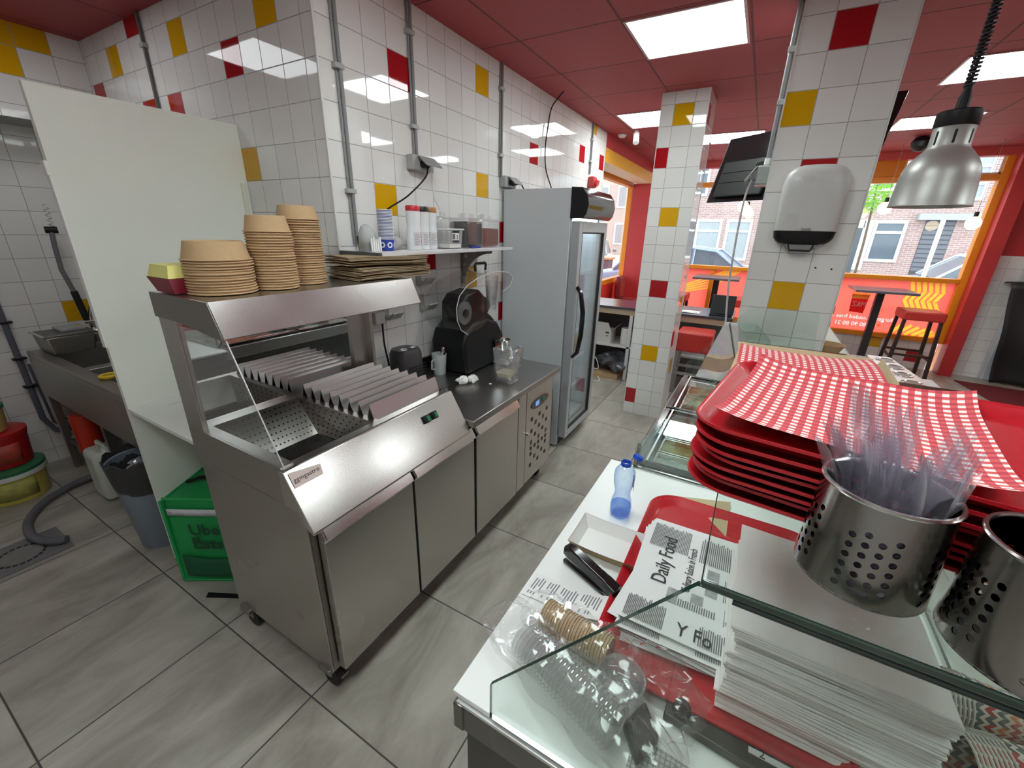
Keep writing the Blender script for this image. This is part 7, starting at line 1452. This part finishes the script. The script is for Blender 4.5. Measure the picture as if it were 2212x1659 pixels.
m = MB(); m.box(XO - .03, XO + .01, OY(-2.40), OY(-2.02), SZ, OZ(1.99)); dd = build('door', m, P('dark grey street door', (.07, .085, .10), .4), t, smooth=False); m = MB(); m.box(XO - .05, XO - .031, OY(-2.16), OY(-2.12), OZ(1.25), OZ(1.45)); build('letter_plate', m, WHT, dd, smooth=False)
m = MB(); m.box(XO - .25, XO + .01, OY(-4.75), OY(-3.50), OZ(2.22), OZ(2.38)); build('lintel', m, P('grey concrete', (.36, .40, .43), .7), t, smooth=False)
m = MB()
for k in range(11): m.box(XO - .02, XO + .01, OY(-4.30), OY(-3.72), OZ(.9 + .12 * k), OZ(.9 + .12 * k + .09))
build('shutter', m, P('slatted grey shutter', (.13, .14, .17), .5), t, smooth=False)
m = MB(); m.box(XO - .015, XO + .01, OY(-4.31), OY(-3.71), OZ(.8), OZ(2.22)); build('doorway', m, P('dark doorway', (.06, .06, .07), .6), t, smooth=False)
# houses seen through the side window
SB = brick('sunlit brick', (.55, .42, .34), (.62, .50, .41), (.6, .56, .5), axes=(1, 2))
t = thing('sandy_house', 'sunlit sandy brick corner house seen through the side window', 'building', (19.3, 4.5, SZ)); m = MB(); m.box(19.2, 25.4, 3.45, 5.45, SZ, 9); build('wall', m, SB, t, smooth=False)
for y, z in ((4.0, .95), (4.0, 4.2)):
    m = MB(); m.box(19.14, 19.21, y, y + 1.0, z, z + 2.2); w = build('window', m, WHT, t, smooth=False); m = MB(); m.box(19.13, 19.139, y + .1, y + .9, z + .1, z + 1.5); m.box(19.13, 19.139, y + .1, y + .9, z + 1.6, z + 2.1); build('pane', m, PANE2, w, smooth=False)
t = thing('terrace_houses', 'pale terrace of houses at the end of the side street', 'building', (36, 13, SZ)); m = MB(); m.box(36, 44, 9.5, 22, SZ, 6.6); build('wall', m, P('pale brown brick', (.50, .42, .38), .85), t, smooth=False)
for k in range(7):
    for z in (.8, 3.6):
        y = 9.9 + k * 1.7; m = MB(); m.box(35.93, 36.01, y, y + 1.0, z, z + 1.7); w = build('window', m, WHT, t, smooth=False); m = MB(); m.box(35.92, 35.929, y + .12, y + .88, z + .12, z + 1.55); build('pane', m, PANE2, w, smooth=False)
def car(x, y, length, paint, label, rot=0.0, hgt=1.46, wdt=1.75):
    """car parked with its long side along local x, front towards +x"""
    t = thing('car', label, 'car', (x, y, SZ)); Lh = length / 2; R_ = Matrix.Translation((x, y, SZ)) @ Matrix.Rotation(rot, 4, 'Z')
    def loft(prof_lo, prof_hi, w_lo, w_hi, n=1):
        m = MB(); k = len(prof_lo)
        return m
    body = [(-Lh, .35), (-Lh - .02, .62), (-Lh + .12, .88), (-Lh + .75, .95), (Lh - 1.25, .93), (Lh - .35, .78), (Lh - .04, .66), (Lh, .42), (Lh - .05, .25), (-Lh + .05, .25)]
    m = MB()
    for s, w in ((-1, wdt / 2), (1, wdt / 2)): pass
    ys = [(-wdt / 2, .06), (-wdt / 2 + .10, 0), (wdt / 2 - .10, 0), (wdt / 2, .06)]
    nB = len(body)
    for yy, ins in ys: m.v += [(px_ * (1 - ins * .3), yy, pz - ins * .6 if pz > .6 else pz) for px_, pz in body]
    for j in range(3):
        for i in range(nB): m.f.append((j * nB + i, j * nB + (i + 1) % nB, (j + 1) * nB + (i + 1) % nB, (j + 1) * nB + i)); m.m.append(0)
    m.f.append(tuple(range(nB))[::-1]); m.m.append(0); m.f.append(tuple(3 * nB + i for i in range(nB))); m.m.append(0); m.xf(R_); build('body', m, paint, t, bev=.03, seg=3, ang=40)
    gh = [(-Lh + .45, .92), (-Lh + .80, 1.32), (-Lh + 1.25, hgt - .03), (-.1, hgt), (.45, hgt - .06), (Lh - 1.05, .93)]
    for nm, mt_, ins, up_ in (('glazing', PANE, .10, -.012), ('roof', paint, .155, 0)):
        m = MB(); prof_ = gh if nm == 'glazing' else gh[1:5]; nG = len(prof_)
        for s in (-1, 1): m.v += [(a, s * (wdt / 2 - ins - (b - .92) * .28), b + up_) for a, b in prof_]
        if nm == 'glazing':
            for i in range(nG): m.f.append((i, (i + 1) % nG, nG + (i + 1) % nG, nG + i)); m.m.append(0)
            m.f.append(tuple(range(nG))[::-1]); m.m.append(0); m.f.append(tuple(nG + i for i in range(nG))); m.m.append(0); m.xf(R_); build(nm, m, mt_, t, smooth=False)
        else:
            for i in range(nG - 1): m.f.append((i, i + 1, nG + i + 1, nG + i)); m.m.append(0)
            m.xf(R_); build(nm, m, mt_, t, solid=.05, bev=.01)
    m = MB()
    for s in (-1, 1):
        yy = s * (wdt / 2 - .10); m.tube([(a, s * (wdt / 2 - .10 - (b - .92) * .28), b) for a, b in gh], .028, 6)
        for a in (-.35, .0): m.tube([(a, s * (wdt / 2 - .095), .92), (a + .0, s * (wdt / 2 - .095 - (hgt - .96) * .28), hgt - .03)], .03, 6)
    m.xf(R_); build('pillars', m, paint, t)
    for s in (-1, 1):
        for a in (-Lh + .82, Lh - .88):
            m = MB(); m.cyl((a, s * (wdt / 2 - .19), .31), (a, s * (wdt / 2 + .005), .31), .31, n=24); m.xf(R_); w = build('wheel', m, RUBBER, t); m = MB(); m.cyl((a, s * (wdt / 2 + .006), .31), (a, s * (wdt / 2 + .012), .31), .19, n=20); m.xf(R_); build('wheel_rim', m, P('alloy', (.5, .5, .52), .3, .8), w)
        m = MB(); m.box(Lh - 1.55, Lh - 1.40, s * (wdt / 2 + .10) - .10, s * (wdt / 2 + .10) + .06, .93, 1.07); m.xf(R_); build('mirror', m, paint, t, bev=.03, seg=3)
    return t
car(10.7, 1.25, 4.3, P('grey blue car paint', (.20, .28, .42), .15, .3, coat=1.0), 'grey-blue car parked in front of the shop, its roof seen above the yellow sill', rot=-PI / 2)
car(13.9, -4.6, 4.2, P('white car paint', (.78, .82, .86), .2, coat=1.0), 'white car parked at the right, seen through the shopfront', rot=PI / 2)
car(18.0, 6.4, 4.2, P('green grey car paint', (.25, .36, .34), .2, .3, coat=1.0), 'greenish car parked up the side street', rot=.25)
t = thing('bicycle', 'bicycles parked against the house across the street', 'bicycle', (15.6, .3, SZ))
for yy in (-.5, .5):
    m = MB(); m.lathe([(.33, -.012), (.345, 0), (.33, .012), (.318, 0)], (15.6, .3 + yy, SZ + .345), 28, (1, 0, 0), closed=True); build('wheel', m, RUBBER, t)
m = MB(); m.tube([(15.6, -.2, SZ + .345), (15.6, .05, SZ + .82), (15.6, .62, SZ + .86), (15.6, .8, SZ + .345)], .018, 6); m.tube([(15.6, .05, SZ + .82), (15.6, .25, SZ + .33), (15.6, .62, SZ + .82)], .018, 6); m.tube([(15.6, .62, SZ + .86), (15.6, .66, SZ + 1.05), (15.45, .62, SZ + 1.08)], .014, 6); build('frame_tubes', m, P('silver grey bike paint', (.5, .52, .55), .3, .3), t)
m = MB(); m.box(15.5, 15.7, -.12, .12, SZ + .93, SZ + .99); build('saddle', m, P('crimson saddle', (.5, .05, .08), .5), t, bev=.02)
m = MB(); m.cyl((10.0, -2.53, SZ), (10.0, -2.53, 2.03), .032, n=12); solo('street_pole', m, P('pale metal pole', (.60, .59, .56), .4, .2), 'pale slanting-looking street pole in front of the white car', 'pole')
t = thing('street_bin', 'dark wheeled bin at the kerb seen through the side window', 'bin', (13.0, 4.25, SZ)); m = MB(); m.prism([(12.8, 4.0, SZ + .05), (13.2, 4.0, SZ + .05), (13.26, 3.95, SZ + .95), (12.74, 3.95, SZ + .95)], (0, .5, 0)); build('body', m, P('dark bin plastic', (.05, .06, .08), .5), t, bev=.02)
m = MB(); m.box(12.7, 13.3, 3.9, 4.5, SZ + .95, SZ + 1.02); build('lid', m, P('orange stickered lid', (.45, .20, .10), .5), t, bev=.02)
t = thing('street_tree', 'green leafy branch outside, left of the heat lamp', 'tree', (12.5, -2.3, SZ)); rl = random.Random(9); m = MB()
for k in range(420):
    a = rl.uniform(0, 2 * PI); b = rl.uniform(-1, 1); r = rl.random() ** .4 * .42; c = Vector((12.5 + r * math.cos(a), -1.92 + r * math.sin(a) * .62, 2.62 + b * .42 * (1 - r * .8))); d = Vector((rl.uniform(-1, 1), rl.uniform(-1, 1), rl.uniform(-.6, .6))).normalized(); q = d.orthogonal().normalized(); s = .045; m.add([c - d * s, c + q * s * .5, c + d * s, c - q * s * .5], [(0, 1, 2, 3)])
f_ = build('foliage', m, translucent('fresh green leaf', (.22, .46, .08)), t, smooth=False); f_['kind'] = 'stuff'
m = MB(); m.tube([(12.6, -2.0, SZ), (12.6, -1.98, 1.6), (12.55, -1.94, 2.3), (12.5, -1.9, 2.9)], [.03, .025, .02, .01], 8); build('trunk', m, P('bark', (.12, .09, .06), .9), t)
